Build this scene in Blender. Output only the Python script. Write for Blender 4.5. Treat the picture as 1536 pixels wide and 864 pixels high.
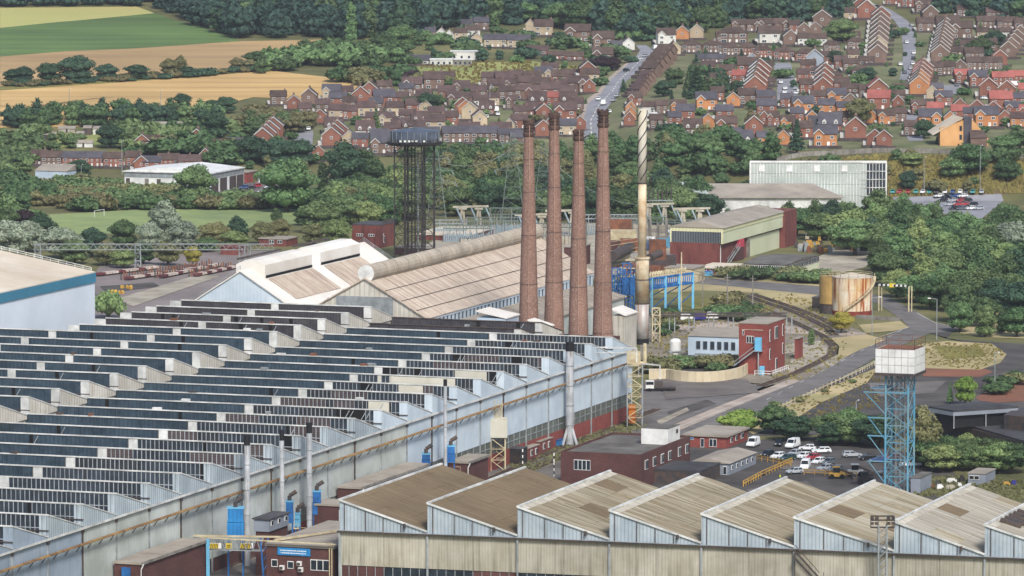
import bpy, math, random
import numpy as np
from mathutils import Vector, Matrix
R = random.Random(7)
for _o in list(bpy.data.objects):
 bpy.data.objects.remove(_o, do_unlink=True)
SC = bpy.context.scene
COL = SC.collection
# ------------------------------------------------------------------ camera
CAM_H = 165.0
FPX = 8000.0
PITCH = math.atan(782 / FPX)
cd = bpy.data.cameras.new('camera')
cd.sensor_width = 36.0
cd.lens = FPX / 1536 * 36.0
cd.clip_start = 5.0
cd.clip_end = 9000.0
cam = bpy.data.objects.new('camera', cd)
cam.location = (0, 0, CAM_H)
cam.rotation_euler = (math.pi / 2 - PITCH, 0, 0)
COL.objects.link(cam)
SC.camera = cam
# ------------------------------------------------------------------ light
SUN_EL, SUN_AZ = math.radians(44), math.radians(164)   # azimuth clockwise from +Y
world = bpy.data.worlds.new('World')
SC.world = world
world.use_nodes = True
wn_ = world.node_tree
sky = wn_.nodes.new('ShaderNodeTexSky')
sky.sky_type = 'NISHITA'
sky.sun_disc = False
sky.sun_elevation = SUN_EL
sky.sun_rotation = SUN_AZ
sky.dust_density = 2.5
sky.air_density = 1.0
wn_.links.new(sky.outputs[0], wn_.nodes['Background'].inputs[0])
wn_.nodes['Background'].inputs[1].default_value = 0.115
sl = bpy.data.lights.new('sun', 'SUN')
sl.energy = 2.7
sl.angle = math.radians(14)
sl.color = (1.0, 0.965, 0.91)
sun = bpy.data.objects.new('sun', sl)
sd = Vector((math.sin(SUN_AZ) * math.cos(SUN_EL), math.cos(SUN_AZ) * math.cos(SUN_EL), math.sin(SUN_EL)))
sun.rotation_euler = sd.to_track_quat('Z', 'Y').to_euler()
sun.location = (0, 0, 300)
COL.objects.link(sun)
SC.view_settings.view_transform = 'Standard'
SC.view_settings.look = 'None'
SC.view_settings.exposure = 0.42
SC.view_settings.gamma = 1.0
SC.cycles.max_bounces = 5
SC.cycles.diffuse_bounces = 3
SC.cycles.transparent_max_bounces = 6
SC.cycles.volume_bounces = 0
SC.cycles.use_adaptive_sampling = True
SC.cycles.adaptive_threshold = 0.02
SC.cycles.use_denoising = True
SC.cycles.denoiser = 'OPENIMAGEDENOISE'
SC.cycles.denoising_input_passes = 'RGB_ALBEDO_NORMAL'
SC.cycles.denoising_prefilter = 'NONE'
# ------------------------------------------------------------------ where things stand
ct, st = math.cos(PITCH), math.sin(PITCH)
def P(u, v, z=0.0):
 "world point at height z that is seen at (u, v)"
 x = (u - 768) / FPX; y = -(v - 432) / FPX
 dy, dz = ct + y * st, -st + y * ct
 t = (z - CAM_H) / dz
 return (x * t, dy * t, z)
def pw(t, pts):
 if t <= pts[0][0]: return pts[0][1]
 for (a, b), (c, d) in zip(pts, pts[1:]):
  if t <= c: return b + (d - b) * (t - a) / (c - a)
 return pts[-1][1]
ZR = [(2030, 0), (2070, 14), (2760, 34), (2900, 44), (3400, 110)]
ZL = [(2130, 0), (2330, 14), (2760, 34), (2900, 44), (3400, 110)]
def TZ(x, y):
 k = min(1, max(0, (x - 20) / 50.0))
 return pw(y, ZL) * (1 - k) + pw(y, ZR) * k
def G(u, v):
 "ground point seen at (u, v)"
 x = (u - 768) / FPX; yy = -(v - 432) / FPX
 dy, dz = ct + yy * st, -st + yy * ct
 lo = 800.0
 t = lo
 while t < 4200:
  if CAM_H + dz * t <= TZ(x * t, dy * t): break
  t += 12
 a, b = t - 12, t
 for _ in range(14):
  m = (a + b) / 2
  if CAM_H + dz * m <= TZ(x * m, dy * m): b = m
  else: a = m
 return (x * b, dy * b, TZ(x * b, dy * b))
def proj(p):
 z = p[2] - CAM_H
 dep = p[1] * ct - z * st; up = p[1] * st + z * ct
 return 768 + FPX * p[0] / dep, 432 - FPX * up / dep
# works grid: s runs along the long wall (away), n runs out of it (right and nearer)
A0 = (-95.968, 990.061)
WV = (0.33621, 0.94179)
NV = (0.94179, -0.33621)
WANG = math.atan2(NV[1], NV[0])
def W(s, n, z=0.0):
 return (A0[0] + s * WV[0] + n * NV[0], A0[1] + s * WV[1] + n * NV[1], z)
def SN(p):
 dx, dy = p[0] - A0[0], p[1] - A0[1]
 return dx * WV[0] + dy * WV[1], dx * NV[0] + dy * NV[1]
def s_at(n, u, z=0.0, s0=0.0):
 "s on the line n=const that is seen at column u"
 k = (u - 768) / FPX
 x0 = A0[0] + n * NV[0]; y0 = A0[1] + n * NV[1]
 c = k * (y0 * ct - (z - CAM_H) * st)
 return (c - x0) / (WV[0] - k * WV[1] * ct)
def n_at(s, u, z=0.0):
 k = (u - 768) / FPX
 x0 = A0[0] + s * WV[0]; y0 = A0[1] + s * WV[1]
 c = k * (y0 * ct - (z - CAM_H) * st)
 return (c - x0) / (NV[0] - k * NV[1] * ct)
def h_at(p, v):
 "height above z=0 over ground point p that is seen at row v"
 return _h(p, v)
def _h(p, v):
 q = -(v - 432) / FPX
 y = p[1]
 z = y * (q * ct - st) / (ct + q * st)
 return z + CAM_H
# ------------------------------------------------------------------ materials
MATS = {}
def srgb(c):
 if isinstance(c, str):
  c = [int(c[i:i + 2], 16) / 255 for i in (0, 2, 4)]
  return tuple(x / 12.92 if x <= 0.04045 else ((x + 0.055) / 1.055) ** 2.4 for x in c) + (1,)
 return tuple(c) + (1,)
def mat(name, c1, c2=None, scale=0.6, rough=0.85, stretch=(1, 1, 1), coord='pos', grime=0.25, gscale=0.06,
  metal=0.0, spec=0.3, rand=0.0, stripes=None, stain=None, bump=0.0, lo=0.35, hi=0.65, hue=0.0, detail=4):
 m = bpy.data.materials.new(name)
 m.use_nodes = True
 t = m.node_tree; N = t.nodes; L = t.links
 b = N['Principled BSDF']
 b.inputs['Roughness'].default_value = rough
 b.inputs['Metallic'].default_value = metal
 b.inputs['Specular IOR Level'].default_value = spec
 c1 = srgb(c1); c2 = srgb(c2) if c2 else tuple(x * 0.75 for x in c1[:3]) + (1,)
 if coord == 'pos':
  src = N.new('ShaderNodeNewGeometry').outputs['Position']
 elif coord == 'uv':
  src = N.new('ShaderNodeUVMap').outputs[0]
 else:
  src = N.new('ShaderNodeTexCoord').outputs['Object']
 mp = N.new('ShaderNodeMapping')
 mp.inputs['Scale'].default_value = stretch
 L.new(src, mp.inputs[0])
 n1 = N.new('ShaderNodeTexNoise'); n1.inputs['Scale'].default_value = scale; n1.inputs['Detail'].default_value = detail
 n1.inputs['Roughness'].default_value = 0.6
 L.new(mp.outputs[0], n1.inputs['Vector'])
 rm = N.new('ShaderNodeMapRange'); rm.inputs[1].default_value = lo; rm.inputs[2].default_value = hi
 L.new(n1.outputs[0], rm.inputs[0])
 mx = N.new('ShaderNodeMix'); mx.data_type = 'RGBA'
 mx.inputs[6].default_value = c1; mx.inputs[7].default_value = c2
 L.new(rm.outputs[0], mx.inputs[0])
 out = mx.outputs[2]
 def mul(colsock, valsock):
  k = N.new('ShaderNodeMix'); k.data_type = 'RGBA'; k.blend_type = 'MULTIPLY'; k.inputs[0].default_value = 1
  L.new(colsock, k.inputs[6]); L.new(valsock, k.inputs[7])
  return k.outputs[2]
 if grime > 0:
  n2 = N.new('ShaderNodeTexNoise'); n2.inputs['Scale'].default_value = gscale; n2.inputs['Detail'].default_value = 6
  L.new(src, n2.inputs['Vector'])
  r2 = N.new('ShaderNodeMapRange'); r2.inputs[1].default_value = 0.3; r2.inputs[2].default_value = 0.7
  r2.inputs[3].default_value = 1 - grime; r2.inputs[4].default_value = 1 + grime * 0.5
  L.new(n2.outputs[0], r2.inputs[0])
  out = mul(out, r2.outputs[0])
 if stain:
  col, smp, slo, shi = stain
  ms = N.new('ShaderNodeMapping'); ms.inputs['Scale'].default_value = smp
  uvn = N.new('ShaderNodeUVMap')
  L.new(uvn.outputs[0], ms.inputs[0])
  n3 = N.new('ShaderNodeTexNoise'); n3.inputs['Scale'].default_value = 1.0; n3.inputs['Detail'].default_value = 5
  L.new(ms.outputs[0], n3.inputs['Vector'])
  r3 = N.new('ShaderNodeMapRange'); r3.inputs[1].default_value = slo; r3.inputs[2].default_value = shi
  L.new(n3.outputs[0], r3.inputs[0])
  k = N.new('ShaderNodeMix'); k.data_type = 'RGBA'
  k.inputs[7].default_value = srgb(col)
  L.new(r3.outputs[0], k.inputs[0]); L.new(out, k.inputs[6])
  out = k.outputs[2]
 if stripes:
  per, depth = stripes[0], stripes[1]
  axis = stripes[2] if len(stripes) > 2 else 0
  uvn = N.new('ShaderNodeUVMap'); sx = N.new('ShaderNodeSeparateXYZ'); L.new(uvn.outputs[0], sx.inputs[0])
  mm = N.new('ShaderNodeMath'); mm.operation = 'MULTIPLY'; mm.inputs[1].default_value = 2 * math.pi / per
  L.new(sx.outputs[axis], mm.inputs[0])
  sn = N.new('ShaderNodeMath'); sn.operation = 'SINE'; L.new(mm.outputs[0], sn.inputs[0])
  r4 = N.new('ShaderNodeMapRange'); r4.inputs[1].default_value = -1; r4.inputs[2].default_value = -0.2
  r4.inputs[3].default_value = 1 - depth; r4.inputs[4].default_value = 1
  L.new(sn.outputs[0], r4.inputs[0])
  out = mul(out, r4.outputs[0])
 if rand > 0 or hue > 0:
  oi = N.new('ShaderNodeObjectInfo')
  hs = N.new('ShaderNodeHueSaturation')
  r5 = N.new('ShaderNodeMapRange'); r5.inputs[3].default_value = 1 - rand; r5.inputs[4].default_value = 1 + rand
  L.new(oi.outputs['Random'], r5.inputs[0]); L.new(r5.outputs[0], hs.inputs['Value'])
  if hue > 0:
   q = N.new('ShaderNodeMath'); q.operation = 'FRACT'
   q2 = N.new('ShaderNodeMath'); q2.operation = 'MULTIPLY'; q2.inputs[1].default_value = 7.31
   L.new(oi.outputs['Random'], q2.inputs[0]); L.new(q2.outputs[0], q.inputs[0])
   r6 = N.new('ShaderNodeMapRange'); r6.inputs[3].default_value = 0.5 - hue; r6.inputs[4].default_value = 0.5 + hue
   L.new(q.outputs[0], r6.inputs[0]); L.new(r6.outputs[0], hs.inputs['Hue'])
  L.new(out, hs.inputs['Color'])
  out = hs.outputs[0]
 L.new(out, b.inputs['Base Color'])
 if bump:
  bp = N.new('ShaderNodeBump'); bp.inputs['Strength'].default_value = bump; bp.inputs['Distance'].default_value = 0.3
  L.new(n1.outputs[0], bp.inputs['Height']); L.new(bp.outputs[0], b.inputs['Normal'])
 MATS[name] = m
 return m
def foliage(name, c1, c2, scale=0.35, rand=0.18, hue=0.02, lo=0.35, hi=0.65):
 m = mat(name, c1, c2, scale=scale, rough=0.7, grime=0.2, gscale=0.1, spec=0.15, rand=rand, hue=hue, lo=lo, hi=hi, detail=3)
 t = m.node_tree; b = t.nodes['Principled BSDF']; out = t.nodes['Material Output']
 tr = t.nodes.new('ShaderNodeBsdfTranslucent'); mix = t.nodes.new('ShaderNodeMixShader'); mix.inputs[0].default_value = 0.22
 src = b.inputs['Base Color'].links[0].from_socket
 t.links.new(src, tr.inputs[0]); t.links.new(b.outputs[0], mix.inputs[1]); t.links.new(tr.outputs[0], mix.inputs[2])
 t.links.new(mix.outputs[0], out.inputs[0])
 return m
# ------------------------------------------------------------------ mesh builder
ORG = {}
UNITBOX = [(0, 3, 2, 1), (4, 5, 6, 7), (0, 1, 5, 4), (1, 2, 6, 5), (2, 3, 7, 6), (3, 0, 4, 7)]
class MB:
 def __init__(self): self.v = []; self.f = []; self.m = []
 def poly(self, pts, mi=0):
  b = len(self.v); self.v += [tuple(p) for p in pts]; self.f.append(tuple(range(b, b + len(pts)))); self.m.append(mi)
 def hexa(self, p8, mi=0):
  b = len(self.v); self.v += [tuple(p) for p in p8]
  for q in UNITBOX: self.f.append(tuple(b + i for i in q)); self.m.append(mi)
 def box(self, x0, x1, y0, y1, z0, z1, mi=0):
  self.hexa([(x0, y0, z0), (x1, y0, z0), (x1, y1, z0), (x0, y1, z0), (x0, y0, z1), (x1, y0, z1), (x1, y1, z1), (x0, y1, z1)], mi)
 def wbox(self, s0, s1, n0, n1, z0, z1, mi=0):
  "box on the works grid"
  c = [(s0, n0), (s0, n1), (s1, n1), (s1, n0)]
  self.hexa([W(s, n, z0) for s, n in c] + [W(s, n, z1) for s, n in c], mi)
 def prism(self, base, z0, z1, mi=0):
  n = len(base); b = len(self.v)
  self.v += [(p[0], p[1], z0) for p in base] + [(p[0], p[1], z1) for p in base]
  self.f.append(tuple(b + n - 1 - i for i in range(n))); self.f.append(tuple(b + n + i for i in range(n)))
  self.m += [mi, mi]
  for i in range(n):
   j = (i + 1) % n
   self.f.append((b + i, b + j, b + n + j, b + n + i)); self.m.append(mi)
 def extr(self, pts, d, mi=0):
  "polygon extruded by vector d"
  n = len(pts); b = len(self.v)
  self.v += [tuple(p) for p in pts] + [tuple(p[i] + d[i] for i in range(3)) for p in pts]
  self.f.append(tuple(b + n - 1 - i for i in range(n))); self.f.append(tuple(b + n + i for i in range(n)))
  self.m += [mi, mi]
  for i in range(n):
   j = (i + 1) % n
   self.f.append((b + i, b + j, b + n + j, b + n + i)); self.m.append(mi)
 def beam(self, p, q, w=0.2, h=None, mi=0):
  h = w if h is None else h
  p = Vector(p); q = Vector(q); d = q - p
  if d.length < 1e-6: return
  d.normalize()
  up = Vector((0, 0, 1)) if abs(d.z) < 0.9 else Vector((1, 0, 0))
  a = d.cross(up).normalized() * w / 2
  c = a.normalized().cross(d) * h / 2
  self.hexa([p - a - c, p + a - c, q + a - c, q - a - c, p - a + c, p + a + c, q + a + c, q - a + c], mi)
 def tube(self, p, q, r0, r1=None, n=10, mi=0, caps=True):
  r1 = r0 if r1 is None else r1
  p = Vector(p); q = Vector(q); d = (q - p).normalized()
  up = Vector((0, 0, 1)) if abs(d.z) < 0.9 else Vector((1, 0, 0))
  a = d.cross(up).normalized(); c = a.cross(d)
  b = len(self.v)
  for o, r in ((p, r0), (q, r1)):
   for i in range(n):
    t = 2 * math.pi * i / n
    self.v.append(tuple(o + a * math.cos(t) * r + c * math.sin(t) * r))
  for i in range(n):
   j = (i + 1) % n
   self.f.append((b + i, b + n + i, b + n + j, b + j)); self.m.append(mi)
  if caps:
   self.f.append(tuple(b + i for i in range(n))); self.f.append(tuple(b + 2 * n - 1 - i for i in range(n))); self.m += [mi, mi]
 def lathe(self, c, prof, n=24, mi=0, cap=True):
  "prof: list of (r, z)"
  b = len(self.v)
  for r, z in prof:
   for i in range(n):
    t = 2 * math.pi * i / n
    self.v.append((c[0] + math.cos(t) * r, c[1] + math.sin(t) * r, c[2] + z))
  for k in range(len(prof) - 1):
   for i in range(n):
    j = (i + 1) % n
    self.f.append((b + k * n + i, b + k * n + j, b + (k + 1) * n + j, b + (k + 1) * n + i)); self.m.append(mi)
  if cap:
   k = len(prof) - 1
   self.f.append(tuple(b + k * n + i for i in range(n))); self.m.append(mi)
   self.f.append(tuple(b + n - 1 - i for i in range(n))); self.m.append(mi)
 def mesh(self, name, mats, org=(0, 0, 0), smooth=False):
  me = bpy.data.meshes.new(name)
  V = np.array(self.v, dtype=float).reshape(-1, 3) - np.array(org, dtype=float)
  me.from_pydata(V.tolist(), [], self.f)
  if not isinstance(mats, (list, tuple)): mats = [mats]
  for m in mats: me.materials.append(MATS[m] if isinstance(m, str) else m)
  if len(mats) > 1: me.polygons.foreach_set('material_index', self.m)
  set_uv(me, org)
  if smooth: me.polygons.foreach_set('use_smooth', [True] * len(me.polygons))
  me.update()
  return me
 def build(self, name, mats, parent=None, org=None, smooth=False):
  if parent is not None:
   o_ = ORG.get(parent.name, (0, 0, 0))
  elif org is not None: o_ = org
  else:
   a = np.array(self.v); o_ = (float(a[:, 0].mean()), float(a[:, 1].mean()), float(a[:, 2].min()))
  me = self.mesh(name, mats, o_, smooth)
  o = bpy.data.objects.new(name, me); COL.objects.link(o)
  if parent is not None: o.parent = parent
  else: o.location = o_
  ORG[o.name] = o_
  return o
def set_uv(me, org):
 nl = len(me.loops)
 if not nl: return
 uv = me.uv_layers.new(name='UVMap')
 co = np.empty(len(me.vertices) * 3); me.vertices.foreach_get('co', co); co = co.reshape(-1, 3) + np.array(org)
 vi = np.empty(nl, dtype=int); me.loops.foreach_get('vertex_index', vi)
 np_ = len(me.polygons)
 nr = np.empty(np_ * 3); me.polygons.foreach_get('normal', nr); nr = nr.reshape(-1, 3)
 lt = np.empty(np_, dtype=int); me.polygons.foreach_get('loop_total', lt)
 h = np.stack([-nr[:, 1], nr[:, 0], np.zeros(np_)], 1)
 ln = np.linalg.norm(h, axis=1); flat = ln < 0.02
 h[flat] = (1, 0, 0); ln[flat] = 1; h /= ln[:, None]
 s = np.cross(nr, h)
 hl = np.repeat(h, lt, 0); sl_ = np.repeat(s, lt, 0); c = co[vi]
 out = np.stack([(c * hl).sum(1), (c * sl_).sum(1)], 1).ravel()
 uv.data.foreach_set('uv', out)
def tag(o, label=None, cat=None, group=None, kind=None):
 if label: o['label'] = label
 if cat: o['category'] = cat
 if group: o['group'] = group
 if kind: o['kind'] = kind
 return o
def thing(name, label, cat, loc, group=None, rz=0.0):
 o = bpy.data.objects.new(name, None); COL.objects.link(o)
 o.location = loc; o.rotation_euler = (0, 0, rz); o.empty_display_size = 1
 ORG[o.name] = tuple(loc)
 return tag(o, label, cat, group)
KIDS = {}
def copy_tree(root, loc, rz=0.0, label=None, group=None, scale=None, swap=None, cat=None, tilt=None):
 if root.name not in KIDS:
  KIDS[root.name] = [(c, list(c.children)) for c in root.children]
 r = root.copy(); COL.objects.link(r); r.location = loc
 r.rotation_euler = (tilt[0], tilt[1], rz) if tilt else (0, 0, rz)
 if scale is not None: r.scale = scale if hasattr(scale, '__len__') else (scale,) * 3
 if label: r['label'] = label
 if group: r['group'] = group
 if cat: r['category'] = cat
 def sw(o):
  if swap:
   for sl_ in o.material_slots:
    if sl_.material and sl_.material.name in swap:
     mm = MATS[swap[sl_.material.name]]
     sl_.link = 'OBJECT'; sl_.material = mm
 sw(r)
 for c, gc in KIDS[root.name]:
  d = c.copy(); COL.objects.link(d); d.parent = r; sw(d)
  for g in gc:
   e = g.copy(); COL.objects.link(e); e.parent = d; sw(e)
 return r
def drop_tree(root):
 for c in list(root.children):
  for g in list(c.children): bpy.data.objects.remove(g, do_unlink=True)
  bpy.data.objects.remove(c, do_unlink=True)
 bpy.data.objects.remove(root, do_unlink=True)
ORD = ['first', 'second', 'third', 'fourth', 'fifth', 'sixth', 'seventh', 'eighth', 'ninth', 'tenth', 'eleventh', 'twelfth', 'thirteenth',
    'fourteenth', 'fifteenth', 'sixteenth', 'seventeenth', 'eighteenth', 'nineteenth', 'twentieth']
def lerp(a, b, t): return tuple(a[i] + (b[i] - a[i]) * t for i in range(len(a)))
def add3(a, b): return (a[0] + b[0], a[1] + b[1], a[2] + b[2])
# palette
mat('steel_dark', '3a3c40', '5a4a40', scale=0.8, rough=.6)
mat('steel_black', '24262a', '3a3430', scale=0.5, rough=.6)
mat('steel_galv', '9aa0a2', '7c8284', scale=0.5, rough=.5)
mat('steel_blue', '2b6fb0', '1f4f86', scale=0.4, rough=.55)
mat('steel_cyan', '4b93b2', '76929a', scale=0.35, rough=.6)
mat('steel_yellow', 'c9a347', 'a87f3a', scale=0.6, rough=.6)
mat('steel_cream', 'c9c0a0', 'a8987a', scale=0.5, rough=.7)
mat('orange_paint', 'd07a28', 'a85c20', scale=0.8, rough=.6)
mat('white_paint', 'e2e3e1', 'c8c9c6', scale=0.3, rough=.6, grime=.12)
mat('white_trim', 'dedfdc', 'aeb0ad', scale=0.25, rough=.6, grime=.15)
mat('blue_white', 'b9c9d6', 'a8b8c6', scale=0.15, rough=.6, grime=.15)
mat('black', '141518', '202022', scale=1, rough=.7)
mat('dark_hole', '0c0d10', '18150f', scale=.4, rough=.9)
mat('concrete', '8f8b84', '6f6b64', scale=0.4, rough=.9, bump=.2)
mat('concrete_pale', 'b8b2a4', '98917f', scale=0.3, rough=.9)
mat('glass_dark', '1c232b', '2e3a44', scale=0.7, rough=.25, spec=.5, grime=.2, gscale=.3)
mat('brick_red', '7f4a43', '6b3e3a', scale=1.2, rough=.9, stretch=(1, 1, 3), grime=.25, gscale=.15, stain=('4a2a28', (.6, .12, 1), .5, .8))
mat('brick_bright', '8f4c44', '7a403a', scale=1.2, rough=.9, stretch=(1, 1, 3), grime=.25, gscale=.15)
mat('brick_dark', '60403c', '503634', scale=1.2, rough=.9, stretch=(1, 1, 3), grime=.25, gscale=.15)
mat('felt_roof', '6f6c68', '58554f', scale=0.25, rough=.95, grime=.3, gscale=.12)
mat('asphalt_roof', '4d4d50', '3c3c40', scale=0.2, rough=.95, grime=.3)
mat('roof_pale', 'a49c90', '8b8379', scale=0.2, rough=.95, grime=.2, gscale=.1)
mat('rust_red', '8a5a42', '664536', scale=.6, rough=.9, grime=.3)
mat('tyre', '121214', '1a1a1c', scale=3, rough=.9)
# ================================================================== ground
mat('ground_scrub', '75704a', '555a34', scale=0.05, rough=1, grime=.35, gscale=.012, bump=.3, detail=8)
mat('asphalt', '757270', '605d5b', scale=0.18, rough=.95, grime=.2, gscale=.03, detail=8)
mat('asphalt_yard', '79736f', '5a5552', scale=0.08, rough=.95, grime=.3, gscale=.02, detail=8)
mat('asphalt_dark', '5a5653', '413e3c', scale=0.1, rough=.95, grime=.35, gscale=.03, detail=8)
mat('road_far', '8f9096', '7c7d83', scale=0.1, rough=.9, grime=.1)
mat('yard_pink', '8d8380', '6f6765', scale=0.03, rough=.95, stretch=(1, .5, 1), grime=.3, gscale=.02, detail=8)
mat('dry_grass', 'b3a27c', '918a60', scale=0.06, rough=1, grime=.25, gscale=.02, bump=.4, detail=8)
mat('verge', '8a8048', '6a6c38', scale=0.08, rough=1, grime=.3, gscale=.03, bump=.4, detail=8)
mat('lawn', '8c9a62', '76875a', scale=0.06, rough=1, grime=.15, gscale=.01)
mat('pasture', '8a9556', 'a39c60', scale=0.02, rough=1, grime=.25, gscale=.02, detail=8)
mat('wheat', 'cbab73', 'b2925f', scale=0.05, rough=1, stretch=(.12, 1.2, 1), grime=.22, gscale=.01, detail=8, stripes=(20, .13, 1))
mat('wheat_up', 'b89a6c', '99805c', scale=0.05, rough=1, stretch=(.1, 1.2, 1), grime=.22, gscale=.01, detail=8)
mat('barley', 'a5a564', 'b0a66c', scale=0.015, rough=1, stretch=(.3, 1, 1), grime=.12, gscale=.005)
mat('maize', '617c42', '51693a', scale=0.06, rough=1, stretch=(.15, 1.4, 1), grime=.28, gscale=.012, bump=.5, detail=8)
mat('bank_brown', '7a6248', '5f5a38', scale=0.05, rough=1, grime=.3, gscale=.03, bump=.5)
mat('red_dirt', '8a5a44', '74503f', scale=0.1, rough=1, grime=.25, gscale=.05)
mat('gravel', 'ada596', '8d8678', scale=0.15, rough=1, grime=.25, gscale=.05, bump=.3)
mat('concrete_road', 'b3a69a', '9a8d82', scale=0.2, rough=.95, grime=.2, gscale=.06)
mat('line_white', 'd8d8d4', 'b8b8b4', scale=.8, rough=.8)
mat('rail_rust', '5a4a40', '6f5a48', scale=.5, rough=.8)
mat('ballast', '8f877a', '6f685a', scale=0.3, rough=1, grime=.2)
mat('garden', '5f6a40', '78765a', scale=0.06, rough=1, grime=.35, gscale=.03, detail=8)
def sheet_terrain():
 xs = [-3000, -1200, -700] + list(range(-560, 20, 40)) + list(range(20, 71, 10)) + list(range(110, 560, 40)) + [700, 1200, 3000]
 ys = [-1500, 0, 800, 1400, 1900, 2030, 2050, 2070, 2130, 2230, 2330, 2430, 2530, 2630, 2760, 2830, 2900, 3100, 3400, 5000]
 m = MB(); m.v = [(x, y, TZ(x, y) - 0.02) for y in ys for x in xs]
 nx = len(xs)
 for j in range(len(ys) - 1):
  for i in range(nx - 1):
   a = j * nx + i; m.f.append((a, a + 1, a + 1 + nx, a + nx)); m.m.append(0)
 tag(m.build('ground', 'ground_scrub', org=(0, 0, 0)), 'scrubby green and brown ground of the valley and hillside', None, None, 'structure')
sheet_terrain()
BREAK_Y = [2030, 2050, 2070, 2100, 2130, 2180, 2230, 2280, 2330, 2380, 2430, 2480, 2530, 2580, 2630, 2690, 2760, 2800, 2830, 2870, 2900, 2950, 3000, 3100]
def clip(poly, axis, val, keep_less):
 out = []
 n = len(poly)
 for i in range(n):
  a, b = poly[i], poly[(i + 1) % n]
  ia = (a[axis] <= val) == keep_less or a[axis] == val
  ib = (b[axis] <= val) == keep_less or b[axis] == val
  if ia: out.append(a)
  if ia != ib:
   t = (val - a[axis]) / (b[axis] - a[axis])
   q = [a[0] + (b[0] - a[0]) * t, a[1] + (b[1] - a[1]) * t]; q[axis] = val
   out.append(tuple(q))
 return out
from mathutils.geometry import tessellate_polygon
def drape(name, pts, material, dz=0.05, label=None, kind='structure', px=True, **k):
 "ground sheet following the land; pts are outline corners"
 w = [G(*p)[:2] if px else p[:2] for p in pts]
 tris = tessellate_polygon([[Vector((p[0], p[1], 0)) for p in w]])
 m = MB()
 for tr in tris:
  tri = [w[i] for i in tr]
  parts = [tri]
  for yb in BREAK_Y:
   np2 = []
   for q in parts:
    ysq = [p[1] for p in q]
    if min(ysq) < yb < max(ysq):
     np2 += [clip(q, 1, yb, True), clip(q, 1, yb, False)]
    else: np2.append(q)
   parts = np2
  if any(p[1] > 2030 for p in tri):
   for xb in (20, 30, 40, 50, 60, 70):
    np2 = []
    for q in parts:
     xsq = [p[0] for p in q]
     if min(xsq) < xb < max(xsq): np2 += [clip(q, 0, xb, True), clip(q, 0, xb, False)]
     else: np2.append(q)
    parts = np2
  for q in parts:
   if len(q) < 3: continue
   ar = sum(q[i][0] * q[(i + 1) % len(q)][1] - q[(i + 1) % len(q)][0] * q[i][1] for i in range(len(q)))
   if abs(ar) < 1e-4: continue
   if ar < 0: q = q[::-1]
   m.poly([(p[0], p[1], TZ(p[0], p[1]) + dz) for p in q])
 return tag(m.build(name, material, org=(0, 0, 0)), label, None, None, kind)
# farmland on the left hillside
drape('field', [(0, 12), (120, 11), (205, 10), (232, 20), (180, 25), (90, 33), (0, 42)], 'barley', .10, 'pale yellow green field under the dark wood')
drape('field', [(0, 42), (90, 33), (180, 25), (232, 20), (300, 40), (362, 62), (200, 73), (100, 77), (0, 85)], 'maize', .12, 'dark green maize field on the hillside')
drape('field', [(0, 85), (100, 77), (200, 73), (362, 62), (495, 59), (500, 68), (470, 82), (405, 103), (300, 112), (120, 124), (0, 132)], 'wheat_up', .08, 'tan stubble field below the green maize')
drape('field', [(0, 134), (120, 127), (300, 115), (405, 106), (500, 117), (565, 132), (548, 142), (470, 150), (380, 146), (300, 165), (120, 190), (0, 192)], 'wheat', .10, 'golden wheat field above the allotments')
drape('field_track', [(0, 130), (150, 121), (300, 111), (408, 100), (412, 104), (300, 115), (150, 126), (0, 136)], 'verge', .18, 'grassy headland strip between the two tan fields')
drape('field_track', [(0, 171), (60, 158), (140, 148), (175, 146), (120, 151), (60, 163), (0, 176)], 'bank_brown', .18, 'brown rough strip across the wheat field')
drape('pasture', [(545, 105), (640, 96), (800, 92), (880, 100), (800, 114), (720, 128), (640, 124), (560, 120)], 'pasture', .12, 'rough pasture beside the white club house')
drape('playing_field', [(70, 322), (240, 313), (500, 313), (492, 334), (330, 345), (200, 350), (85, 352)], 'lawn', .05, 'mown green playing field with a white goal')
drape('meadow', [(0, 290), (90, 283), (80, 296), (0, 305)], 'lawn', .05, 'small strip of mown grass at the left edge')
drape('allotment_ground', [(55, 205), (180, 192), (300, 195), (300, 212), (200, 220), (60, 222)], 'pasture', .1, 'grassy allotment ground among the sheds')
drape('garden_ground', [(380, 175), (470, 150), (620, 132), (760, 120), (880, 108), (950, 100), (1000, 80), (1100, 60), (1290, 40), (1536, 30), (1536, 222), (1180, 226), (960, 228), (760, 222), (600, 232), (470, 246), (385, 236)], 'garden', .05, 'gardens and verges between the houses')
drape('bank', [(1168, 246), (1330, 232), (1536, 240), (1536, 290), (1340, 296), (1180, 262)], 'bank_brown', .12, 'brown overgrown bank below the housing estate')
# roads in the distance
drape('road', [(878, 224), (875, 182), (882, 156), (902, 140), (914, 122), (934, 104), (954, 86), (960, 76), (953, 68), (968, 68), (981, 76), (976, 86), (960, 104), (940, 122), (929, 140), (916, 156), (898, 182), (899, 224)], 'road_far', .22, 'grey main road climbing between the houses')
drape('road', [(1349, 121), (1353, 100), (1355, 78), (1352, 47), (1341, 31), (1320, 15), (1322, 9), (1336, 15), (1361, 31), (1373, 47), (1374, 78), (1368, 100), (1366, 121)], 'road_far', .22, 'grey road climbing to the hilltop estate')
drape('road', [(1160, 95), (1165, 117), (1166, 151), (1199, 151), (1191, 117), (1186, 95)], 'road_far', .22, 'short grey cul de sac in the brick estate')
drape('road', [(1347, 172), (1382, 172), (1385, 212), (1363, 212)], 'road_far', .22, 'short estate road above the brown bank')
drape('road', [(437, 199), (470, 197), (467, 240), (452, 240)], 'road_far', .22, 'estate road beside the stepped brick terrace')
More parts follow.
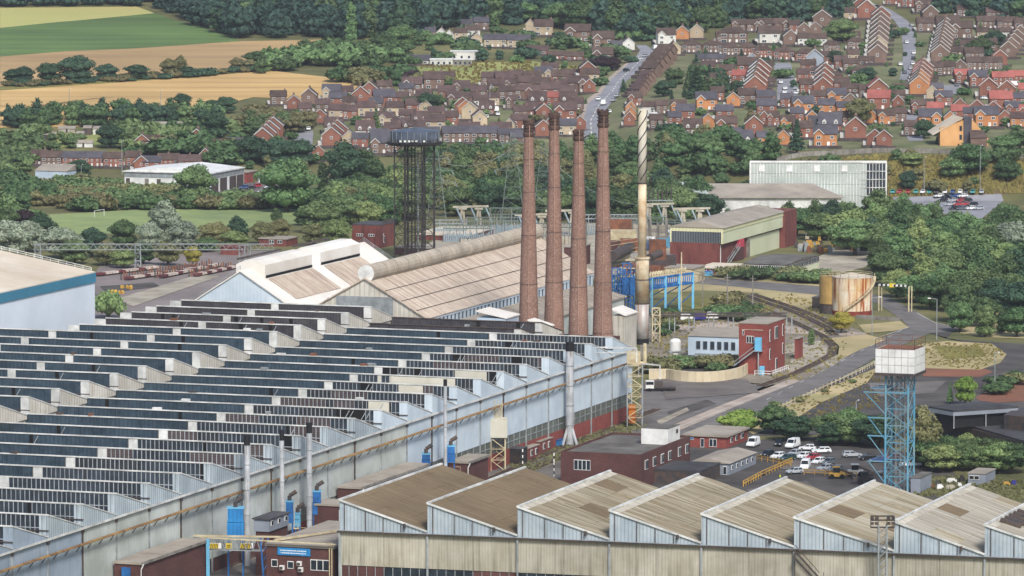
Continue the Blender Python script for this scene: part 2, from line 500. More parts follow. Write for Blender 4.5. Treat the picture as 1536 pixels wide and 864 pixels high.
drape('road', [(1378, 130), (1440, 127), (1445, 140), (1400, 146)], 'road_far', .22, 'estate parking court between orange houses')
drape('pavement', [(868, 224), (866, 180), (874, 154), (896, 138), (912, 118), (950, 86), (954, 87), (914, 122), (902, 140), (882, 156), (875, 182), (878, 224)], 'concrete_road', .16, 'pale pavement along the main road')
drape('car_park', [(317, 288), (365, 268), (400, 262), (440, 264), (470, 296), (420, 301), (330, 302)], 'asphalt_yard', .06, 'car park beside the white warehouse')
drape('car_park', [(1336, 292), (1500, 286), (1505, 300), (1470, 330), (1420, 322), (1380, 312)], 'road_far', .06, 'pale car park in front of the brown bank')
for i, (pts, mt, lab) in enumerate([([(1000, 618), (1060, 600), (1075, 606), (1010, 628)], 'asphalt_dark', 'dark repair patch before the cream wall'), ([(985, 632), (1030, 612), (1034, 616), (990, 638)], 'gravel', 'pale worn patch beside the level crossing'), ([(1235, 578), (1262, 566), (1268, 569), (1240, 582)], 'asphalt_dark', 'dark repair strip on the works road'),
 ([(1300, 575), (1420, 572), (1400, 590), (1320, 596)], 'asphalt_yard', 'paler worn area of the dark yard'), ([(1180, 690), (1260, 700), (1240, 712), (1170, 704)], 'asphalt_yard', 'paler tarmac lane in the car park'), ([(1120, 735), (1210, 722), (1230, 740), (1140, 760)], 'asphalt_yard', 'worn tarmac behind the sheet roofs'),
 ([(170, 450), (300, 412), (330, 415), (200, 460)], 'gravel', 'pale drive line across the stock yard'), ([(150, 430), (230, 424), (240, 430), (160, 440)], 'asphalt_dark', 'dark patch in the stock yard'), ([(1400, 520), (1470, 520), (1480, 535), (1420, 540)], 'verge', 'greener rough patch on the grass island'),
 ([(1010, 445), (1100, 448), (1110, 462), (1020, 466)], 'verge', 'green rough ground under the cable poles'), ([(1150, 520), (1230, 512), (1240, 520), (1160, 535)], 'gravel', 'pale worn ground by the red annex'), ([(980, 560), (1120, 570), (1140, 590), (1000, 600)], 'asphalt_yard', 'paler tarmac in front of the basin wall')]):
 drape('surface_patch', pts, mt, .135 + .004 * i, lab)
# road centre lines
def stripe(a, b, w, dz=.28, name='road_marking', mtl='line_white', n=1, gap=0.5, label=None):
 pa, pb = G(*a), G(*b)
 m = MB()
 for i in range(n):
  t0, t1 = i / n, (i + gap if n > 1 else 1) / n
  p, q = lerp(pa, pb, t0), lerp(pa, pb, t1)
  d = Vector((q[0] - p[0], q[1] - p[1])); d.normalize(); e = (-d.y * w / 2, d.x * w / 2)
  m.poly([(p[0] - e[0], p[1] - e[1], TZ(p[0], p[1]) + dz), (q[0] - e[0], q[1] - e[1], TZ(q[0], q[1]) + dz),
    (q[0] + e[0], q[1] + e[1], TZ(q[0], q[1]) + dz), (p[0] + e[0], p[1] + e[1], TZ(p[0], p[1]) + dz)][::-1])
 return tag(m.build(name, mtl, org=(0, 0, 0)), label, None, None, 'structure')
for i, (a, b) in enumerate([((888, 215), (886, 182)), ((886, 182), (900, 156)), ((900, 156), (916, 140)), ((918, 138), (928, 122)), ((930, 120), (948, 104)), ((948, 104), (966, 86))]):
 stripe(a, b, .5, .32, n=5, gap=.6, label='white dashes along the main road')
stripe((872, 222), (872, 182), .4, .3, label='white kerb line on the left of the main road')
# works yards and roads
drape('yard', [(90, 500), (150, 398), (300, 378), (420, 376), (340, 470), (250, 480), (180, 500)], 'yard_pink', .03, 'worn pinkish concrete stock yard')
drape('yard', [(955, 640), (962, 575), (1010, 560), (1130, 575), (1180, 578), (1100, 625), (1000, 660), (940, 700), (600, 900), (0, 900), (0, 830), (500, 720)], 'asphalt_yard', .03, 'worn tarmac works yard beside the long shed')
drape('yard', [(700, 740), (780, 660), (1000, 640), (1130, 660), (1240, 655), (1420, 690), (1460, 760), (1536, 760), (1536, 900), (600, 900)], 'asphalt_dark', .02, 'dark tarmac of the car park and stores yard')
drape('road', [(830, 716), (935, 672), (1003, 642), (1090, 615), (1150, 592), (1230, 560), (1295, 520), (1340, 500), (1362, 489), (1350, 478), (1316, 455), (1330, 445), (1372, 466), (1400, 483), (1440, 492), (1430, 497), (1395, 500), (1330, 528), (1255, 570), (1180, 605), (1110, 628), (1030, 655), (960, 690), (900, 730), (820, 760)], 'asphalt', .08, 'grey works road sweeping past the water tower')
drape('road', [(1395, 500), (1430, 497), (1420, 508), (1470, 512), (1536, 516), (1536, 560), (1500, 600), (1440, 606), (1330, 606), (1230, 604), (1200, 592), (1250, 572), (1320, 545), (1390, 560), (1460, 555), (1506, 540), (1500, 525), (1450, 514)], 'asphalt_dark', .05, 'dark tarmac yard behind the water tower')
drape('yard', [(1080, 625), (1150, 600), (1230, 575), (1310, 548), (1480, 560), (1536, 552), (1536, 640), (1300, 650), (1120, 655)], 'asphalt_dark', .03, 'dark worn tarmac below the works road')
drape('red_ground', [(1380, 552), (1460, 548), (1490, 558), (1470, 566), (1385, 565)], 'red_dirt', .1, 'patch of red dirt at the yard edge')
drape('red_ground', [(1462, 597), (1536, 560), (1536, 602), (1480, 606)], 'red_dirt', .1, 'red brown cinder ground at the right edge')
drape('grass', [(1385, 516), (1420, 512), (1488, 516), (1510, 532), (1500, 545), (1470, 555), (1390, 553), (1330, 545), (1345, 528)], 'dry_grass', .12, 'dry yellow grass island inside the road bend', 'structure')
drape('grass', [(1230, 432), (1280, 440), (1225, 470), (1190, 462), (1140, 452), (1136, 434), (1180, 428)], 'dry_grass', .06, 'dry yellow grass beside the rusty tank')
drape('grass', [(980, 415), (1130, 418), (1240, 428), (1240, 440), (1140, 440), (1050, 436), (990, 440)], 'dry_grass', .05, 'straw coloured grass along the back road')
drape('grass', [(1288, 488), (1350, 482), (1364, 492), (1340, 497), (1298, 500)], 'dry_grass', .12, 'dry grass triangle in front of the rusty tank')
drape('grass', [(1245, 508), (1300, 502), (1330, 510), (1290, 525), (1260, 540), (1250, 525)], 'dry_grass', .1, 'dry grass patch beside the bent railway track')
drape('grass', [(1100, 635), (1180, 605), (1260, 575), (1320, 550), (1300, 575), (1230, 605), (1200, 625), (1130, 652)], 'dry_grass', .1, 'dry grass slope below the crash barrier')
drape('grass', [(1470, 460), (1536, 450), (1536, 508), (1480, 506), (1440, 500)], 'dry_grass', .06, 'dry field at the right edge beyond the trees')
drape('back_road', [(975, 412), (1100, 420), (1260, 432), (1330, 446), (1318, 455), (1240, 444), (1100, 430), (1000, 422)], 'asphalt', .09, 'narrow grey road behind the blue gantry')
drape('gravel_ground', [(960, 500), (1060, 470), (1200, 460), (1300, 500), (1240, 560), (1150, 590), (1000, 560), (960, 560)], 'ballast', .03, 'bare stony ground around the buildings')
drape('gravel_ground', [(1003, 488), (1100, 482), (1300, 500), (1296, 505), (1180, 500), (1100, 495), (1035, 500)], 'concrete_road', .07, 'pale concrete path between the buildings')
drape('gravel_ground', [(1190, 530), (1240, 510), (1290, 540), (1230, 552), (1180, 560)], 'gravel', .06, 'pale gravel beside the red brick building')
drape('yard', [(960, 620), (1000, 640), (1100, 600), (1150, 578), (1040, 570), (965, 585)], 'asphalt', .07, 'smooth tarmac in front of the cream curved wall')
drape('concrete_strip', [(940, 676), (985, 648), (1090, 605), (1190, 568), (1200, 572), (1100, 612), (1010, 650), (960, 684)], 'concrete_road', .12, 'pinkish concrete strip carrying the level crossing')
drape('substation_ground', [(600, 396), (680, 340), (1005, 330), (1010, 396), (900, 420)], 'gravel', .04, 'pale gravel of the electrical substation')
drape('ground_patch', [(1190, 400), (1260, 372), (1310, 378), (1300, 400), (1230, 418)], 'gravel', .05, 'pale concrete apron cluttered with scrap')
stripe((1000, 648), (1180, 578), .25, .16, label='pale edge line of the works road')
stripe((1180, 610), (1335, 530), .2, .14, label='white edge line of the works road')
stripe((1150, 600), (1360, 492), .2, .14, n=14, gap=.4, label='white dashes on the works road')
stripe((1363, 491), (1310, 510), .3, .15, label='white edge line at the junction')
stripe((1375, 470), (1405, 486), .25, .15, label='white edge line on the road bend')
stripe((1400, 484), (1440, 492), .25, .15, label='white give way line at the bend')
stripe((1340, 588), (1390, 590), .5, .10, label='single white line on the dark yard')
# railway tracks
def track(pts, label):
 w = [G(*p) for p in pts]
 root = thing('railway_track', label, 'railway track', w[0], 'railway tracks of the works')
 bed = MB(); rails = [MB(), MB()]; sl_ = MB()
 for a, b in zip(w, w[1:]):
  a = Vector(a); b = Vector(b); d = (b - a); L = d.length; d.normalize(); e = Vector((-d.y, d.x, 0))
  bed.poly([a - e * 1.7 + Vector((0, 0, .1)), b - e * 1.7 + Vector((0, 0, .1)), b + e * 1.7 + Vector((0, 0, .1)), a + e * 1.7 + Vector((0, 0, .1))][::-1])
  for k, r in enumerate(rails): r.beam(a + e * (1.44 * k - .72) + Vector((0, 0, .32)), b + e * (1.44 * k - .72) + Vector((0, 0, .32)), .12, .16)
  t = 0
  while t < L:
   c = a + d * t; sl_.beam(c - e * 1.3 + Vector((0, 0, .2)), c + e * 1.3 + Vector((0, 0, .2)), .28, .12); t += 1.4
 bed.build('ballast_bed', 'ballast', root)
 for r in rails: r.build('rail', 'rail_rust', root)
 tag(sl_.build('sleepers', 'steel_dark', root), kind='stuff')
track([(1090, 440), (1130, 458), (1165, 472), (1200, 488), (1235, 505), (1250, 520), (1248, 532), (1225, 545), (1190, 562), (1140, 580)], 'rusty track curving past the red brick building')
track([(1100, 438), (1150, 455), (1195, 470), (1240, 492), (1252, 504)], 'rusty track joining behind the small red annex')
track([(1130, 442), (1190, 462), (1235, 480), (1262, 496)], 'straight rusty track beside the yellow grass')
track([(700, 735), (760, 708), (850, 668), (940, 632), (985, 615)], 'track running close along the long shed wall')
track([(710, 745), (780, 712), (860, 680), (930, 652)], 'track nearer the dark brick office')
track([(340, 850), (400, 826), (470, 800), (520, 780)], 'short sunken track beside the portable cabin')
# ================================================================== long sawtooth works
mat('clad_blue', 'cbd8e1', 'b6c5d0', scale=.12, rough=.6, grime=.12, gscale=.05, stripes=(1.0, .06), stain=('8d9490', (1.2, .12, 1), .62, .85))
mat('clad_grey', 'c2c9c6', 'a6aca6', scale=.12, rough=.65, grime=.2, gscale=.05, stripes=(1.0, .07), stain=('83867e', (1.4, .1, 1), .58, .9))
mat('clad_dusk', 'a3b1c0', '8d9cab', scale=.12, rough=.65, grime=.15, gscale=.05, stripes=(1.0, .08), stain=('5f666a', (1.4, .1, 1), .55, .85))
mat('clad_rib', 'bcc9d1', 'a3b0b8', scale=.12, rough=.6, grime=.2, gscale=.05, stripes=(1.0, .45), stain=('6b6c62', (1.4, .1, 1), .55, .85))
mat('clad_cream', 'd4d0c6', 'bcb7aa', scale=.2, rough=.7, grime=.2, gscale=.05, stripes=(1.4, .22), stain=('7e766a', (1.4, .12, 1), .55, .85))
mat('clad_warm', 'cfcdc0', 'bab7a6', scale=.2, rough=.7, grime=.2, gscale=.05)
mat('pane_teal', '2a3b48', '40525f', scale=.5, rough=.35, spec=.5, grime=.3, gscale=.08, stripes=(1.0, .35))
mat('pane_grey', '262e38', '39434d', scale=.5, rough=.35, spec=.5, grime=.35, gscale=.08)
mat('pane_dirty', '282d33', '3a3e40', scale=.7, rough=.5, grime=.35, gscale=.1)
mat('pane_louvre', '36353b', '4b494c', scale=.7, rough=.7, grime=.3, gscale=.08, stripes=(.8, .35))
mat('board_brown', '4d4346', '5c5250', scale=1.0, rough=.8, grime=.3, gscale=.2, stripes=(.5, .5, 1))
mat('glazing_bar', 'a9b0b6', '8c9296', scale=.4, rough=.6)
mat('bar_dim', '4f5f6c', '3d4b58', scale=.4, rough=.6)
mat('lower_glaze', '70766e', '5b625c', scale=.3, rough=.45, spec=.4, grime=.35, gscale=.1, stripes=(1.3, .3))
mat('pipe_ochre', '9c7e50', '6f5238', scale=.3, rough=.7, grime=.25, gscale=.1)
mat('shed_roof', '8a8880', '75736c', scale=.2, rough=.9, grime=.3)
PITCHS = 16.12
SA = [5.0 - 16.12 + PITCHS * k for k in range(24)]        # ridge positions along the wall
EAVE, RIDGE = 18.0, 22.6
def sawtooth(name, label, rows, nleft, nright, eave, ridge, gable_mat, strips, style, trim='white_trim', base=0.0, end_s=None, rowstyle=None):
 root = thing(name, label, 'factory', W(rows[0], nright, 0))
 rr = random.Random(hash(name) % 1000 if False else len(rows) * 7)
 for k, s in enumerate(rows):
  nl = nleft(s) if callable(nleft) else nleft
  nr = nright(s) if callable(nright) else nright
  s2 = s + PITCHS
  h = ridge - eave
  m = MB(); m.extr([W(s + .15, nl, ridge), W(s2, nl, eave + .3), W(s2, nl, eave - .5), W(s + .15, nl, eave - .5)], tuple((nr - nl) * a for a in (NV[0], NV[1], 0)))
  m.build('roof_slope', 'shed_roof', root)
  g = MB(); g.extr([W(s - .05, nr, eave - .2), W(s2 - .05, nr, eave - .2), W(s2 - .05, nr, eave + .25), W(s - .05, nr, ridge)], (NV[0] * .25, NV[1] * .25, 0))
  gm = gable_mat(k, s) if callable(gable_mat) else gable_mat
  gb = g.build('gable', gm, root)
  t = MB(); t.beam(W(s - .1, nr + .2, ridge + .1), W(s2, nr + .2, eave + .45), .32, .22)
  t.build('verge', trim, gb)
  c = MB(); sg_ = rr.uniform(-.1, .1); mid_ = (nl + nr) / 2; c.beam(W(s, nl, ridge + .1), W(s, mid_, ridge + .1 + sg_), .4, .24); c.beam(W(s, mid_, ridge + .1 + sg_), W(s, nr + .3, ridge + .1), .4, .24); c.build('ridge_cap', trim, root)
  st_ = (rowstyle(k, s) if rowstyle else None)
  segs = []
  cuts = sorted([x for x in strips if nl < x < nr])
  edges = [nl] + cuts + [nr]
  bars = MB(); dim = MB(); wp = MB(); hole = MB()
  for i in range(len(edges) - 1):
   a, b = edges[i], edges[i + 1]
   gl = MB(); a2 = a + (1.0 if i > 0 else 0.2)
   b2 = b - (1.0 if i < len(edges) - 2 else 1.6)
   if i < len(edges) - 2: wp.wbox(s - .22, s - .02, b - 1.0, b + 1.0, eave, ridge - .1)
   x = a2
   sty = style(i, k) if st_ is None else st_(i, k)
   run = 0; kind = 1
   while x < b2 - .3:
    w = 1.0
    if sty == 'teal': mi = 0 if rr.random() > .012 else 4
    elif sty == 'louvre': mi = 5 if rr.random() > .03 else 4
    else:
     if run <= 0:
      q = rr.random()
      if sty == 'broken':
       if q < .42: kind, run = 1, rr.randint(2, 9)
       elif q < .62: kind, run = 2, rr.randint(2, 6)
       elif q < .78: kind, run = 3, rr.randint(3, 9)
       elif q < .82: kind, run = 6, rr.randint(1, 3)
       else: kind, run = 4, rr.randint(1, 4)
      else:
       if q < .9: kind, run = 1, rr.randint(4, 12)
       elif q < .96: kind, run = 2, rr.randint(1, 3)
       else: kind, run = 4, 1
     run -= 1; mi = kind
    gl.poly([W(s - .02, x, eave + .2), W(s - .02, min(x + w, b2), eave + .2), W(s - .02, min(x + w, b2), ridge), W(s - .02, x, ridge)], mi)
    if sty in ('grey', 'broken') and not (mi == 4 and rr.random() < .6):
     bars.wbox(s - .16, s - .04, x - .07, x + .07, eave + .2, ridge - .1)
    elif sty == 'teal' and int(x) % 2 == 0: dim.wbox(s - .1, s - .04, x - .04, x + .04, eave + .2, ridge - .1)
    if mi == 4 and rr.random() < .5:
     bars.beam(W(s - .3, x, eave + .6), W(s - .3, x + 2.2, ridge - .3), .16)
    x += w
   if sty in ('grey', 'broken'):
    bars.wbox(s - .2, s - .06, a2, b2, eave + 2.1, eave + 2.25)
   gl.build('glazing', ['pane_teal', 'pane_grey', 'pane_dirty', 'board_brown', 'dark_hole', 'pane_louvre', 'clad_warm'], root)
  if bars.f: tag(bars.build('glazing_bars', 'glazing_bar', root), kind='stuff')
  if dim.f: tag(dim.build('glazing_bars', 'bar_dim', root), kind='stuff')
  if wp.f:
   for q in range(len(wp.f) // 6):
    one = MB(); one.v = wp.v[q * 8:(q + 1) * 8]
    for ff in UNITBOX: one.f.append(ff); one.m.append(0)
    one.build('white_strip_panel', 'white_trim', root)
  e = MB(); e.wbox(s - .12, s + .1, nr - 1.6, nr + .1, eave - .2, ridge - .1); e.build('end_panel', gm if gm != 'clad_cream' else 'white_trim', root)
  for q_ in range(rr.randint(0, 2)):
   x = rr.uniform(nl + 4, nr - 4); vz = MB(); vz.wbox(s - .2, s + 1.0, x, x + rr.uniform(.6, 2.2), ridge + .1, ridge + .1 + rr.uniform(.3, .7)); vz.build('roof_vent', rr.choice(['steel_dark', 'white_trim', 'rust_red', 'steel_galv']), root)
  if rr.random() < .6:
   ba = MB(); ba.wbox(s - .35, s - .2, nr - 3.5, nr + .5, eave + 1.6, eave + 1.8); ba.build('tie_rail', 'steel_dark', root)
 return root
def a_gable(k, s):
 if s < 15: return 'clad_dusk'
 if s < 190: return 'clad_rib'
 return 'clad_blue'
shedA = sawtooth('steel_works_shed', 'long steel works shed whose pale blue wall runs up to the chimneys', SA, -72.0, 0.0, EAVE, RIDGE, a_gable, [-31.5],
     lambda i, k: 'teal' if i == 0 else ('broken' if (k > 6 and R.random() < .85) else 'grey'))
# extra rows reaching back to the chimneys
shedA2 = sawtooth('chimney_bay', 'dark glazed roof bay between the long shed and the brick chimneys', [SA[-1] + 16.12, SA[-1] + 32.2], -72.0, -30.0, EAVE, RIDGE - .5, 'clad_cream', [], lambda i, k: 'louvre', trim='steel_dark')
S_END = SA[-1] + PITCHS
# wall of shed A: one panel per bay, pilasters, gutter, pipe, lower glazing, brick plinth
rw = random.Random(5)
for k, s in enumerate(SA):
 s2 = s + PITCHS
 pm = 'clad_dusk' if s < 25 else ('clad_grey' if s < 205 else 'clad_blue')
 low = 7.0 if s > 150 else 3.0
 m = MB(); m.wbox(s + .02, s2 - .02, -.4, 0.0, low, EAVE - .05); m.build('wall_panel', pm, shedA)
 if s > 150:
  m = MB(); m.wbox(s + .02, s2 - .02, -.5, -.12, 3.9, low - .1); lg = m.build('lower_window', 'lower_glaze', shedA)
  q = MB()
  for j in range(1, 4): q.wbox(s + j * 4.03 - .06, s + j * 4.03 + .06, -.12, 0, 3.9, low - .1)
  q.wbox(s, s2, -.12, .02, 5.3, 5.45); q.build('frame', 'steel_galv', lg)
  m = MB(); m.wbox(s + .02, s2 - .02, -.5, -.08, 0, 3.9); m.build('brick_plinth', 'brick_bright', shedA)
 else:
  m = MB(); m.wbox(s + .02, s2 - .02, -.5, -.08, 0, low); m.build('brick_plinth', 'brick_dark', shedA)
 m = MB(); m.wbox(s - .14, s + .14, .0, .3, 0, EAVE - .3); m.build('downpipe', 'steel_galv' if (k % 3) else 'steel_dark', shedA)
 m = MB(); m.wbox(s - .25, s + .25, 0.0, .5, EAVE - 1.0, EAVE - .35); m.build('hopper', 'steel_dark', shedA)
 for j in range(3):
  q = s + 2.7 + j * 5.37
  m = MB(); m.beam(W(q, 0, 14.6), W(q, .9, 15.0), .14); m.beam(W(q, 0, 13.7), W(q, .9, 14.9), .14); m.build('pipe_bracket', 'steel_dark', shedA)
m = MB(); m.wbox(SA[0], S_END, 0, .45, EAVE - .3, EAVE + .05); m.build('gutter', 'steel_galv', shedA)
m = MB(); m.wbox(SA[0], S_END, .45, .55, EAVE - .2, EAVE + .25); m.build('gutter_lip', 'white_trim', shedA)
m = MB(); m.tube(W(SA[0], .95, 15.1), W(S_END, .95, 15.1), .24); m.tube(W(SA[0], 1.3, 15.05), W(S_END - 60, 1.3, 15.05), .12); m.build('wall_pipe', 'pipe_ochre', shedA)
m = MB(); m.wbox(S_END, S_END + .4, -72, 0, 0, EAVE + .2); m.build('end_wall', 'clad_blue', shedA)
# broken pale sheets on the upper rows (cream boarded patches)
for s, n0, n1 in [(SA[17], -22, -6), (SA[16], -14, -8), (SA[18], -12, -4), (SA[14], -9, -4)]:
 m = MB(); m.wbox(s - .3, s - .2, n0, n1, EAVE + .6, RIDGE - .1); m.build('cream_board', 'clad_warm', shedA)
# shed B, further left and a little taller
SB = [s + 1.2 for s in SA if s > 100] + [SA[-1] + 17.3]
def b_left(s): return -124.5 if s > 300 else (-175 if s < 250 else -150)
shedB = sawtooth('back_works_shed', 'taller dark glazed sawtooth shed beyond the cream stepped gables', SB, b_left, -71.5, 21.6, 26.2, 'clad_cream', [-98.0, -124.5, -152],
     lambda i, k: 'teal', rowstyle=lambda k, s: ((lambda i, kk: 'louvre') if s > 318 or (s > 255 and False) else None))
for k, s in enumerate(SB):
 m = MB(); m.wbox(s - .3, s + .1, -73.2, -71.2, 17.6, 26.0); m.build('end_block', 'white_trim', shedB)
 m = MB(); m.wbox(s + .2, s + PITCHS, -72.2, -71.6, 17.4, 21.8); m.build('gable_wall', 'clad_cream', shedB)
 if k % 2: m = MB(); m.wbox(s - .5, s - .3, -75.2, -73.6, 17.8, 21.8); m.build('roof_doorway', 'dark_hole', shedB)
 nl = b_left(s)
 if s > 300:
  m = MB(); m.wbox(s - .3, s + .1, nl - 3, nl, 17.6, 26.0); m.build('end_block', 'white_trim', shedB)
m = MB(); m.wbox(SB[0], SB[-1] + PITCHS, -124.4, -72.4, 17, 21.5); m.build('roof_deck', 'shed_roof', shedB)
m = MB(); m.wbox(SB[0], 300, -180, -124.6, 14, 21.4); m.build('roof_deck', 'shed_roof', shedB)
m = MB(); m.wbox(SB[0], SB[-1] + PITCHS, -124, -72, 0, 17); m.build('lower_wall', 'clad_grey', shedB)
# ---------------------------------------------------------------- gabled hall with roof monitors (C)
mat('roof_white', 'e0ddd7', 'd0cbc1', scale=.08, rough=.8, grime=.1, gscale=.03)
mat('roof_tan', 'b5a798', 'c9bcab', scale=.35, rough=.9, stretch=(1, 1, 1), grime=.16, gscale=.03, coord='uv', stain=('8f7a6c', (.9, .05, 1), .42, .75))
mat('roof_tan2', 'aaa093', '8f8578', scale=.5, rough=.9, grime=.2, gscale=.05, stain=('60584f', (1.0, .08, 1), .5, .8))
mat('vent_tube', 'b8ae9f', '9e9484', scale=.4, rough=.85, grime=.25, gscale=.1)
def hall(name, label, s0, s1, nl, nr, ze, zr, roofm, gablem, over=.6, panels=8):
 root = thing(name, label, 'factory hall', W(s0, nr, 0))
 nm = (nl + nr) / 2
 m = MB(); m.extr([W(s0, nl, 0), W(s0, nr, 0), W(s0, nr, ze), W(s0, nm, zr), W(s0, nl, ze)][::-1], tuple(.4 * a for a in (WV[0], WV[1], 0))); m.build('front_gable', gablem, root)
 m = MB(); m.extr([W(s1, nl, 0), W(s1, nr, 0), W(s1, nr, ze), W(s1, nm, zr), W(s1, nl, ze)][::-1], tuple(-.4 * a for a in (WV[0], WV[1], 0))); m.build('back_gable', gablem, root)
 m = MB(); m.wbox(s0 + .4, s1 - .4, nr - .4, nr, 0, ze - .1); m.build('side_wall', 'clad_grey', root)
 m = MB(); m.wbox(s0 + .4, s1 - .4, nl, nl + .4, 0, ze - .1); m.build('side_wall', 'clad_grey', root)
 dz = (zr - ze)
 for sg in (0, 1):
  ne = nr + over if sg else nl - over
  zz = ze - dz * over / (nr - nm)
  for j in range(panels):
   for b in range(3):
    a0, a1 = s0 - over + (s1 - s0 + 2 * over) * j / panels, s0 - over + (s1 - s0 + 2 * over) * (j + 1) / panels
    t0, t1 = b / 3, (b + 1) / 3
    lift = .06 * ((j + b) % 2)
    A = [(nm + (ne - nm) * t, zr + (zz - zr) * t + .3 + lift) for t in (t0, t1)]
    mm = MB(); q = [W(a0 + .05, A[0][0], A[0][1]), W(a1 - .05, A[0][0], A[0][1]), W(a1 - .05, A[1][0], A[1][1]), W(a0 + .05, A[1][0], A[1][1])]
    if sg: q = q[::-1]
    mm.extr([(p[0], p[1], p[2] - .35) for p in q], (0, 0, .35))
    mm.build('roof_panel', roofm, root)
 return root
hallC = hall('monitor_hall', 'white gabled hall with two long roof monitors behind the sawtooth shed', 411, 502, -139, -104.6, 20.0, 30.8, 'roof_white', 'clad_blue', .5, 6)
hallC2 = None
nmC = -121.8
for a0, a1 in ((418, 452), (458, 488)):
 m = MB(); m.extr([W(a0, nmC - 4.2, 28.6), W(a0, nmC + 4.2, 28.6), W(a0, nmC + 4.2, 32.0), W(a0, nmC + 1.6, 33.2), W(a0, nmC - 1.6, 33.2), W(a0, nmC - 4.2, 32.0)], tuple((a1 - a0) * q for q in (WV[0], WV[1], 0)))
 mo = m.build('roof_monitor', 'roof_white', hallC)
 m = MB(); m.wbox(a0 + .5, a1 - .5, nmC + 4.2, nmC + 4.45, 28.6, 29.2); m.build('louvre_band', 'dark_hole', mo)
 m = MB(); z = lambda n: 30.8 - (n - nmC) * 10.8 / 17.2 + .45
 m.extr([W(a0 + 1, nmC + 4.8, z(nmC + 4.8)), W(a1 - 1, nmC + 4.8, z(nmC + 4.8)), W(a1 - 1, nmC + 13, z(nmC + 13)), W(a0 + 1, nmC + 13, z(nmC + 13))][::-1], (0, 0, .12)); m.build('stained_sheet', 'roof_tan', hallC)
 m = MB(); m.wbox(a0 + 2, a1 - 2, nmC - 4.8, nmC - 4.2, 33.0, 33.5); m.build('walkway_rail', 'steel_dark', hallC)
def rail(root, pts, h=1.1, step=3.0, w=.1, mtl='steel_galv', name='handrail'):
 m = MB()
 for a, b in zip(pts, pts[1:]):
  a = Vector(a); b = Vector(b); L = (b - a).length; k = max(1, int(L / step))
  for f in (h, h * .5): m.beam(a + Vector((0, 0, f)), b + Vector((0, 0, f)), w)
  for i in range(k + 1):
   p = a.lerp(b, i / k); m.beam(p, p + Vector((0, 0, h)), w)
 return m.build(name, mtl, root)
rail(hallC, [W(502, -139, 20.3), W(502, -121.8, 31.2), W(502, -104.6, 20.3)])
rail(hallC, [W(411, -139, 20.3), W(411, -121.8, 31.2)])
# ---------------------------------------------------------------- long brown roofed hall (D)
hallD = hall('brown_roof_hall', 'long hall with a brown sheet roof and a rounded ridge vent behind the chimneys', 412, 548, -104, -69.2, 20.0, 29.9, 'roof_tan', 'clad_cream', .6, 12)
nmD = -86.6
for sg_ in (-1, 1):
 for f in (.34, .6, .84): m = MB(); m.beam(W(411.6, nmD + sg_ * 17.6 * f, 29.9 - 9.9 * f + .42), W(548.4, nmD + sg_ * 17.6 * f, 29.9 - 9.9 * f + .42), .16, .1); m.build('roof_seam', 'steel_dark', hallD)
m = MB(); m.tube(W(413, nmD, 31.2), W(549, nmD, 31.2), 2.25, n=16); m.build('ridge_vent', 'vent_tube', hallD, smooth=False)
for k in range(17):
 m = MB(); m.tube(W(414 + k * 8.4, nmD, 31.2), W(414.3 + k * 8.4, nmD, 31.2), 2.32, n=16); m.build('vent_band', 'roof_tan2', hallD)
m = MB(); m.tube(W(412.7, nmD, 31.2), W(413.05, nmD, 31.2), 2.3, n=16); m.build('vent_end', 'white_trim', hallD)
m = MB(); m.wbox(411.7, 412.0, nmD - 8, nmD + 8, 20.6, 25.2); m.build('gable_louvre', 'steel_galv', hallD)
m = MB(); m.wbox(413, 548, -69.1, -68.9, 16.4, 19.2); fw = m.build('side_window_band', 'glass_dark', hallD)
m = MB()
for k in range(46): m.wbox(413 + k * 2.95, 414.4 + k * 2.95, -68.9, -68.7, 16.3, 19.3)
m.wbox(413, 548, -69, -68.6, 19.3, 20); m.build('frame', 'blue_white', fw)
m = MB(); m.extr([W(413, -69, 17.0), W(540, -69, 17.0), W(540, -56, 14.0), W(413, -56, 14.0)][::-1], (0, 0, .4)); m.build('lean_to_roof', 'roof_tan2', hallD)
m = MB(); m.wbox(414, 539, -68.5, -56.5, 0, 13.9); m.build('lean_to_wall', 'clad_grey', hallD)
m = MB(); m.extr([W(413, -56, 14.5), W(448, -56, 14.5), W(448, -34, 11.0), W(413, -34, 11.0)][::-1], (0, 0, .4)); m.build('lean_to_roof', 'roof_tan2', hallD)
m = MB(); m.wbox(414, 447, -56, -34.5, 0, 10.9); m.build('lean_to_wall', 'clad_grey', hallD)
# small white sheds at the chimney feet
for i, (s0, s1, n0, n1, z0, z1, lab) in enumerate([(404, 414, -52, -44, 0, 21.5, 'white sheeted stair house left of the brick chimneys'), (440, 450, n_at(440, 917, 10), n_at(440, 937, 10), 7, _h(W(440, -25), 474), 'white sheeted duct house right of the chimneys'),
           (405, 410, -38, -33, 0, 19.5, 'small white hut between two chimney feet')]):
 t = thing('plant_house', lab, 'plant house', W(s0, n1, z0))
 m = MB(); m.wbox(s0, s1, n0, n1, z0, z1); m.build('wall', 'clad_cream' if i else 'blue_white', t)
 m = MB(); m.extr([W(s0 - .3, n0 - .3, z1 + 1.6), W(s1 + .3, n0 - .3, z1 + 1.6), W(s1 + .3, n1 + .3, z1), W(s0 - .3, n1 + .3, z1)][::-1], (0, 0, .3)); m.build('roof', 'roof_white', t)
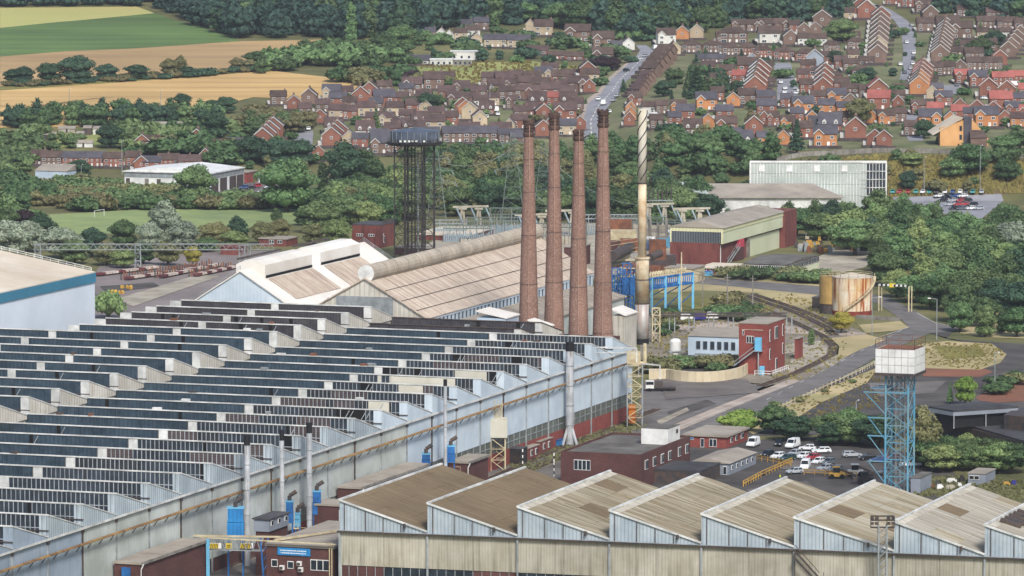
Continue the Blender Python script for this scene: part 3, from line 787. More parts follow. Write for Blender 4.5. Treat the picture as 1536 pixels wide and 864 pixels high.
# ---------------------------------------------------------------- teal trimmed white store (E)
mat('teal_trim', '3f7f9b', '3a748f', scale=.2, rough=.6, grime=.1)
mat('store_white', 'd6dfea', 'c8d2de', scale=.05, rough=.7, grime=.08)
mat('roof_cream', 'd2c8b8', 'bfb19c', scale=.05, rough=.85, grime=.12, gscale=.03)
nE = -168.0
sE = s_at(nE, 142, 28)
zE = _h(W(sE, nE), 409)
tE = thing('teal_trim_store', 'tall white store with a teal eaves band at the left edge', 'warehouse', W(sE - 150, nE, 0))
m = MB(); m.wbox(sE - 150, sE, nE - 70, nE, 0, zE - 2.6); m.build('wall', 'store_white', tE)
m = MB(); m.wbox(sE - 150, sE + .2, nE, nE + .3, zE - 2.6, zE); m.build('eaves_band', 'teal_trim', tE)
for sgn in (0, 1):
 m = MB(); n0, n1 = (nE - 35, nE + .2) if sgn == 0 else (nE - 70, nE - 35)
 zz = [zE + 6.2, zE] if sgn == 0 else [zE, zE + 6.2]
 m.extr([W(sE - 150, n0, zz[0]), W(sE, n0, zz[0]), W(sE, n1, zz[1]), W(sE - 150, n1, zz[1])][::-1], (0, 0, .3)); m.build('roof_slope', 'roof_cream', tE)
m = MB(); m.extr([W(sE - .4, nE - 70, zE - 2.7), W(sE - .4, nE - .1, zE - 2.7), W(sE - .4, nE - .1, zE - .05), W(sE - .4, nE - 35, zE + 6.1), W(sE - .4, nE - 70, zE)][::-1], tuple(.3 * q for q in (WV[0], WV[1], 0))); m.build('gable', 'store_white', tE)
rail(tE, [W(sE, nE - 70, zE + .3), W(sE, nE - 35, zE + 6.5), W(sE, nE - 1, zE + .3)], step=2.4, w=.14, mtl='white_trim')
# ---------------------------------------------------------------- front shed with big sheet roofs
mat('fr_roof_a', '6e5e48', '7f6f56', scale=1.2, rough=.95, coord='uv', stretch=(1, .12, 1), grime=.2, gscale=.05, stripes=(1.1, .2), stain=('8d8068', (.8, .06, 1), .55, .85))
mat('fr_roof_b', '8d8168', '75694f', scale=.6, rough=.95, coord='uv', stretch=(1, .15, 1), grime=.25, gscale=.06, stain=('b4ad9b', (.9, .045, 1), .44, .74), lo=.3, hi=.7)
mat('fr_roof_c', 'a0957a', '877a5e', scale=.6, rough=.95, coord='uv', stretch=(1, .15, 1), grime=.25, gscale=.06, stain=('b5b1a4', (.9, .045, 1), .42, .75), lo=.3, hi=.7)
mat('fr_roof_d', 'a19a8a', '8a8170', scale=.6, rough=.95, coord='uv', stretch=(1, .15, 1), grime=.2, gscale=.06, stain=('bdbab0', (.9, .05, 1), .42, .75), lo=.3, hi=.7)
mat('fr_roof_w', 'c2bdb0', 'a0998a', scale=.9, rough=.95, coord='uv', stretch=(1, .3, 1), grime=.2, gscale=.1)
mat('fr_gable', 'b4c0c8', '9aa8b2', scale=.2, rough=.65, grime=.15, gscale=.08, stripes=(.75, .28), stain=('77796f', (1.2, .1, 1), .6, .9))
mat('fr_wall', 'b4b0a2', '9f9a89', scale=.2, rough=.75, grime=.2, gscale=.06, stripes=(.6, .16), stain=('6b6659', (1.4, .08, 1), .5, .85))
ZG, HT = 14.0, 5.9
g0 = Vector(P(507, 795, ZG)); g1 = Vector(P(1536, 837, ZG)); fd = (g1 - g0).normalized()
UR = [510, 642, 777, 915, 1053, 1192, 1342, 1478, 1625]
def on_front(u, z=ZG):
 k = (u - 768) / FPX
 c = k * (g0.y * ct - (z - CAM_H) * st)
 return (c - g0.x) / (fd.x - k * fd.y * ct)
TF = [on_front(u, ZG + HT) for u in UR]
BW = Vector((WV[0], WV[1], 0))
front = thing('front_shed', 'nearest shed with eight weathered sheet roof teeth and grey ribbed wall', 'factory', tuple(g0 - Vector((0, 0, ZG))))
DEP = [58, 57.5, 57, 57, 57, 57, 57, 57]
rm_ = ['fr_roof_a', 'fr_roof_a', 'fr_roof_b', 'fr_roof_b', 'fr_roof_b', 'fr_roof_c', 'fr_roof_d', 'fr_roof_d']
upz = Vector((0, 0, 1))
for i in range(8):
 t0, t1 = TF[i], TF[i + 1]
 a = g0 + fd * t0; b = g0 + fd * t1; D = BW * DEP[i]
 zr = ZG + HT
 A = Vector((a.x, a.y, zr)); B = Vector((b.x, b.y, ZG + .25))
 NS, NR = 7, 4
 TR = (0, .09, .36, .68, 1)
 for j in range(NS):
  for r_ in range(NR):
   q = []
   for (jj, rr_) in ((j, r_), (j, r_ + 1), (j + 1, r_ + 1), (j + 1, r_)):
    q.append(A.lerp(B, TR[rr_]) + D * (jj / NS))
   lift = Vector((0, 0, .05 + .07 * ((j + r_) % 2) + .03 * ((j * 7 + r_ * 3 + i) % 3)))
   q = [p + lift for p in q]
   sh = MB(); sh.extr([p - Vector((0, 0, .12)) for p in q], (0, 0, .12))
   if rm_[i] == 'fr_roof_a': mm = 'fr_roof_a'
   else: mm = rm_[i] if (j * 5 + r_ * 3 + i) % 6 else ('fr_roof_a' if (i + j) % 2 and i > 4 else rm_[max(0, i - 1)])
   if r_ == 0 and i > 1: mm = 'fr_roof_w'
   sh.build('roof_sheet', mm, front)
 m = MB(); m.extr([a - fd * 0 - Vector((0, 0, .2)), b - Vector((0, 0, .2)), b + Vector((0, 0, .2)), A], tuple(-BW * .3)); gb = m.build('gable', 'fr_gable', front)
 m = MB(); m.beam(A - BW * .4 + upz * .2, Vector((b.x, b.y, ZG + .45)) - BW * .4, .5, .3); m.build('verge', 'white_trim', gb)
 m = MB()
 for j in (.06, .3, .5, .7): p = a + fd * (t1 - t0) * j - BW * .4; m.beam(p, p + upz * (HT * (1 - j) - .1), .16)
 m.build('sheet_joint', 'steel_dark', gb)
 m = MB(); m.beam(A - BW * .4 + upz * .25, A + D + upz * .25, .5, .35); m.build('ridge_cap', 'white_trim', front)
 m = MB(); w0 = a + D; m.extr([a + Vector((0, 0, -.2)), a + D + Vector((0, 0, -.2)), A + D - upz * .1, A - upz * .1], tuple(fd * .2)); m.build('tooth_face', 'clad_grey', front)
 for j in range(2):
  p = a + fd * (t1 - t0) * j / 2; q = a + fd * (t1 - t0) * (j + 1) / 2
  m = MB(); m.extr([Vector((p.x, p.y, 7)) + fd * .04, Vector((q.x, q.y, 7)) - fd * .04, Vector((q.x, q.y, ZG - .3)) - fd * .04, Vector((p.x, p.y, ZG - .3)) + fd * .04], tuple(BW * .3)); m.build('wall_panel', 'fr_wall', front)
  m = MB(); wm = 'glass_dark' if (i, j) not in ((0, 0), (1, 1), (4, 0)) else 'brick_dark'
  m.extr([Vector((p.x, p.y, 4)) + fd * .1 + BW * .15, Vector((q.x, q.y, 4)) - fd * .1 + BW * .15, Vector((q.x, q.y, 6.9)) - fd * .1 + BW * .15, Vector((p.x, p.y, 6.9)) + fd * .1 + BW * .15], tuple(BW * .3))
  lw = m.build('lower_window', wm, front)
  m = MB()
  for e in range(5): x = p.lerp(q, e / 5); m.beam(Vector((x.x, x.y, 4)), Vector((x.x, x.y, 6.9)), .12)
  m.build('frame', 'steel_galv', lw)
 m = MB(); m.beam(Vector((a.x, a.y, 0)) - BW * .35, Vector((a.x, a.y, ZG)) - BW * .35, .4); m.build('downpipe', 'steel_galv', front)
 m = MB(); p = a + fd * (t1 - t0) * .75 - BW * .9 + upz * 1.0; m.tube(p, p + upz * .9, .25, n=8); m.beam(p - BW * 0, p + BW * .8, .12); m.build('gable_lamp', 'steel_dark', front)
m = MB(); m.beam(g0 - BW * .5 - upz * .15, g0 + fd * TF[8] - BW * .5 - upz * .15, .5, .35); m.build('gutter', 'steel_dark', front)
m = MB(); m.beam(g0 - BW * .75 + upz * .05, g0 + fd * TF[8] - BW * .75 + upz * .05, .15, .12); m.build('gutter_rail', 'steel_galv', front)
m = MB(); a = g0 + fd * TF[0]; m.extr([Vector((a.x, a.y, 0)), Vector((a.x, a.y, 0)) + BW * 58, Vector((a.x, a.y, ZG)) + BW * 58, Vector((a.x, a.y, ZG))], tuple(fd * .3)); m.build('side_wall', 'clad_grey', front)
m = MB(); a = g0 + fd * TF[0] + BW * 57.6; b = g0 + fd * TF[8] + BW * 57.6; m.extr([Vector((a.x, a.y, 0)), Vector((b.x, b.y, 0)), Vector((b.x, b.y, ZG)), Vector((a.x, a.y, ZG))], tuple(-BW * .3)); m.build('back_wall', 'clad_grey', front)
for i in range(8):
 a = g0 + fd * TF[i] + BW * DEP[i]; b = g0 + fd * TF[i + 1] + BW * DEP[i]
 m = MB(); m.extr([a - upz * .2, b - upz * .2, b + upz * .2, Vector((a.x, a.y, ZG + HT - .1))], tuple(-BW * .2)); m.build('back_gable', 'fr_gable', front)
# rack of small skylights on the last tooth
t0, t1 = TF[7], TF[8]
a = g0 + fd * t0; b = g0 + fd * t1; A = Vector((a.x, a.y, ZG + HT)); B = Vector((b.x, b.y, ZG + .25))
for k in range(5):
 m = MB(); p = A.lerp(B, .05) + BW * (8 + k * 3.3) + upz * .5; q = A.lerp(B, .26) + BW * (8 + k * 3.3) + upz * .5
 m.beam(p, q, 1.5, .7); m.build('roof_vent', 'steel_dark', front)
# outside stair on the front wall
def at_f(u): return g0 + fd * on_front(u)
p0 = at_f(1195) - BW * 1.2; p1 = at_f(1232) - BW * 1.2
m = MB(); m.beam(p0 - upz * .3, p1 - upz * 5.4, .3); m.beam(p0 - upz * 0 + upz * .9, p1 - upz * 4.3, .12); m.beam(p0 - upz * 1.2 - BW * 1, p1 - upz * 6.2 - BW, .3)
m.beam(at_f(1195) - BW * 1.2 - upz * 5.4, at_f(1240) - BW * 1.2 - upz * 5.4, .3); m.beam(at_f(1240) - BW * 1.2 - upz * 5.4, at_f(1240) - BW * 1.2 - upz * 14, .2)
m.beam(p0 - upz * .2, p0 - upz * 14, .2); m.beam(at_f(1238) - BW * 1.2 - upz * 5.4, at_f(1238) - BW * 1.2 - upz * 4.2, .12)
tag(m.build('wall_stair', 'steel_dark', org=tuple(p0 - upz * ZG)), 'grey steel stair slanting down the front shed wall', 'stair')
# floodlight mast in front of the front shed
pm = Vector(P(1333, 935, 0)); pm = Vector(W(*SN(tuple(at_f(1332) - BW * 4)), 0))
mast = thing('floodlight_mast', 'grey lattice floodlight mast standing before the front shed', 'mast', tuple(pm))
hm = _h(pm, 787)
m = MB()
for dx, dy in ((-.8, -.8), (.8, -.8), (.8, .8), (-.8, .8)): m.beam(pm + Vector((dx, dy, 0)), pm + Vector((dx, dy, hm)), .28)
z = 0
while z < hm - 1.5:
 for (ax, ay), (bx, by) in (((-.8, -.8), (.8, -.8)), ((.8, -.8), (.8, .8)), ((-.8, .8), (.8, .8)), ((-.8, -.8), (-.8, .8))):
  m.beam(pm + Vector((ax, ay, z)), pm + Vector((bx, by, z + 1.5)), .12)
 z += 1.5
m.build('lattice_column', 'steel_galv', mast)
m = MB()
for dx in (-2.0, -1.2, 1.2, 2.0):
 for dz in (0, 1.0): m.box(pm.x + dx - .3, pm.x + dx + .3, pm.y - .3, pm.y + .3, hm + dz, hm + dz + .5)
for zz in (hm - .6, hm + .8, hm + 1.6): m.beam(pm + Vector((-2.3, 0, zz)), pm + Vector((2.3, 0, zz)), .14); m.beam(pm + Vector((-2.3, 1, zz)), pm + Vector((2.3, 1, zz)), .14)
for dx in (-2.3, -.8, .8, 2.3): m.beam(pm + Vector((dx, 0, hm - .6)), pm + Vector((dx, 0, hm + 1.6)), .12)
m.build('lamp_cage', 'steel_dark', mast)
# ================================================================== chimneys
mat('chimney_brick', '93776a', '7a5d51', scale=2.2, rough=.95, grime=.2, gscale=.12, stretch=(1, 1, 1.2), stain=('c0b0a4', (2.6, 2.2, 1), .62, .70), lo=.4, hi=.6, detail=8)
mat('chimney_top', '4b3a36', '5e4a40', scale=1.0, rough=.95)
mat('conductor', 'b09080', scale=1)
def brick_chimney(u, vtop, label, lean=0.0, ragged=0):
 s = 424.0
 n = n_at(s, u)
 p = W(s, n, 0)
 h = _h(p, vtop)
 root = thing('brick_chimney', label, 'chimney', p, 'four brick chimneys of the works')
 rb, rt = 3.0, 1.3
 prof = [(rb * 1.02, 0), (rb, 3)]
 K = 18
 for i in range(1, K + 1):
  t = i / K
  prof.append((rb + (rt - rb) * t, 3 + (h - 7) * t))
 m = MB(); m.lathe(p, prof, 20); m.build('shaft', 'chimney_brick', root, smooth=False)
 rr = random.Random(int(u))
 zt = h - 4
 m = MB(); m.lathe(p, [(rt + .12, zt), (rt + .3, zt + .4), (rt + .3, zt + .9), (rt + .1, zt + 1.1)], 20)
 z = zt + 1.1
 while z < h - ragged:
  m.lathe(p, [(rt + .02, z), (rt + .02, z + .45)], 20); m.lathe(p, [(rt + .26, z + .45), (rt + .26, z + .75)], 20)
  z += .85
 m.build('crown', 'chimney_top', root)
 for q in range(7):
  a = rr.random() * 6.28
  m = MB(); x, y = p[0] + math.cos(a) * rt, p[1] + math.sin(a) * rt
  m.box(x - .35, x + .35, y - .35, y + .35, h - ragged - .4, h - ragged + rr.random() * .9); m.build('loose_brickwork', 'chimney_top', root)
 for q, f in enumerate((.22, .40, .58, .74, .86)):
  r_ = rb + (rt - rb) * ((f * h - 3) / (h - 7))
  m = MB(); m.lathe(p, [(r_ + .05, f * h), (r_ + .05, f * h + .16)], 20); m.build('iron_band', 'steel_dark', root)
 m = MB(); m.beam((p[0] - .2, p[1] - rb - .1, 8), (p[0] + .2, p[1] - rt - .35, h - 1), .14); m.build('lightning_strip', 'conductor', root)
brick_chimney(793, 182, 'brick chimney furthest left of the row of four', ragged=.2)
brick_chimney(831, 172, 'brick chimney second from the left in the row of four')
brick_chimney(867.5, 188, 'brick chimney with weeds on its broken top, third in the row', ragged=1.6)
brick_chimney(904, 168, 'brick chimney furthest right, beside the steel stack')
m = MB(); m.wbox(416, 432, -52, -22, 0, 15); tag(m.build('flue_block', 'brick_dark'), 'dark brick flue block under the four chimneys', 'flue block')
# steel stack
mat('stack_steel', 'b5b3b2', '9c9894', scale=.3, rough=.45, metal=.1, grime=.2, gscale=.08, stain=('9c6a3e', (.5, .06, 1), .52, .75))
mat('stack_rusty', 'cdc2a8', 'ab9270', scale=.25, rough=.7, grime=.25, gscale=.1, stain=('8a5c3c', (.5, .08, 1), .55, .78))
mat('stack_white', 'd0ccc0', 'b9b29c', scale=.2, rough=.6, grime=.15, stain=('a08a60', (.5, .06, 1), .55, .8))
p = P(963, 516); h = _h(p, 163); z1 = _h(p, 383); z2 = _h(p, 455); z3 = _h(p, 275)
stk = thing('steel_stack', 'tall pale steel stack with black spiral strakes and rusty lower half', 'chimney', p)
m = MB(); m.lathe(p, [(1.95, 0), (1.95, z2)], 24); m.build('lower_tube', 'stack_steel', stk, smooth=True)
m = MB(); m.lathe(p, [(1.97, z2), (1.97, z1 - 4), (2.0, z1 - 1)], 24); m.build('middle_tube', 'stack_rusty', stk, smooth=True)
m = MB(); m.lathe(p, [(2.3, z1 - 1), (2.3, z1 - .5)], 24); m.build('collar', 'stack_rusty', stk)
m = MB(); m.lathe(p, [(1.22, z1 - .6), (1.22, z3)], 20); m.build('upper_tube', 'stack_rusty', stk, smooth=True)
m = MB(); m.lathe(p, [(1.24, z3), (1.24, h)], 20); m.build('top_tube', 'stack_white', stk, smooth=True)
m = MB(); m.lathe(p, [(1.98, 0), (1.98, 1.6)], 24); m.build('base_ring', 'black', stk)
for zz in (z2, z3, z1 - 7): m = MB(); m.lathe(p, [(2.05 if zz < z1 - 1 else 1.34, zz - .1), (2.05 if zz < z1 - 1 else 1.34, zz + .2)], 24); m.build('flange', 'steel_dark', stk)
for k in range(3):
 m = MB(); prev = None
 for i in range(49):
  a = 2 * math.pi * (i / 48 * 1.7 + k / 3); zz = z3 + 1 + (h - z3 - 1.5) * i / 48
  q = (p[0] + math.cos(a) * 1.36, p[1] + math.sin(a) * 1.36, zz)
  if prev: m.beam(prev, q, .22)
  prev = q
 m.build('spiral_strake', 'steel_black', stk)
m = MB()
for x in (2.1, 2.7): m.beam((p[0] + x, p[1], 4), (p[0] + x - .3, p[1], h - 1), .1)
z = 4
while z < h - 1: m.beam((p[0] + 2.0, p[1], z), (p[0] + 2.6, p[1], z), .09); z += 1.1
tag(m.build('ladder', 'steel_dark', stk), kind='stuff')
# ---------------------------------------------------------------- lattice helper
def lattice(m, corners, z0, z1, step, w=.25, wb=.12, taper=None):
 n = len(corners)
 def pt(i, z):
  x, y = corners[i]
  if taper:
   cx = sum(c[0] for c in corners) / n; cy = sum(c[1] for c in corners) / n
   f = 1 - (z - z0) / (z1 - z0) * (1 - taper)
   return (cx + (x - cx) * f, cy + (y - cy) * f, z)
  return (x, y, z)
 for i in range(n): m.beam(pt(i, z0), pt(i, z1), w)
 z = z0; k = 0
 while z < z1 - .1:
  zz = min(z1, z + step)
  for i in range(n):
   j = (i + 1) % n
   m.beam(pt(i, zz), pt(j, zz), wb)
   if k % 2: m.beam(pt(i, z), pt(j, zz), wb)
   else: m.beam(pt(j, z), pt(i, zz), wb)
  z = zz; k += 1
# black tank tower
p = P(622, 392); px = FPX / p[1]
hb = _h(p, 215); ht = _h(p, 196)
tw = thing('tank_tower', 'black lattice tower carrying a wide blue grey tank', 'water tower', p)
R0 = 7.1
cs = [(p[0] + R0 * math.cos(math.radians(a)), p[1] + R0 * math.sin(math.radians(a))) for a in (200, 245, 290, 335, 20, 110)]
for i, c in enumerate(cs):
 m = MB(); m.beam((c[0], c[1], 0), (c[0], c[1], hb), .42); m.build('leg', 'steel_black', tw)
m = MB(); z = 0; k = 0
while z < hb - 1:
 zz = min(hb, z + 4.6)
 for i in range(6):
  a, b = cs[i], cs[(i + 1) % 6]
  m.beam((a[0], a[1], zz), (b[0], b[1], zz), .16)
  m.beam((a[0], a[1], z), (b[0], b[1], zz), .12); m.beam((b[0], b[1], z), (a[0], a[1], zz), .12)
 z = zz; k += 1
tag(m.build('bracing', 'steel_black', tw), kind='stuff')
for dx, r_, hh in ((-2.2, .32, hb), (-.9, .22, hb), (1.2, .35, hb - 3), (2.6, .18, hb - 6), (3.6, .16, hb), (.2, .2, hb)):
 m = MB(); m.tube((p[0] + dx, p[1] - 2, 0), (p[0] + dx, p[1] - 2, hh), r_, n=8); m.build('riser_pipe', 'steel_black' if r_ != .35 else 'steel_galv', tw)
m = MB(); lattice(m, [(p[0] + a, p[1] + b) for a, b in ((-3.4, -3), (3, -3.4), (3.4, 3), (-3, 3.4))], 0, hb, 2.6, .3, .15); tag(m.build('core_frame', 'steel_black', tw), kind='stuff')
mat('tank_blue', '5a6474', '454f5e', scale=.3, rough=.5, grime=.25, gscale=.2)
m = MB(); m.lathe((p[0], p[1], 0), [(8.9, hb - .5), (9.4, hb), (9.6, hb + .6)], 12); m.build('platform', 'steel_black', tw)
m = MB(); m.lathe((p[0], p[1], 0), [(8.0, hb + .6), (8.4, hb + 1.6), (8.4, ht), (3, ht + .7)], 12); tk = m.build('tank', 'tank_blue', tw)
m = MB()
for i in range(24):
 a = 2 * math.pi * i / 24; m.beam((p[0] + 8.4 * math.cos(a), p[1] + 8.4 * math.sin(a), hb + .6), (p[0] + 8.4 * math.cos(a), p[1] + 8.4 * math.sin(a), ht), .12)
 m.beam((p[0] + 9.5 * math.cos(a), p[1] + 9.5 * math.sin(a), hb + .6), (p[0] + 9.5 * math.cos(a), p[1] + 9.5 * math.sin(a), hb + 1.9), .08)
tag(m.build('tank_ribs', 'steel_galv', tk), kind='stuff')
rail(tw, [(p[0] + 9.5 * math.cos(2 * math.pi * i / 12), p[1] + 9.5 * math.sin(2 * math.pi * i / 12), hb + .6) for i in range(13)], step=2.5, w=.09, mtl='steel_dark')
for i, dx in enumerate((-4.5, -3, -1.6, -.5, .8, 3.4)): m = MB(); m.box(p[0] + dx - .35, p[0] + dx + .35, p[1] - 9.2, p[1] - 8.6, hb + 1.0, hb + 1.6); m.build('lamp', 'white_paint', tw)
m = MB(); lattice(m, [(p[0] - 1, p[1] - 1), (p[0] + 1, p[1] - 1), (p[0] + 1, p[1] + 1), (p[0] - 1, p[1] + 1)], ht, ht + 7, 1.6, .16, .09, .3); m.build('aerial_mast', 'steel_dark', tw)
# white panelled water tower
p = P(1349, 738); s_, n_ = SN(p)
wt = thing('water_tower', 'white panelled tank on turquoise lattice legs above the car park', 'water tower', p)
zb = _h(p, 557); zt = _h(p, 521)
hs = 4.6
l = 2.65
legs = [(s_ - l, n_ - l), (s_ - l, n_ + l), (s_ + l, n_ + l), (s_ + l, n_ - l)]
for i, (a, b) in enumerate(legs):
 m = MB(); q = W(a, b, 0); m.beam(q, (q[0], q[1], zb - .6), .4); m.build('leg', 'steel_cyan', wt)
m = MB(); K = 7
for k in range(K):
 z0, z1_ = (zb - .6) * k / K, (zb - .6) * (k + 1) / K
 for i in range(4):
  a, b = legs[i], legs[(i + 1) % 4]
  m.beam(W(a[0], a[1], z1_), W(b[0], b[1], z1_), .2)
  m.beam(W(a[0], a[1], z0), W(b[0], b[1], z1_), .14); m.beam(W(b[0], b[1], z0), W(a[0], a[1], z1_), .14)
m.build('bracing', 'steel_cyan', wt)
m = MB(); lattice(m, [W(s_ - .5, n_ - .9)[:2], W(s_ - .5, n_ + .3)[:2], W(s_ + .7, n_ + .3)[:2], W(s_ + .7, n_ - .9)[:2]], 0, zb - .6, 2.2, .12, .08); m.tube(W(s_, n_ + 1.1, 0), W(s_, n_ + 1.1, zb), .22, n=8); m.build('ladder_cage', 'steel_galv', wt)
m = MB()
for k, f in enumerate((.26, .47, .62, .83)):
 z0 = zb * f; w_ = 7.2 if k != 3 else 8.2
 m.beam(W(s_ - l, n_ - l - w_ + 3, z0), W(s_ - l, n_ + (l if k == 3 else -1), z0), .28)
 m.beam(W(s_ - l, n_ - l - w_ + 3.2, z0), W(s_ - l, n_ - l, z0 - 5.0), .18)
m.build('side_platforms', 'steel_cyan', wt)
m = MB(); m.wbox(s_ - l - .5, s_ + l, n_ - l - 3.4, n_ - l, zb * .86, zb * .86 + .2); mm = m.build('valve_platform', 'steel_cyan', wt)
rail(wt, [W(s_ - l - .5, n_ - l - 3.4, zb * .86), W(s_ - l - .5, n_ - l, zb * .86)], step=1.2)
m = MB(); m.wbox(s_ - hs - .2, s_ + hs + .2, n_ - hs - .2, n_ + hs + .2, zb - .6, zb); m.build('tank_floor', 'steel_dark', wt)
pw_ = 2 * hs / 6; ph = (zt - zb) / 3
for face in range(4):
 for i in range(6):
  for j in range(3):
   a0 = -hs + i * pw_ + .04; a1 = a0 + pw_ - .08; z0 = zb + j * ph + .04; z1_ = z0 + ph - .08
   m = MB()
   if face == 0: m.wbox(s_ - hs, s_ - hs + .1, n_ + a0, n_ + a1, z0, z1_)
   elif face == 1: m.wbox(s_ + a0, s_ + a1, n_ + hs - .1, n_ + hs, z0, z1_)
   elif face == 2: m.wbox(s_ + hs - .1, s_ + hs, n_ + a0, n_ + a1, z0, z1_)
   else: m.wbox(s_ + a0, s_ + a1, n_ - hs, n_ - hs + .1, z0, z1_)
   m.build('panel', 'white_paint', wt)
m = MB(); m.wbox(s_ - hs + .05, s_ + hs - .05, n_ - hs + .05, n_ + hs - .05, zb, zt - .1); m.build('tank_joints', 'steel_dark', wt)
m = MB(); m.wbox(s_ - hs + .2, s_ + hs - .2, n_ - hs + .2, n_ + hs - .2, zt - .12, zt - .02); m.build('tank_cover', 'rust_red', wt)
c4 = [W(s_ - hs, n_ - hs, zt), W(s_ - hs, n_ + hs, zt), W(s_ + hs, n_ + hs, zt), W(s_ + hs, n_ - hs, zt), W(s_ - hs, n_ - hs, zt)]
rail(wt, c4, h=2.2, step=2.4, w=.08, mtl='rust_red')
# rusty round tank
mat('tank_rust', 'ded8c8', 'c8a671', scale=.22, rough=.75, stretch=(1, 1, .5), grime=.15, gscale=.1, stain=('96501f', (.75, .07, 1), .50, .62), detail=8)
mat('tank_low', '8a3f30', '6b3226', scale=.5, rough=.8)
p = P(1280, 474); p = (p[0], p[1] + 6.2, 0); r_ = 6.15
ztk = _h((p[0], p[1] - r_), 417.5)
rt_ = thing('storage_tank', 'round oil tank streaked orange with rust beside the road', 'storage tank', p)
m = MB(); m.lathe(p, [(r_, 1.2), (r_, ztk)], 32, cap=False); m.build('shell', 'tank_rust', rt_, smooth=True)
m = MB(); m.lathe(p, [(r_ + .02, 0), (r_ + .02, 1.3)], 32); m.build('bottom_ring', 'tank_low', rt_)
m = MB(); m.lathe(p, [(r_ + .1, ztk - .1), (r_ + .1, ztk + .1), (.4, ztk + 1.1)], 32); m.build('roof', 'roof_cream', rt_)
m = MB(); m.lathe(p, [(r_ + .06, ztk * .68), (r_ + .06, ztk * .68 + .12)], 32); m.lathe(p, [(r_ + .06, ztk * .36), (r_ + .06, ztk * .36 + .12)], 32); m.build('seam_band', 'tank_rust', rt_)
m = MB(); prev = None
for i in range(15):
 a = math.radians(-120 + i * 8.5); q = (p[0] + (r_ + .6) * math.cos(a), p[1] + (r_ + .6) * math.sin(a), 1 + (ztk - 1) * i / 14)
 if prev: m.beam(prev, q, .9, .15); m.beam(add3(prev, (0, 0, 1)), add3(q, (0, 0, 1)), .1); m.beam(q, add3(q, (0, 0, 1)), .08)
 prev = q
m.build('spiral_stair', 'steel_cream', rt_)
rail(rt_, [(p[0] + r_ * math.cos(2 * math.pi * i / 14), p[1] + r_ * math.sin(2 * math.pi * i / 14), ztk + .1) for i in range(15)], step=3, w=.1, mtl='steel_cream')
p2 = (p[0] - 6.2, p[1] + 2.5, 0)
mat('tank_ochre', 'b09258', '9a7d48', scale=.3, rough=.75, grime=.15)
t2 = thing('storage_tank', 'ochre tank standing just behind the rusty one', 'storage tank', p2)
m = MB(); m.lathe(p2, [(3.6, 3.0), (3.6, ztk - .2)], 24); m.build('shell', 'tank_ochre', t2, smooth=False)
rail(t2, [(p2[0] + 3.6 * math.cos(2 * math.pi * i / 10), p2[1] + 3.6 * math.sin(2 * math.pi * i / 10), ztk - .1) for i in range(11)], step=3, w=.1, mtl='steel_cream')
m = MB(); m.lathe(p2, [(3.4, 0), (3.4, 3.1)], 16); m.build('skirt', 'steel_dark', t2)
a_, b_ = P(1300, 478), P(1350, 482)
m = MB(); m.beam(add3(a_, (-3, 0, .6)), add3(b_, (0, 0, .6)), .3, 1.2); tag(m.build('bund_wall', 'concrete', org=a_), 'low dark concrete wall in front of the rusty tank', 'wall')
# ---------------------------------------------------------------- boxy buildings from their silhouettes
def box_px(uL, uC, uR, vb, vt):
 p = P(uC, vb); s, n = SN(p); h = _h(p, vt)
 return s, s_at(n, uR), n_at(s, uL), n, h
def windows_on(root, face, box, lst, frame='white_paint', glass='glass_dark', cross=1):
 "lst: (fraction along, width m, z0, height)"
 s0, s1, n0, n1, h = box
 for item in lst:
  f, w, z0, hh = item[:4]
  nx = item[4] if len(item) > 4 else cross
  gm = item[5] if len(item) > 5 else glass
  m = MB(); g = MB()
  if face == 'front':
   c = n0 + (n1 - n0) * f
   m.wbox(s0 - .12, s0 + .02, c - w / 2, c + w / 2, z0, z0 + hh)
   for i in range(nx):
    a = c - w / 2 + w * i / nx + .12; b = c - w / 2 + w * (i + 1) / nx - .06
    g.wbox(s0 - .15, s0 - .05, a, b, z0 + .14, z0 + hh - .14)
  else:
   c = s0 + (s1 - s0) * f
   m.wbox(c - w / 2, c + w / 2, n1 - .02, n1 + .12, z0, z0 + hh)
   for i in range(nx):
    a = c - w / 2 + w * i / nx + .12; b = c - w / 2 + w * (i + 1) / nx - .06
    g.wbox(a, b, n1 + .05, n1 + .15, z0 + .14, z0 + hh - .14)
  fr = m.build('window', frame, root); g.build('pane', gm, fr)
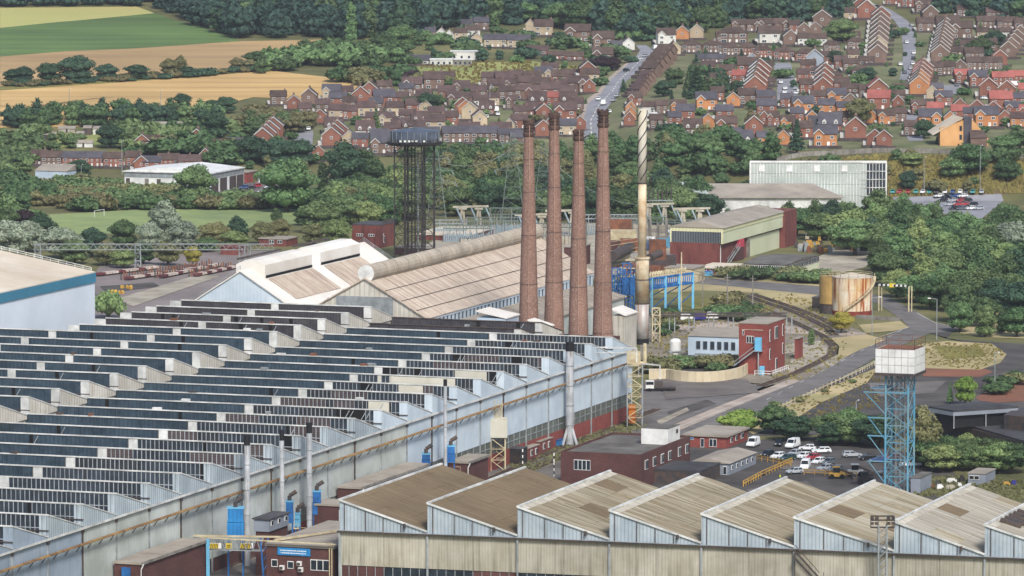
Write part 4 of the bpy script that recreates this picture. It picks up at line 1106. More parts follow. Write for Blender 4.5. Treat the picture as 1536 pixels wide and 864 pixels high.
def simple_building(name, label, cat, box, wall, roof, rh=.35, over=.3, mono=0.0, pitched=None, parapet=False):
 s0, s1, n0, n1, h = box
 root = thing(name, label, cat, W(s0, n1, 0))
 m = MB(); m.wbox(s0, s1, n0, n1, 0, h - (rh if not parapet else .6)); m.build('wall', wall, root)
 m = MB(); o = over
 if parapet:
  m.wbox(s0 + .35, s1 - .35, n0 + .35, n1 - .35, h - .62, h - .45)
  q = MB(); q.wbox(s0, s1, n1 - .35, n1, h - .6, h); q.wbox(s0, s1, n0, n0 + .35, h - .6, h); q.wbox(s0, s0 + .35, n0 + .35, n1 - .35, h - .6, h); q.wbox(s1 - .35, s1, n0 + .35, n1 - .35, h - .6, h)
  q.build('parapet', wall, root)
 elif pitched == 's':   # ridge along n, eaves to the front
  sm = (s0 + s1) / 2; zr = h + mono
  m.extr([W(s0 - o, n0 - o, h - rh), W(sm, n0 - o, zr), W(s1 + o, n0 - o, h - rh)][::-1], tuple((n1 - n0 + 2 * o) * q for q in (NV[0], NV[1], 0)))
 elif pitched == 'n':   # ridge along s, gable to the front
  nm = (n0 + n1) / 2; zr = h + mono
  m.extr([W(s0 - o, n0 - o, h - rh), W(s0 - o, nm, zr), W(s0 - o, n1 + o, h - rh)], tuple((s1 - s0 + 2 * o) * q for q in (WV[0], WV[1], 0)))
 else:
  m.extr([W(s0 - o, n0 - o, h - rh), W(s0 - o, n1 + o, h - rh), W(s1 + o, n1 + o, h - rh + mono), W(s1 + o, n0 - o, h - rh + mono)], (0, 0, rh))
 m.build('roof', roof, root)
 return root
# dark brick office in the middle
b = box_px(841, 961, 1035, 733, 682)
of = simple_building('brick_office', 'dark red brick office with a flat roof and white windows', 'office building', b, 'brick_dark', 'felt_roof', parapet=True)
windows_on(of, 'side', b, [(f, 2.3, b[4] - 3.9, 2.2, 2) for f in (.11, .27, .43, .58, .78, .93)])
windows_on(of, 'front', b, [(.27, 4.0, b[4] - 4.2, 2.4, 4)])
windows_on(of, 'side', b, [(f, 1.6, b[4] - 7.0, 1.3, 1) for f in (.72, .86)])
s0, s1, n0, n1, h = b
t = thing('roof_plant_room', 'white plant room box standing on the dark brick office', 'plant room', W(s1 - 13, n1 - 3, h - .4))
m = MB(); m.wbox(s1 - 15, s1 - 6, n1 - 7.2, n1 - .6, h - .44, h + 3.2); m.build('wall', 'white_paint', t)
m = MB(); m.wbox(s1 - 9, s1 - 7.6, n1 - .6, n1 - .5, h + 1.6, h + 2.5); m.build('vent', 'steel_dark', t)
m = MB(); m.wbox(s1 - 15, s1 - 6, n1 - 7.2, n1 - .6, h + 3.22, h + 3.4); m.build('roof', 'felt_roof', t)
# black ramp roof beside it, low
b2 = box_px(979, 1050, 1080, 728, 706)
simple_building('covered_store', 'black felt roofed lean-to store behind the brick office', 'store', b2, 'steel_dark', 'asphalt_roof', rh=.4, over=.1)
# red brick gatehouse
b = box_px(1028, 1089, 1121, 673, 653)
gh = simple_building('gatehouse', 'low red brick gatehouse with a pale flat roof and dark doors', 'office building', b, 'brick_bright', 'roof_pale', rh=.5, over=.5)
windows_on(gh, 'front', b, [(.42, .9, .1, 2.2, 1), (.68, 1.9, .3, 2.0, 2), (.15, 1.2, 1.9, .6, 1, 'steel_blue')])
windows_on(gh, 'side', b, [(.25, 1.6, 1.0, 1.3, 2), (.48, 1.6, 1.0, 1.3, 2), (.75, 2.2, 1.0, 1.3, 2)])
# grey portable office
mat('cabin_grey', '8a919b', '7d848e', scale=.3, rough=.6, grime=.12)
b = box_px(1036, 1093, 1134, 713, 694)
pb = simple_building('portable_office', 'long grey portable office with a pale low pitched roof', 'portable building', b, 'cabin_grey', 'roof_pale', rh=.25, over=.35, mono=.8, pitched='n')
windows_on(pb, 'side', b, [(f, 1.0, 1.0, 1.1, 1) for f in (.12, .3, .48, .66, .84)])
windows_on(pb, 'front', b, [(.3, 1.2, 1.0, 1.1), (.62, 1.2, 1.0, 1.1), (.9, .9, .1, 2.0)])
# red brick tower building with stair
b = box_px(1108, 1151, 1177, 562, 485)
rt2 = simple_building('switch_house', 'tall red brick switch house with a pale flat roof and outside stair', 'industrial building', b, 'brick_bright', 'roof_pale', rh=.3, over=.15)
s0, s1, n0, n1, h = b
windows_on(rt2, 'side', b, [(.5, 3.0, h - 5.0, 3.4, 3, 'pane_grey'), (.14, 1.0, h - 5.2, 3.2, 1), (.88, 1.0, h - 4.8, 3.2, 1), (.14, 1.0, h - 10.2, 3.0, 1), (.88, 1.0, h - 9.8, 3.0, 1), (.5, 1.6, .1, 3.6, 2)])
windows_on(rt2, 'front', b, [(.4, 2.2, h - 5.6, 2.0, 3), (.16, .5, h - 3.5, 1.4, 1)])
m = MB(); m.wbox(s0 - .1, s0, n0 + .8, n1 - 1.2, h - 2.0, h - 1.85); m.build('string_course', 'concrete_pale', rt2)
st_ = thing('outside_stair', 'pale steel stair rising to a blue door box on the red building', 'stair', W(s0 - 1, n0, 0))
m = MB()
for q in (.5, 1.5):
 m.beam(W(s0 - q, n0 - 1, 2.2), W(s0 - q, n0 + 4.8, 6.6), .25, .3); m.beam(W(s0 - q, n0 - 1, 3.3), W(s0 - q, n0 + 4.8, 7.7), .1)
for k in range(12): t_ = k / 12; m.beam(W(s0 - 1.5, n0 - 1 + 5.8 * t_, 2.2 + 4.4 * t_), W(s0 - .5, n0 - 1 + 5.8 * t_, 2.2 + 4.4 * t_), .3, .06)
m.wbox(s0 - 1.7, s0 - .1, n0 + 4.7, n0 + 7, 6.4, 6.6); m.beam(W(s0 - 1, n0 + 5.9, 0), W(s0 - 1, n0 + 5.9, 6.4), .3)
m.build('flight', 'steel_galv', st_)
mat('pale_blue', '6fb4d6', '62a4c6', scale=.3, rough=.5)
m = MB(); m.wbox(s0 - 1.6, s0 - .3, n0 + 5.0, n0 + 6.7, 6.62, 10.2); m.build('door_box', 'pale_blue', st_)
m = MB(); m.wbox(s0 - 1.2, s0 - .4, n1 + .3 - 2.2, n1 - .6, 0, 2.4); tag(m.build('meter_cabinet', 'pale_blue'), 'pale blue cabinet at the foot of the red brick tower', 'cabinet')
rl = thing('white_fence', 'low white timber fence in front of the red brick tower', 'fence', W(s0 - 3, n1, 0))
rail(rl, [W(s0 - 3, n0 + 5.5, 0), W(s0 - 3, n1 + 2, 0), W(s1 - 3, n1 + 2, 0)], h=1.3, step=1.8, w=.16, mtl='white_paint', name='rails')
b = box_px(1172, 1178, 1197, 540, 503)
simple_building('annex', 'low red brick annex behind the tall red brick building', 'annex', (b[0] + 3, b[1] - 4, n1 - 4, n_at(b[0] + 3, 1196), 6), 'brick_bright', 'roof_pale', rh=.3)
# pale blue workshop
p = P(1032, 536); s, n = SN(p); ne = n_at(s, 1109)
b = (s, s + 22, n, ne, _h(p, 502))
ws = simple_building('blue_workshop', 'pale blue single storey workshop with six narrow windows', 'workshop', b, 'blue_white', 'roof_pale', rh=.3, over=.3, mono=1.2, pitched='s')
windows_on(ws, 'front', b, [(f, 1.3, 2.4, 2.4, 1, 'pane_grey') for f in (.2, .335, .475, .61, .745, .88)], frame='steel_galv')
m = MB(); m.wbox(s - 3.2, s - 3.0, n + 3, ne, 0, 1.6); tag(m.build('palisade', 'steel_galv'), 'grey palisade fence in front of the pale blue workshop', 'fence')
p = P(1013, 531)
vt_ = thing('white_tank', 'small upright white tank beside the blue workshop', 'tank', p)
m = MB(); m.lathe(p, [(1.6, 0), (1.6, 3.6), (1.2, 4.2), (.5, 4.4)], 16); m.build('shell', 'white_paint', vt_)
m = MB(); m.beam(add3(p, (1.5, -1.2, 1)), add3(p, (5, -1.2, 2.6)), .25); m.beam(add3(p, (-2, -1.8, .8)), add3(p, (1.5, -1.8, 1.0)), .3); m.build('pipework', 'steel_galv', vt_)
# cream curved basin wall
mat('basin_cream', 'd8cdb2', 'c4b597', scale=.2, rough=.85, grime=.15, gscale=.1, stain=('7d6c52', (.7, .12, 1), .58, .8))
pc = P(1045, 553)
bw = thing('basin_wall', 'curved cream wall round the disused clarifier basin', 'wall', pc)
Rb = 14.2
m = MB(); m.hexa([(pc[0] - 13.8, pc[1] - 26.0, 0), (pc[0] - 8.6, pc[1] - 26.0, 0), (pc[0] - 8.6, pc[1] - 25.6, 0), (pc[0] - 13.8, pc[1] - 25.6, 0), (pc[0] - 13.8, pc[1] - 26.0, 2.9), (pc[0] - 8.6, pc[1] - 26.0, 2.9), (pc[0] - 8.6, pc[1] - 25.6, 2.9), (pc[0] - 13.8, pc[1] - 25.6, 2.9)]); m.build('wall_panel', 'basin_cream', bw)
for i in range(18):
 a0, a1 = math.radians(232 + i * 8.2), math.radians(232 + (i + 1) * 8.2 - .15)
 m = MB(); q = []
 for a, rr_ in ((a0, Rb), (a1, Rb), (a1, Rb + .45), (a0, Rb + .45)): q.append((pc[0] + rr_ * math.cos(a), pc[1] + 3.2 * rr_ * math.sin(a) * .72, 0))
 m.prism(q, 0, 2.9); m.build('wall_panel', 'basin_cream', bw)
m = MB(); q = [(pc[0] + Rb * .9 * math.cos(2 * math.pi * i / 24), pc[1] + 2.3 * Rb * .9 * math.sin(2 * math.pi * i / 24), 0) for i in range(24)]
m.prism(q, .2, .7); m.build('basin_floor', 'asphalt_dark', bw)
for k in range(3): m = MB(); a = -40 + k * 9; m.beam((pc[0] + 3, pc[1] - 6 + k * 6, 1.9), (pc[0] + Rb * .85, pc[1] - 2 + k * 6, 1.9), .7, .3); m.build('walkway', 'concrete_pale', bw)
# green and brick hall
mat('clad_green', 'cdd2b6', 'c2c8aa', scale=.1, rough=.6, grime=.1)
mat('clad_yellow', 'd5d4b0', 'c9c8a2', scale=.2, rough=.6, grime=.1, stripes=(1.2, .15))
b = box_px(1005, 1084, 1174, 398, 341)
s0, s1, n0, n1, h = b
gr = thing('green_hall', 'big brick hall with pale green upper cladding and a tall door', 'industrial building', W(s0, n1, 0))
m = MB(); m.wbox(s0, s1, n0, n1 - 1.2, 0, h - 5.4); m.build('brick_wall', 'brick_red', gr)
m = MB(); m.wbox(s0 + .1, s0 + .5, n0 + .4, n1 - .6, h - 5.4, h - 1.7); g_ = m.build('window_band', 'pane_grey', gr)
m = MB()
for k in range(31): c = n0 + .4 + (n1 - n0 - 1) * k / 30; m.wbox(s0, s0 + .12, c - .06, c + .06, h - 5.4, h - 1.7)
m.build('glazing_bars', 'steel_galv', g_)
m = MB(); m.wbox(s0 - .05, s0 + .5, n0, n0 + .5, h - 5.4, h - 1.6); m.wbox(s0 - .05, s0 + .5, n1 - .6, n1, h - 5.6, h - 1.6); nm = (n0 + n1) / 2
m.extr([W(s0, n0, h - 1.7), W(s0, n1, h - 1.7), W(s0, n1, h - .2), W(s0, nm, h + 1.6), W(s0, n0, h - .2)][::-1], tuple(.5 * q for q in (WV[0], WV[1], 0))); m.build('gable_band', 'clad_yellow', gr)
m = MB(); m.wbox(s0 + .5, s1 + 2, n1 - 1.2, n1, h - 5.6, h - 1.7); m.build('green_band', 'clad_green', gr)
m = MB(); m.wbox(s0 + .5, s1 + 2, n1 - 1.2, n1 + .2, h - 1.65, h - .2); m.build('eaves_band', 'clad_yellow', gr)
m = MB(); o = .6; m.extr([W(s0 - .3, n0 - o, h - .3), W(s0 - .3, nm, h + 1.9), W(s0 - .3, n1 + o, h - .3)], tuple((s1 - s0 + 2) * q for q in (WV[0], WV[1], 0))); m.build('roof', 'roof_pale', gr)
m = MB(); m.wbox(s0 + (s1 - s0) * .46, s1 - 1, n1 - 1.2, n1 - .9, 0, h - 6.3); m.build('big_door', 'clad_green', gr)
m = MB(); m.wbox(s0 + (s1 - s0) * .44, s0 + (s1 - s0) * .46, n1 - 1.2, n1 - .3, 0, h - 5.6); m.build('door_post', 'concrete', gr)
m = MB(); m.wbox(s0 + 1, s0 + 1.3, n1 - 1.2, n1 - 1.0, 0, h - 5.6); m.build('downpipe', 'white_paint', gr)
m = MB(); m.wbox(s1, s1 + 14, n1 - 12, n1 + .8, 0, h - .2); m.build('brick_tower', 'brick_red', gr)
m = MB()
for q in (0, .9): m.beam(W(s0 + (s1 - s0) * .1, n1 - .6 + q, 0.2), W(s0 + (s1 - s0) * .27, n1 - .6 + q, 4.6), .3); m.beam(W(s0 + (s1 - s0) * .1, n1 - .6 + q, 1.4), W(s0 + (s1 - s0) * .27, n1 - .6 + q, 5.8), .12)
mat('pink_red', 'c0445a', scale=1); mat('purple_blue', '3a3a8a', scale=1)
m.build('stair', 'steel_galv', gr)
m = MB(); m.wbox(s0 + (s1 - s0) * .27, s0 + (s1 - s0) * .34, n1 - 1.1, n1 + .2, 4.4, 7.0); m.build('stair_landing', 'pink_red', gr)
m = MB(); m.wbox(s0 + (s1 - s0) * .22, s0 + (s1 - s0) * .34, n1 - 1.1, n1 + .1, 0, 4.2); m.build('stair_shelter', 'brick_dark', gr)
# office in front of it
b = box_px(1115, 1180, 1228, 416, 396)
g2 = simple_building('works_office', 'two storey brick office with a long window band below its grey roof', 'office building', b, 'brick_red', 'felt_roof', rh=.3, over=.4, mono=.8, pitched='s')
s0, s1, n0, n1, h = b
for f, lst in (('front', 10), ('side', 12)):
 windows_on(g2, f, b, [((i + .5) / lst, ((n1 - n0) if f == 'front' else (s1 - s0)) / lst * .96, h - 2.4, 1.8, 2, 'pane_grey' if i % 3 else 'glass_dark') for i in range(lst)])
m = MB(); m.wbox(s0 + .5, s1, n1 + .01, n1 + .1, 0, h - 2.6); m.build('cream_panel', 'clad_green', g2)
windows_on(g2, 'front', b, [(.1, 1.6, .8, 1.2), (.9, 1.8, .5, 1.5)])
b = box_px(1048, 1104, 1117, 412, 402)
b = (b[0], b[0] + 16, b[2], b[3], b[4])
lo_ = simple_building('low_brick_block', 'low brick block with a white flat roof and three doors', 'outbuilding', b, 'brick_red', 'roof_cream', rh=.4, over=.3)
windows_on(lo_, 'front', b, [(.18, .9, 1, 1.2), (.34, .9, 1, 1.2), (.55, 2.2, .2, 2.2, 1, 'white_paint'), (.85, 1.6, .8, 1.4, 2)])
b = box_px(1102, 1115, 1119, 414, 403); simple_building('white_garage', 'small white garage at the end of the low brick block', 'garage', (b[0], b[0] + 8, b[2], b[3], 2.8), 'white_paint', 'white_paint')
b = box_px(1054, 1064, 1067, 414, 409); simple_building('blue_skip', 'small bright blue skip by the back road', 'skip', (b[0], b[0] + 4, b[2], b[3], 1.3), 'pale_blue', 'steel_blue', rh=.1, over=0)
# brick blocks behind the hall roofs
b = box_px(528, 571, 592, 372, 337)
t = simple_building('brick_pump_house', 'plain red brick pump house left of the black tank tower', 'industrial building', b, 'brick_red', 'asphalt_roof', rh=.3, over=.1)
windows_on(t, 'front', b, [(.27, 2.4, b[4] - 4.2, .9, 3), (.68, 2.2, b[4] - 4.2, .9, 3)])
windows_on(t, 'side', b, [(.2, .7, b[4] - 4, .7), (.25, 1.2, 1.5, 2.4)])
for k in range(5): m = MB(); m.wbox(b[0] + 6 + k * 2, b[0] + 7 + k * 2, b[2] + 9, b[3] - 1, b[4] + .02, b[4] + .9); m.build('roof_duct', 'steel_dark', t)
b = box_px(389, 430, 436, 370, 358); t = simple_building('brick_hut', 'low red brick hut behind the white gabled hall', 'hut', (b[0], b[0] + 10, b[2], b[3], b[4]), 'brick_red', 'roof_pale'); windows_on(t, 'front', (b[0], b[0] + 10, b[2], b[3], b[4]), [(.45, 1.8, 1, 1.2, 2), (.75, 1.8, 1, 1.2, 2)])
b = box_px(331, 357, 360, 383, 370); simple_building('brick_hut', 'square red brick hut at the far side of the stock yard', 'hut', (b[0], b[0] + 8, b[2], b[3], b[4]), 'brick_red', 'brick_red')
b = box_px(648, 702, 706, 362, 353); simple_building('flat_store', 'long white roofed brick store beside the tank tower', 'store', (b[0], b[0] + 26, b[2] - 6, b[3], b[4]), 'brick_red', 'roof_cream', mono=.6)
b = box_px(592, 650, 655, 384, 372); simple_building('flat_store', 'low brick pipe house at the foot of the black tower', 'store', (b[0], b[0] + 14, b[2], b[3], b[4]), 'brick_dark', 'roof_pale')
# ---------------------------------------------------------------- blue gantry and plant right of the chimneys
pa, pb_ = P(925, 478), P(1029, 463)
ga = thing('blue_gantry', 'bright blue crane gantry running away beside the steel stack', 'gantry', pa)
pa, pb_ = Vector(pa), Vector(pb_); d = (pb_ - pa); e = Vector((NV[0], NV[1], 0)) * 2.2
zt1 = 11.0; zt0 = 8.0
for k in range(6):
 c = pa + d * k / 5
 for sg in (-1, 1):
  m = MB(); m.beam(c + e * sg, c + e * sg + Vector((0, 0, zt0 + 3.2)), 1.0, .7); m.build('column', 'steel_blue' if sg < 0 else 'pale_blue', ga)
 m = MB(); m.beam(c - e + Vector((0, 0, 1)), c + e + Vector((0, 0, 5)), .3); m.beam(c - e + Vector((0, 0, 5)), c + e + Vector((0, 0, 7.5)), .3); m.beam(c - e + Vector((0, 0, zt0)), c + e + Vector((0, 0, zt0)), .6); m.build('cross_bracing', 'steel_blue', ga)
for sg in (-1, 1):
 m = MB()
 for z in (zt0, zt1): m.beam(pa + e * sg + Vector((0, 0, z)), pb_ + e * sg + Vector((0, 0, z)), .6)
 N_ = 34
 for k in range(N_):
  m.beam(pa + d * k / N_ + e * sg + Vector((0, 0, zt0)), pa + d * (k + .6) / N_ + e * sg + Vector((0, 0, zt1)), .35)
 m.build('girder', 'steel_blue', ga)
m = MB()
for k in range(26): q = pa + d * k / 26; m.beam(q + Vector((0, 0, zt1 + .5)), q + d / 30 + Vector((0, 0, zt1 + 1.6)), .5); m.beam(q - e + Vector((0, 0, zt1 + .4)), q + e + Vector((0, 0, zt1 + .4)), .3)
m.build('conveyor_rollers', 'steel_cream', ga)
m = MB(); q = P(1022, 470); m.beam(q, (q[0], q[1], _h(q, 378)), .35); tag(m.build('mast', 'steel_cream', org=q), 'thin cream pole rising through the end of the blue gantry', 'pole')
# fume plant: ducts, cyclones, frames between the last chimney and the stack
fp = thing('fume_plant', 'tangle of ducts, frames and rusty hoppers between chimney and stack', 'fume plant', P(935, 470))
rq = random.Random(3)
m = MB()
for k in range(7):
 q = P(916 + k * 8, 492 - k * 3); lattice(m, [(q[0] - 1.2, q[1] - 1.2), (q[0] + 1.2, q[1] - 1.2), (q[0] + 1.2, q[1] + 1.2), (q[0] - 1.2, q[1] + 1.2)], 0, 14 + rq.random() * 6, 3, .3, .16)
m.build('support_frame', 'steel_blue', fp)
for k, (u0, v0, u1, v1, z, r_, mt) in enumerate([(918, 480, 945, 470, 19, 1.7, 'steel_dark'), (915, 470, 950, 468, 15, .8, 'steel_galv'), (915, 478, 955, 474, 11, .5, 'steel_cyan'), (918, 485, 950, 480, 8, .6, 'rust_red'), (975, 470, 990, 468, 17, 1.2, 'steel_dark')]):
 a_, b_ = P(u0, v0), P(u1, v1); m = MB(); m.tube((a_[0], a_[1], z), (b_[0], b_[1], z + 1), r_, n=12); m.build('duct', mt, fp)
for k, (u, v, z0, z1_, w_, mt) in enumerate([(928, 470, 16, 19, 3.5, 'steel_cream'), (945, 466, 18, 22, 3, 'rust_red'), (986, 462, 15, 21, 2.6, 'rust_red'), (935, 462, 21, 24, 4, 'steel_cream'), (925, 488, 4, 8, 2.5, 'steel_dark'), (990, 455, 12, 15, 5, 'board_brown'), (942, 482, 8, 13, 2, 'steel_blue'), (930, 455, 22, 26, 3.5, 'rust_red')]):
 q = P(u, v); m = MB(); m.box(q[0] - w_, q[0] + w_, q[1] - 2, q[1] + 2, z0, z1_); m.build('hopper', mt, fp)
m = MB()
for k in range(6):
 q = P(918 + k * 6, 480); m.box(q[0] - 2, q[0] + 2, q[1] - 2, q[1] + 2, 6 + k * 2.4, 6.15 + k * 2.4)
for z in (7, 12, 16, 19, 22): rr_ = P(915, 478); r2 = P(958, 470); m.beam((rr_[0], rr_[1], z), (r2[0], r2[1], z), .14); m.beam((rr_[0], rr_[1], z + 1.1), (r2[0], r2[1], z + 1.1), .12)
m.build('walkways', 'steel_cream', fp)
a_ = P(925, 462); m = MB(); m.beam((a_[0], a_[1], 17), (a_[0] + 5.5, a_[1], 23), .9, .3); m.beam((a_[0], a_[1], 18.2), (a_[0] + 5.5, a_[1], 24.2), .14); m.build('stair_flight', 'steel_cream', fp)
# brown buildings behind plant
for (uL, uC, uR, vb, vt, lab, mt) in [(935, 990, 1000, 418, 386, 'dark rusty hopper house right of the steel stack', 'rust_red'), (908, 925, 932, 402, 352, 'brown brick relay room behind the last chimney', 'brick_dark'), (998, 1040, 1045, 425, 402, 'cream low scrap bay behind the blue gantry', 'steel_cream'), (846, 868, 880, 400, 370, 'brown brick compressor house seen between the chimneys', 'brick_dark')]:
 b = box_px(uL, uC, uR, vb, vt); simple_building('works_building', lab, 'outbuilding', (b[0], b[0] + 12, b[2], b[3], b[4]), mt, 'roof_pale')
# pipe rack crossing behind the blue workshop
a_, b_ = P(975, 499), P(1180, 499)
pr = thing('pipe_bridge', 'low dark pipe bridge crossing behind the blue workshop', 'pipe bridge', a_)
m = MB(); m.beam((a_[0], a_[1], 5), (b_[0], b_[1], 5), .9, .5); m.beam((a_[0], a_[1] + 1.5, 5.6), (b_[0], b_[1] + 1.5, 5.6), .4); m.build('pipes', 'steel_dark', pr)
for k in range(8): q = lerp(a_, b_, k / 7); m = MB(); m.beam(q, (q[0], q[1], 5), .3); m.beam((q[0] + 1.5, q[1], 0), (q[0] + 1.5, q[1], 5), .3); m.build('post', 'steel_galv', pr)
for i, (u, v, hh) in enumerate([(1054, 460, 11), (1091, 470, 12), (1129, 457, 9)]):
 p = P(u, v); m = MB(); m.beam(p, (p[0], p[1], hh), .35); m.beam((p[0] - 1, p[1], hh - 1), (p[0] + 1, p[1], hh - 1), .2)
 tag(m.build('cable_pole', 'concrete', org=p), ['cable pole nearest the blue gantry', 'tall cable pole left of the bushy track side', 'cable pole beside the curving tracks'][i], 'pole', 'cable poles behind the works')
for zz in (10, 11):
 pts_ = [P(1020, 452), P(1054, 460), P(1091, 470), P(1129, 457), P(1190, 455)]
 m = MB()
 for q, r_ in zip(pts_, pts_[1:]): m.beam((q[0], q[1], zz - .5), (r_[0], r_[1], zz - .5), .1)
 tag(m.build('cable', 'steel_dark', org=pts_[0]), 'upper cable strung between the works poles' if zz > 10 else 'lower cable strung between the works poles', 'cable')
# small lattice masts near stack
for i, (u, v, vt) in enumerate([(984, 513, 462), (952, 640, 545), (747, 705, 655)]):
 p = P(u, v); hh = _h(p, vt); w_ = (1.1, 1.9, 1.7)[i]
 t = thing('lattice_mast', ['pale lattice mast beside the steel stack', 'white lattice tower at the near corner of the long shed', 'lattice tower carrying a cream box against the blue wall'][i], 'mast', p)
 for (x, y) in ((-w_, -w_), (w_, -w_), (w_, w_), (-w_, w_)): m = MB(); m.beam((p[0] + x, p[1] + y, 0), (p[0] + x, p[1] + y, hh), .3); m.build('leg', 'steel_cream' if i != 1 else 'steel_galv', t)
 m = MB(); lattice(m, [(p[0] - w_, p[1] - w_), (p[0] + w_, p[1] - w_), (p[0] + w_, p[1] + w_), (p[0] - w_, p[1] + w_)], 0, hh, 2.6, .1, .18); m.build('bracing', 'steel_cream', t)
 if i == 2:
  m = MB(); m.box(p[0] - 2.4, p[0] + 2.2, p[1] - 2.2, p[1] + 2.2, hh, hh + 4.4); m.build('hopper_box', 'clad_warm', t)
  m = MB()
  for k in range(9): m.beam((p[0] - 1 + k * .25, p[1], hh + 4.4), (p[0] - 1.4 + k * .3, p[1], hh + 7 + (k % 3) * .8), .14)
  m.build('pipe_cluster', 'steel_cream', t)
 if i == 1:
  m = MB(); m.box(p[0] - 1.5, p[0] + .2, p[1] - 1.2, p[1] + 1.2, 1, 5.5); m.build('orange_pump', 'orange_paint', t)
  m = MB(); m.tube((p[0] - 1.2, p[1], hh), (p[0] + 2.5, p[1], hh), .5, n=10); m.tube((p[0] + 2.5, p[1], hh), (p[0] + 2.5, p[1], hh + 5), .5, n=10); m.box(p[0] - 2, p[0] + 1.4, p[1] - 1, p[1] + 1, hh, hh + 3); m.build('filter_head', 'steel_cream', t)
for i, (a_, b_, zz) in enumerate([(( 858, 520), (955, 522), 21.5), ((958, 545), (990, 548), 16)]):
 q, r_ = P(*a_, z=zz), P(*b_, z=zz); m = MB(); m.beam(q, r_, .3); m.beam(add3(q, (0, 0, -1.3)), add3(r_, (0, 0, -1.3)), .15); m.beam(r_, add3(r_, (0, 0, -3.5)), .3); m.beam(q, add3(q, (0, 0, -3.5)), .3)
 tag(m.build('pipe_loop', 'white_trim', org=q), ['white pipe loop on the roof end by the chimneys', 'short white pipe loop past the shed corner'][i], 'pipe')
# ---------------------------------------------------------------- substation
mat('pylon_steel', '6a776f', '5c6862', scale=.5, rough=.6)
mat('insulator', '8fa0a8', scale=1, rough=.4)
mat('trafo_blue', '5f78a0', '4f6486', scale=.4, rough=.6, grime=.2)
mat('concrete_wall', '9c958c', '877f76', scale=.15, rough=.9, grime=.2)
def gantry_A(u, v, vt, half, label, arms=3):
 p = P(u, v); h = _h(p, vt)
 t = thing('concrete_gantry', label, 'electrical gantry', p, 'concrete A frame gantries of the substation')
 for sg in (-1, 1):
  for q in (-1, 1):
   m = MB(); m.beam((p[0] + sg * half + q * 1.0, p[1] + q * .5, 0), (p[0] + sg * half + q * .28, p[1] + q * .2, h - 1), .75, .75); m.build('leg', 'concrete_pale', t)
  m = MB(); m.box(p[0] + sg * half - 1.5, p[0] + sg * half + 1.5, p[1] - .8, p[1] + .8, h - 1, h - .4); m.build('cap', 'concrete_pale', t)
 m = MB(); m.beam((p[0] - half * 2.2, p[1], h - .1), (p[0] + half * 2.2, p[1], h + .2), .9, .7); m.build('crossbeam', 'concrete_pale', t)
 for k in range(arms):
  x = p[0] - half * 1.8 + k * half * 3.6 / max(1, arms - 1)
  m = MB(); m.tube((x, p[1], h), (x + 2.4, p[1] - 2, h - 5.5), .3, n=8); m.build('insulator', 'insulator', t)
gantry_A(706, 350, 310, 2.9, 'twin A frame gantry right of the black tank tower')
gantry_A(985, 352, 306, 2.8, 'A frame gantry just right of the steel stack')
gantry_A(1037, 354, 313, 3.0, 'A frame gantry above the roof of the green hall')
gantry_A(800, 352, 322, 3.0, 'A frame gantry half hidden by the first chimney')
gantry_A(846, 352, 316, 3.0, 'A frame gantry seen between second and third chimneys')
def pylon(u, v, vt, label, w=4.0):
 p = P(u, v); h = _h(p, vt)
 t = thing('pylon', label, 'pylon', p, 'electricity pylons of the substation')
 m = MB(); lattice(m, [(p[0] - w, p[1] - w), (p[0] + w, p[1] - w), (p[0] + w, p[1] + w), (p[0] - w, p[1] + w)], 0, h, h / 9, .2, .1, .12); m.build('lattice_body', 'pylon_steel', t)
 for k, f in enumerate((.62, .76, .9)):
  m = MB(); a = 6.5 - k * 1.2
  for sg in (-1, 1):
   m.beam((p[0], p[1] - .8, h * f), (p[0] + sg * a, p[1], h * f), .2); m.beam((p[0], p[1], h * f + 1.6), (p[0] + sg * a, p[1], h * f), .16)
   m.tube((p[0] + sg * a, p[1], h * f), (p[0] + sg * a + .8, p[1] - 1.5, h * f - 1.6), .28, n=6)
  m.build('cross_arm', 'pylon_steel', t)
pylon(769, 345, 200, 'tall lattice pylon left of the first chimney', 4.5)
pylon(655, 352, 225, 'lattice pylon half behind the black tank tower', 4.0)
pylon(815, 340, 215, 'lattice pylon between the first and second chimneys', 4.2)
def busbars(us, v, vt, label, n=8, mt='pylon_steel'):
 p, q = P(us[0], v), P(us[1], v); h = _h(p, vt)
 t = thing('busbar_gantry', label, 'electrical gantry', p, 'busbar frames of the substation')
 m = MB()
 for z in (h, h * .8): m.beam((p[0], p[1], z), (q[0], q[1], z), .35)
 k = int((q[0] - p[0]) / 1.2)
 for i in range(k): x = p[0] + (q[0] - p[0]) * i / k; m.beam((x, p[1], h * .8), (x + 1.2, p[1], h), .14)
 m.build('truss', mt, t)
 for i in range(n):
  x = p[0] + (q[0] - p[0]) * i / (n - 1)
  m = MB(); m.beam((x, p[1], 0), (x, p[1], h), .3); m.build('post', mt if i % 2 else 'concrete', t)
 m = MB()
 for i in range(n * 3):
  x = p[0] + (q[0] - p[0]) * (i + .5) / (n * 3); m.tube((x, p[1] - 2, 0), (x, p[1] - 2, h * .45 + (i % 3) * .4), .3, n=6); m.beam((x, p[1] - 2, h * .45), (x, p[1] - 1.9, h * .8), .08)
 tag(m.build('insulator_stacks', 'insulator', t), kind='stuff')
busbars((735, 800), 358, 312, 'busbar frame left of the first chimney', 5)
busbars((665, 735), 362, 338, 'low busbar frame beside the tank tower', 8)
busbars((790, 880), 366, 335, 'busbar frame behind the middle chimneys', 8)
busbars((912, 1000), 362, 326, 'busbar frame behind the steel stack', 7)
busbars((908, 960), 372, 345, 'near busbar frame left of the steel stack', 5, 'steel_galv')
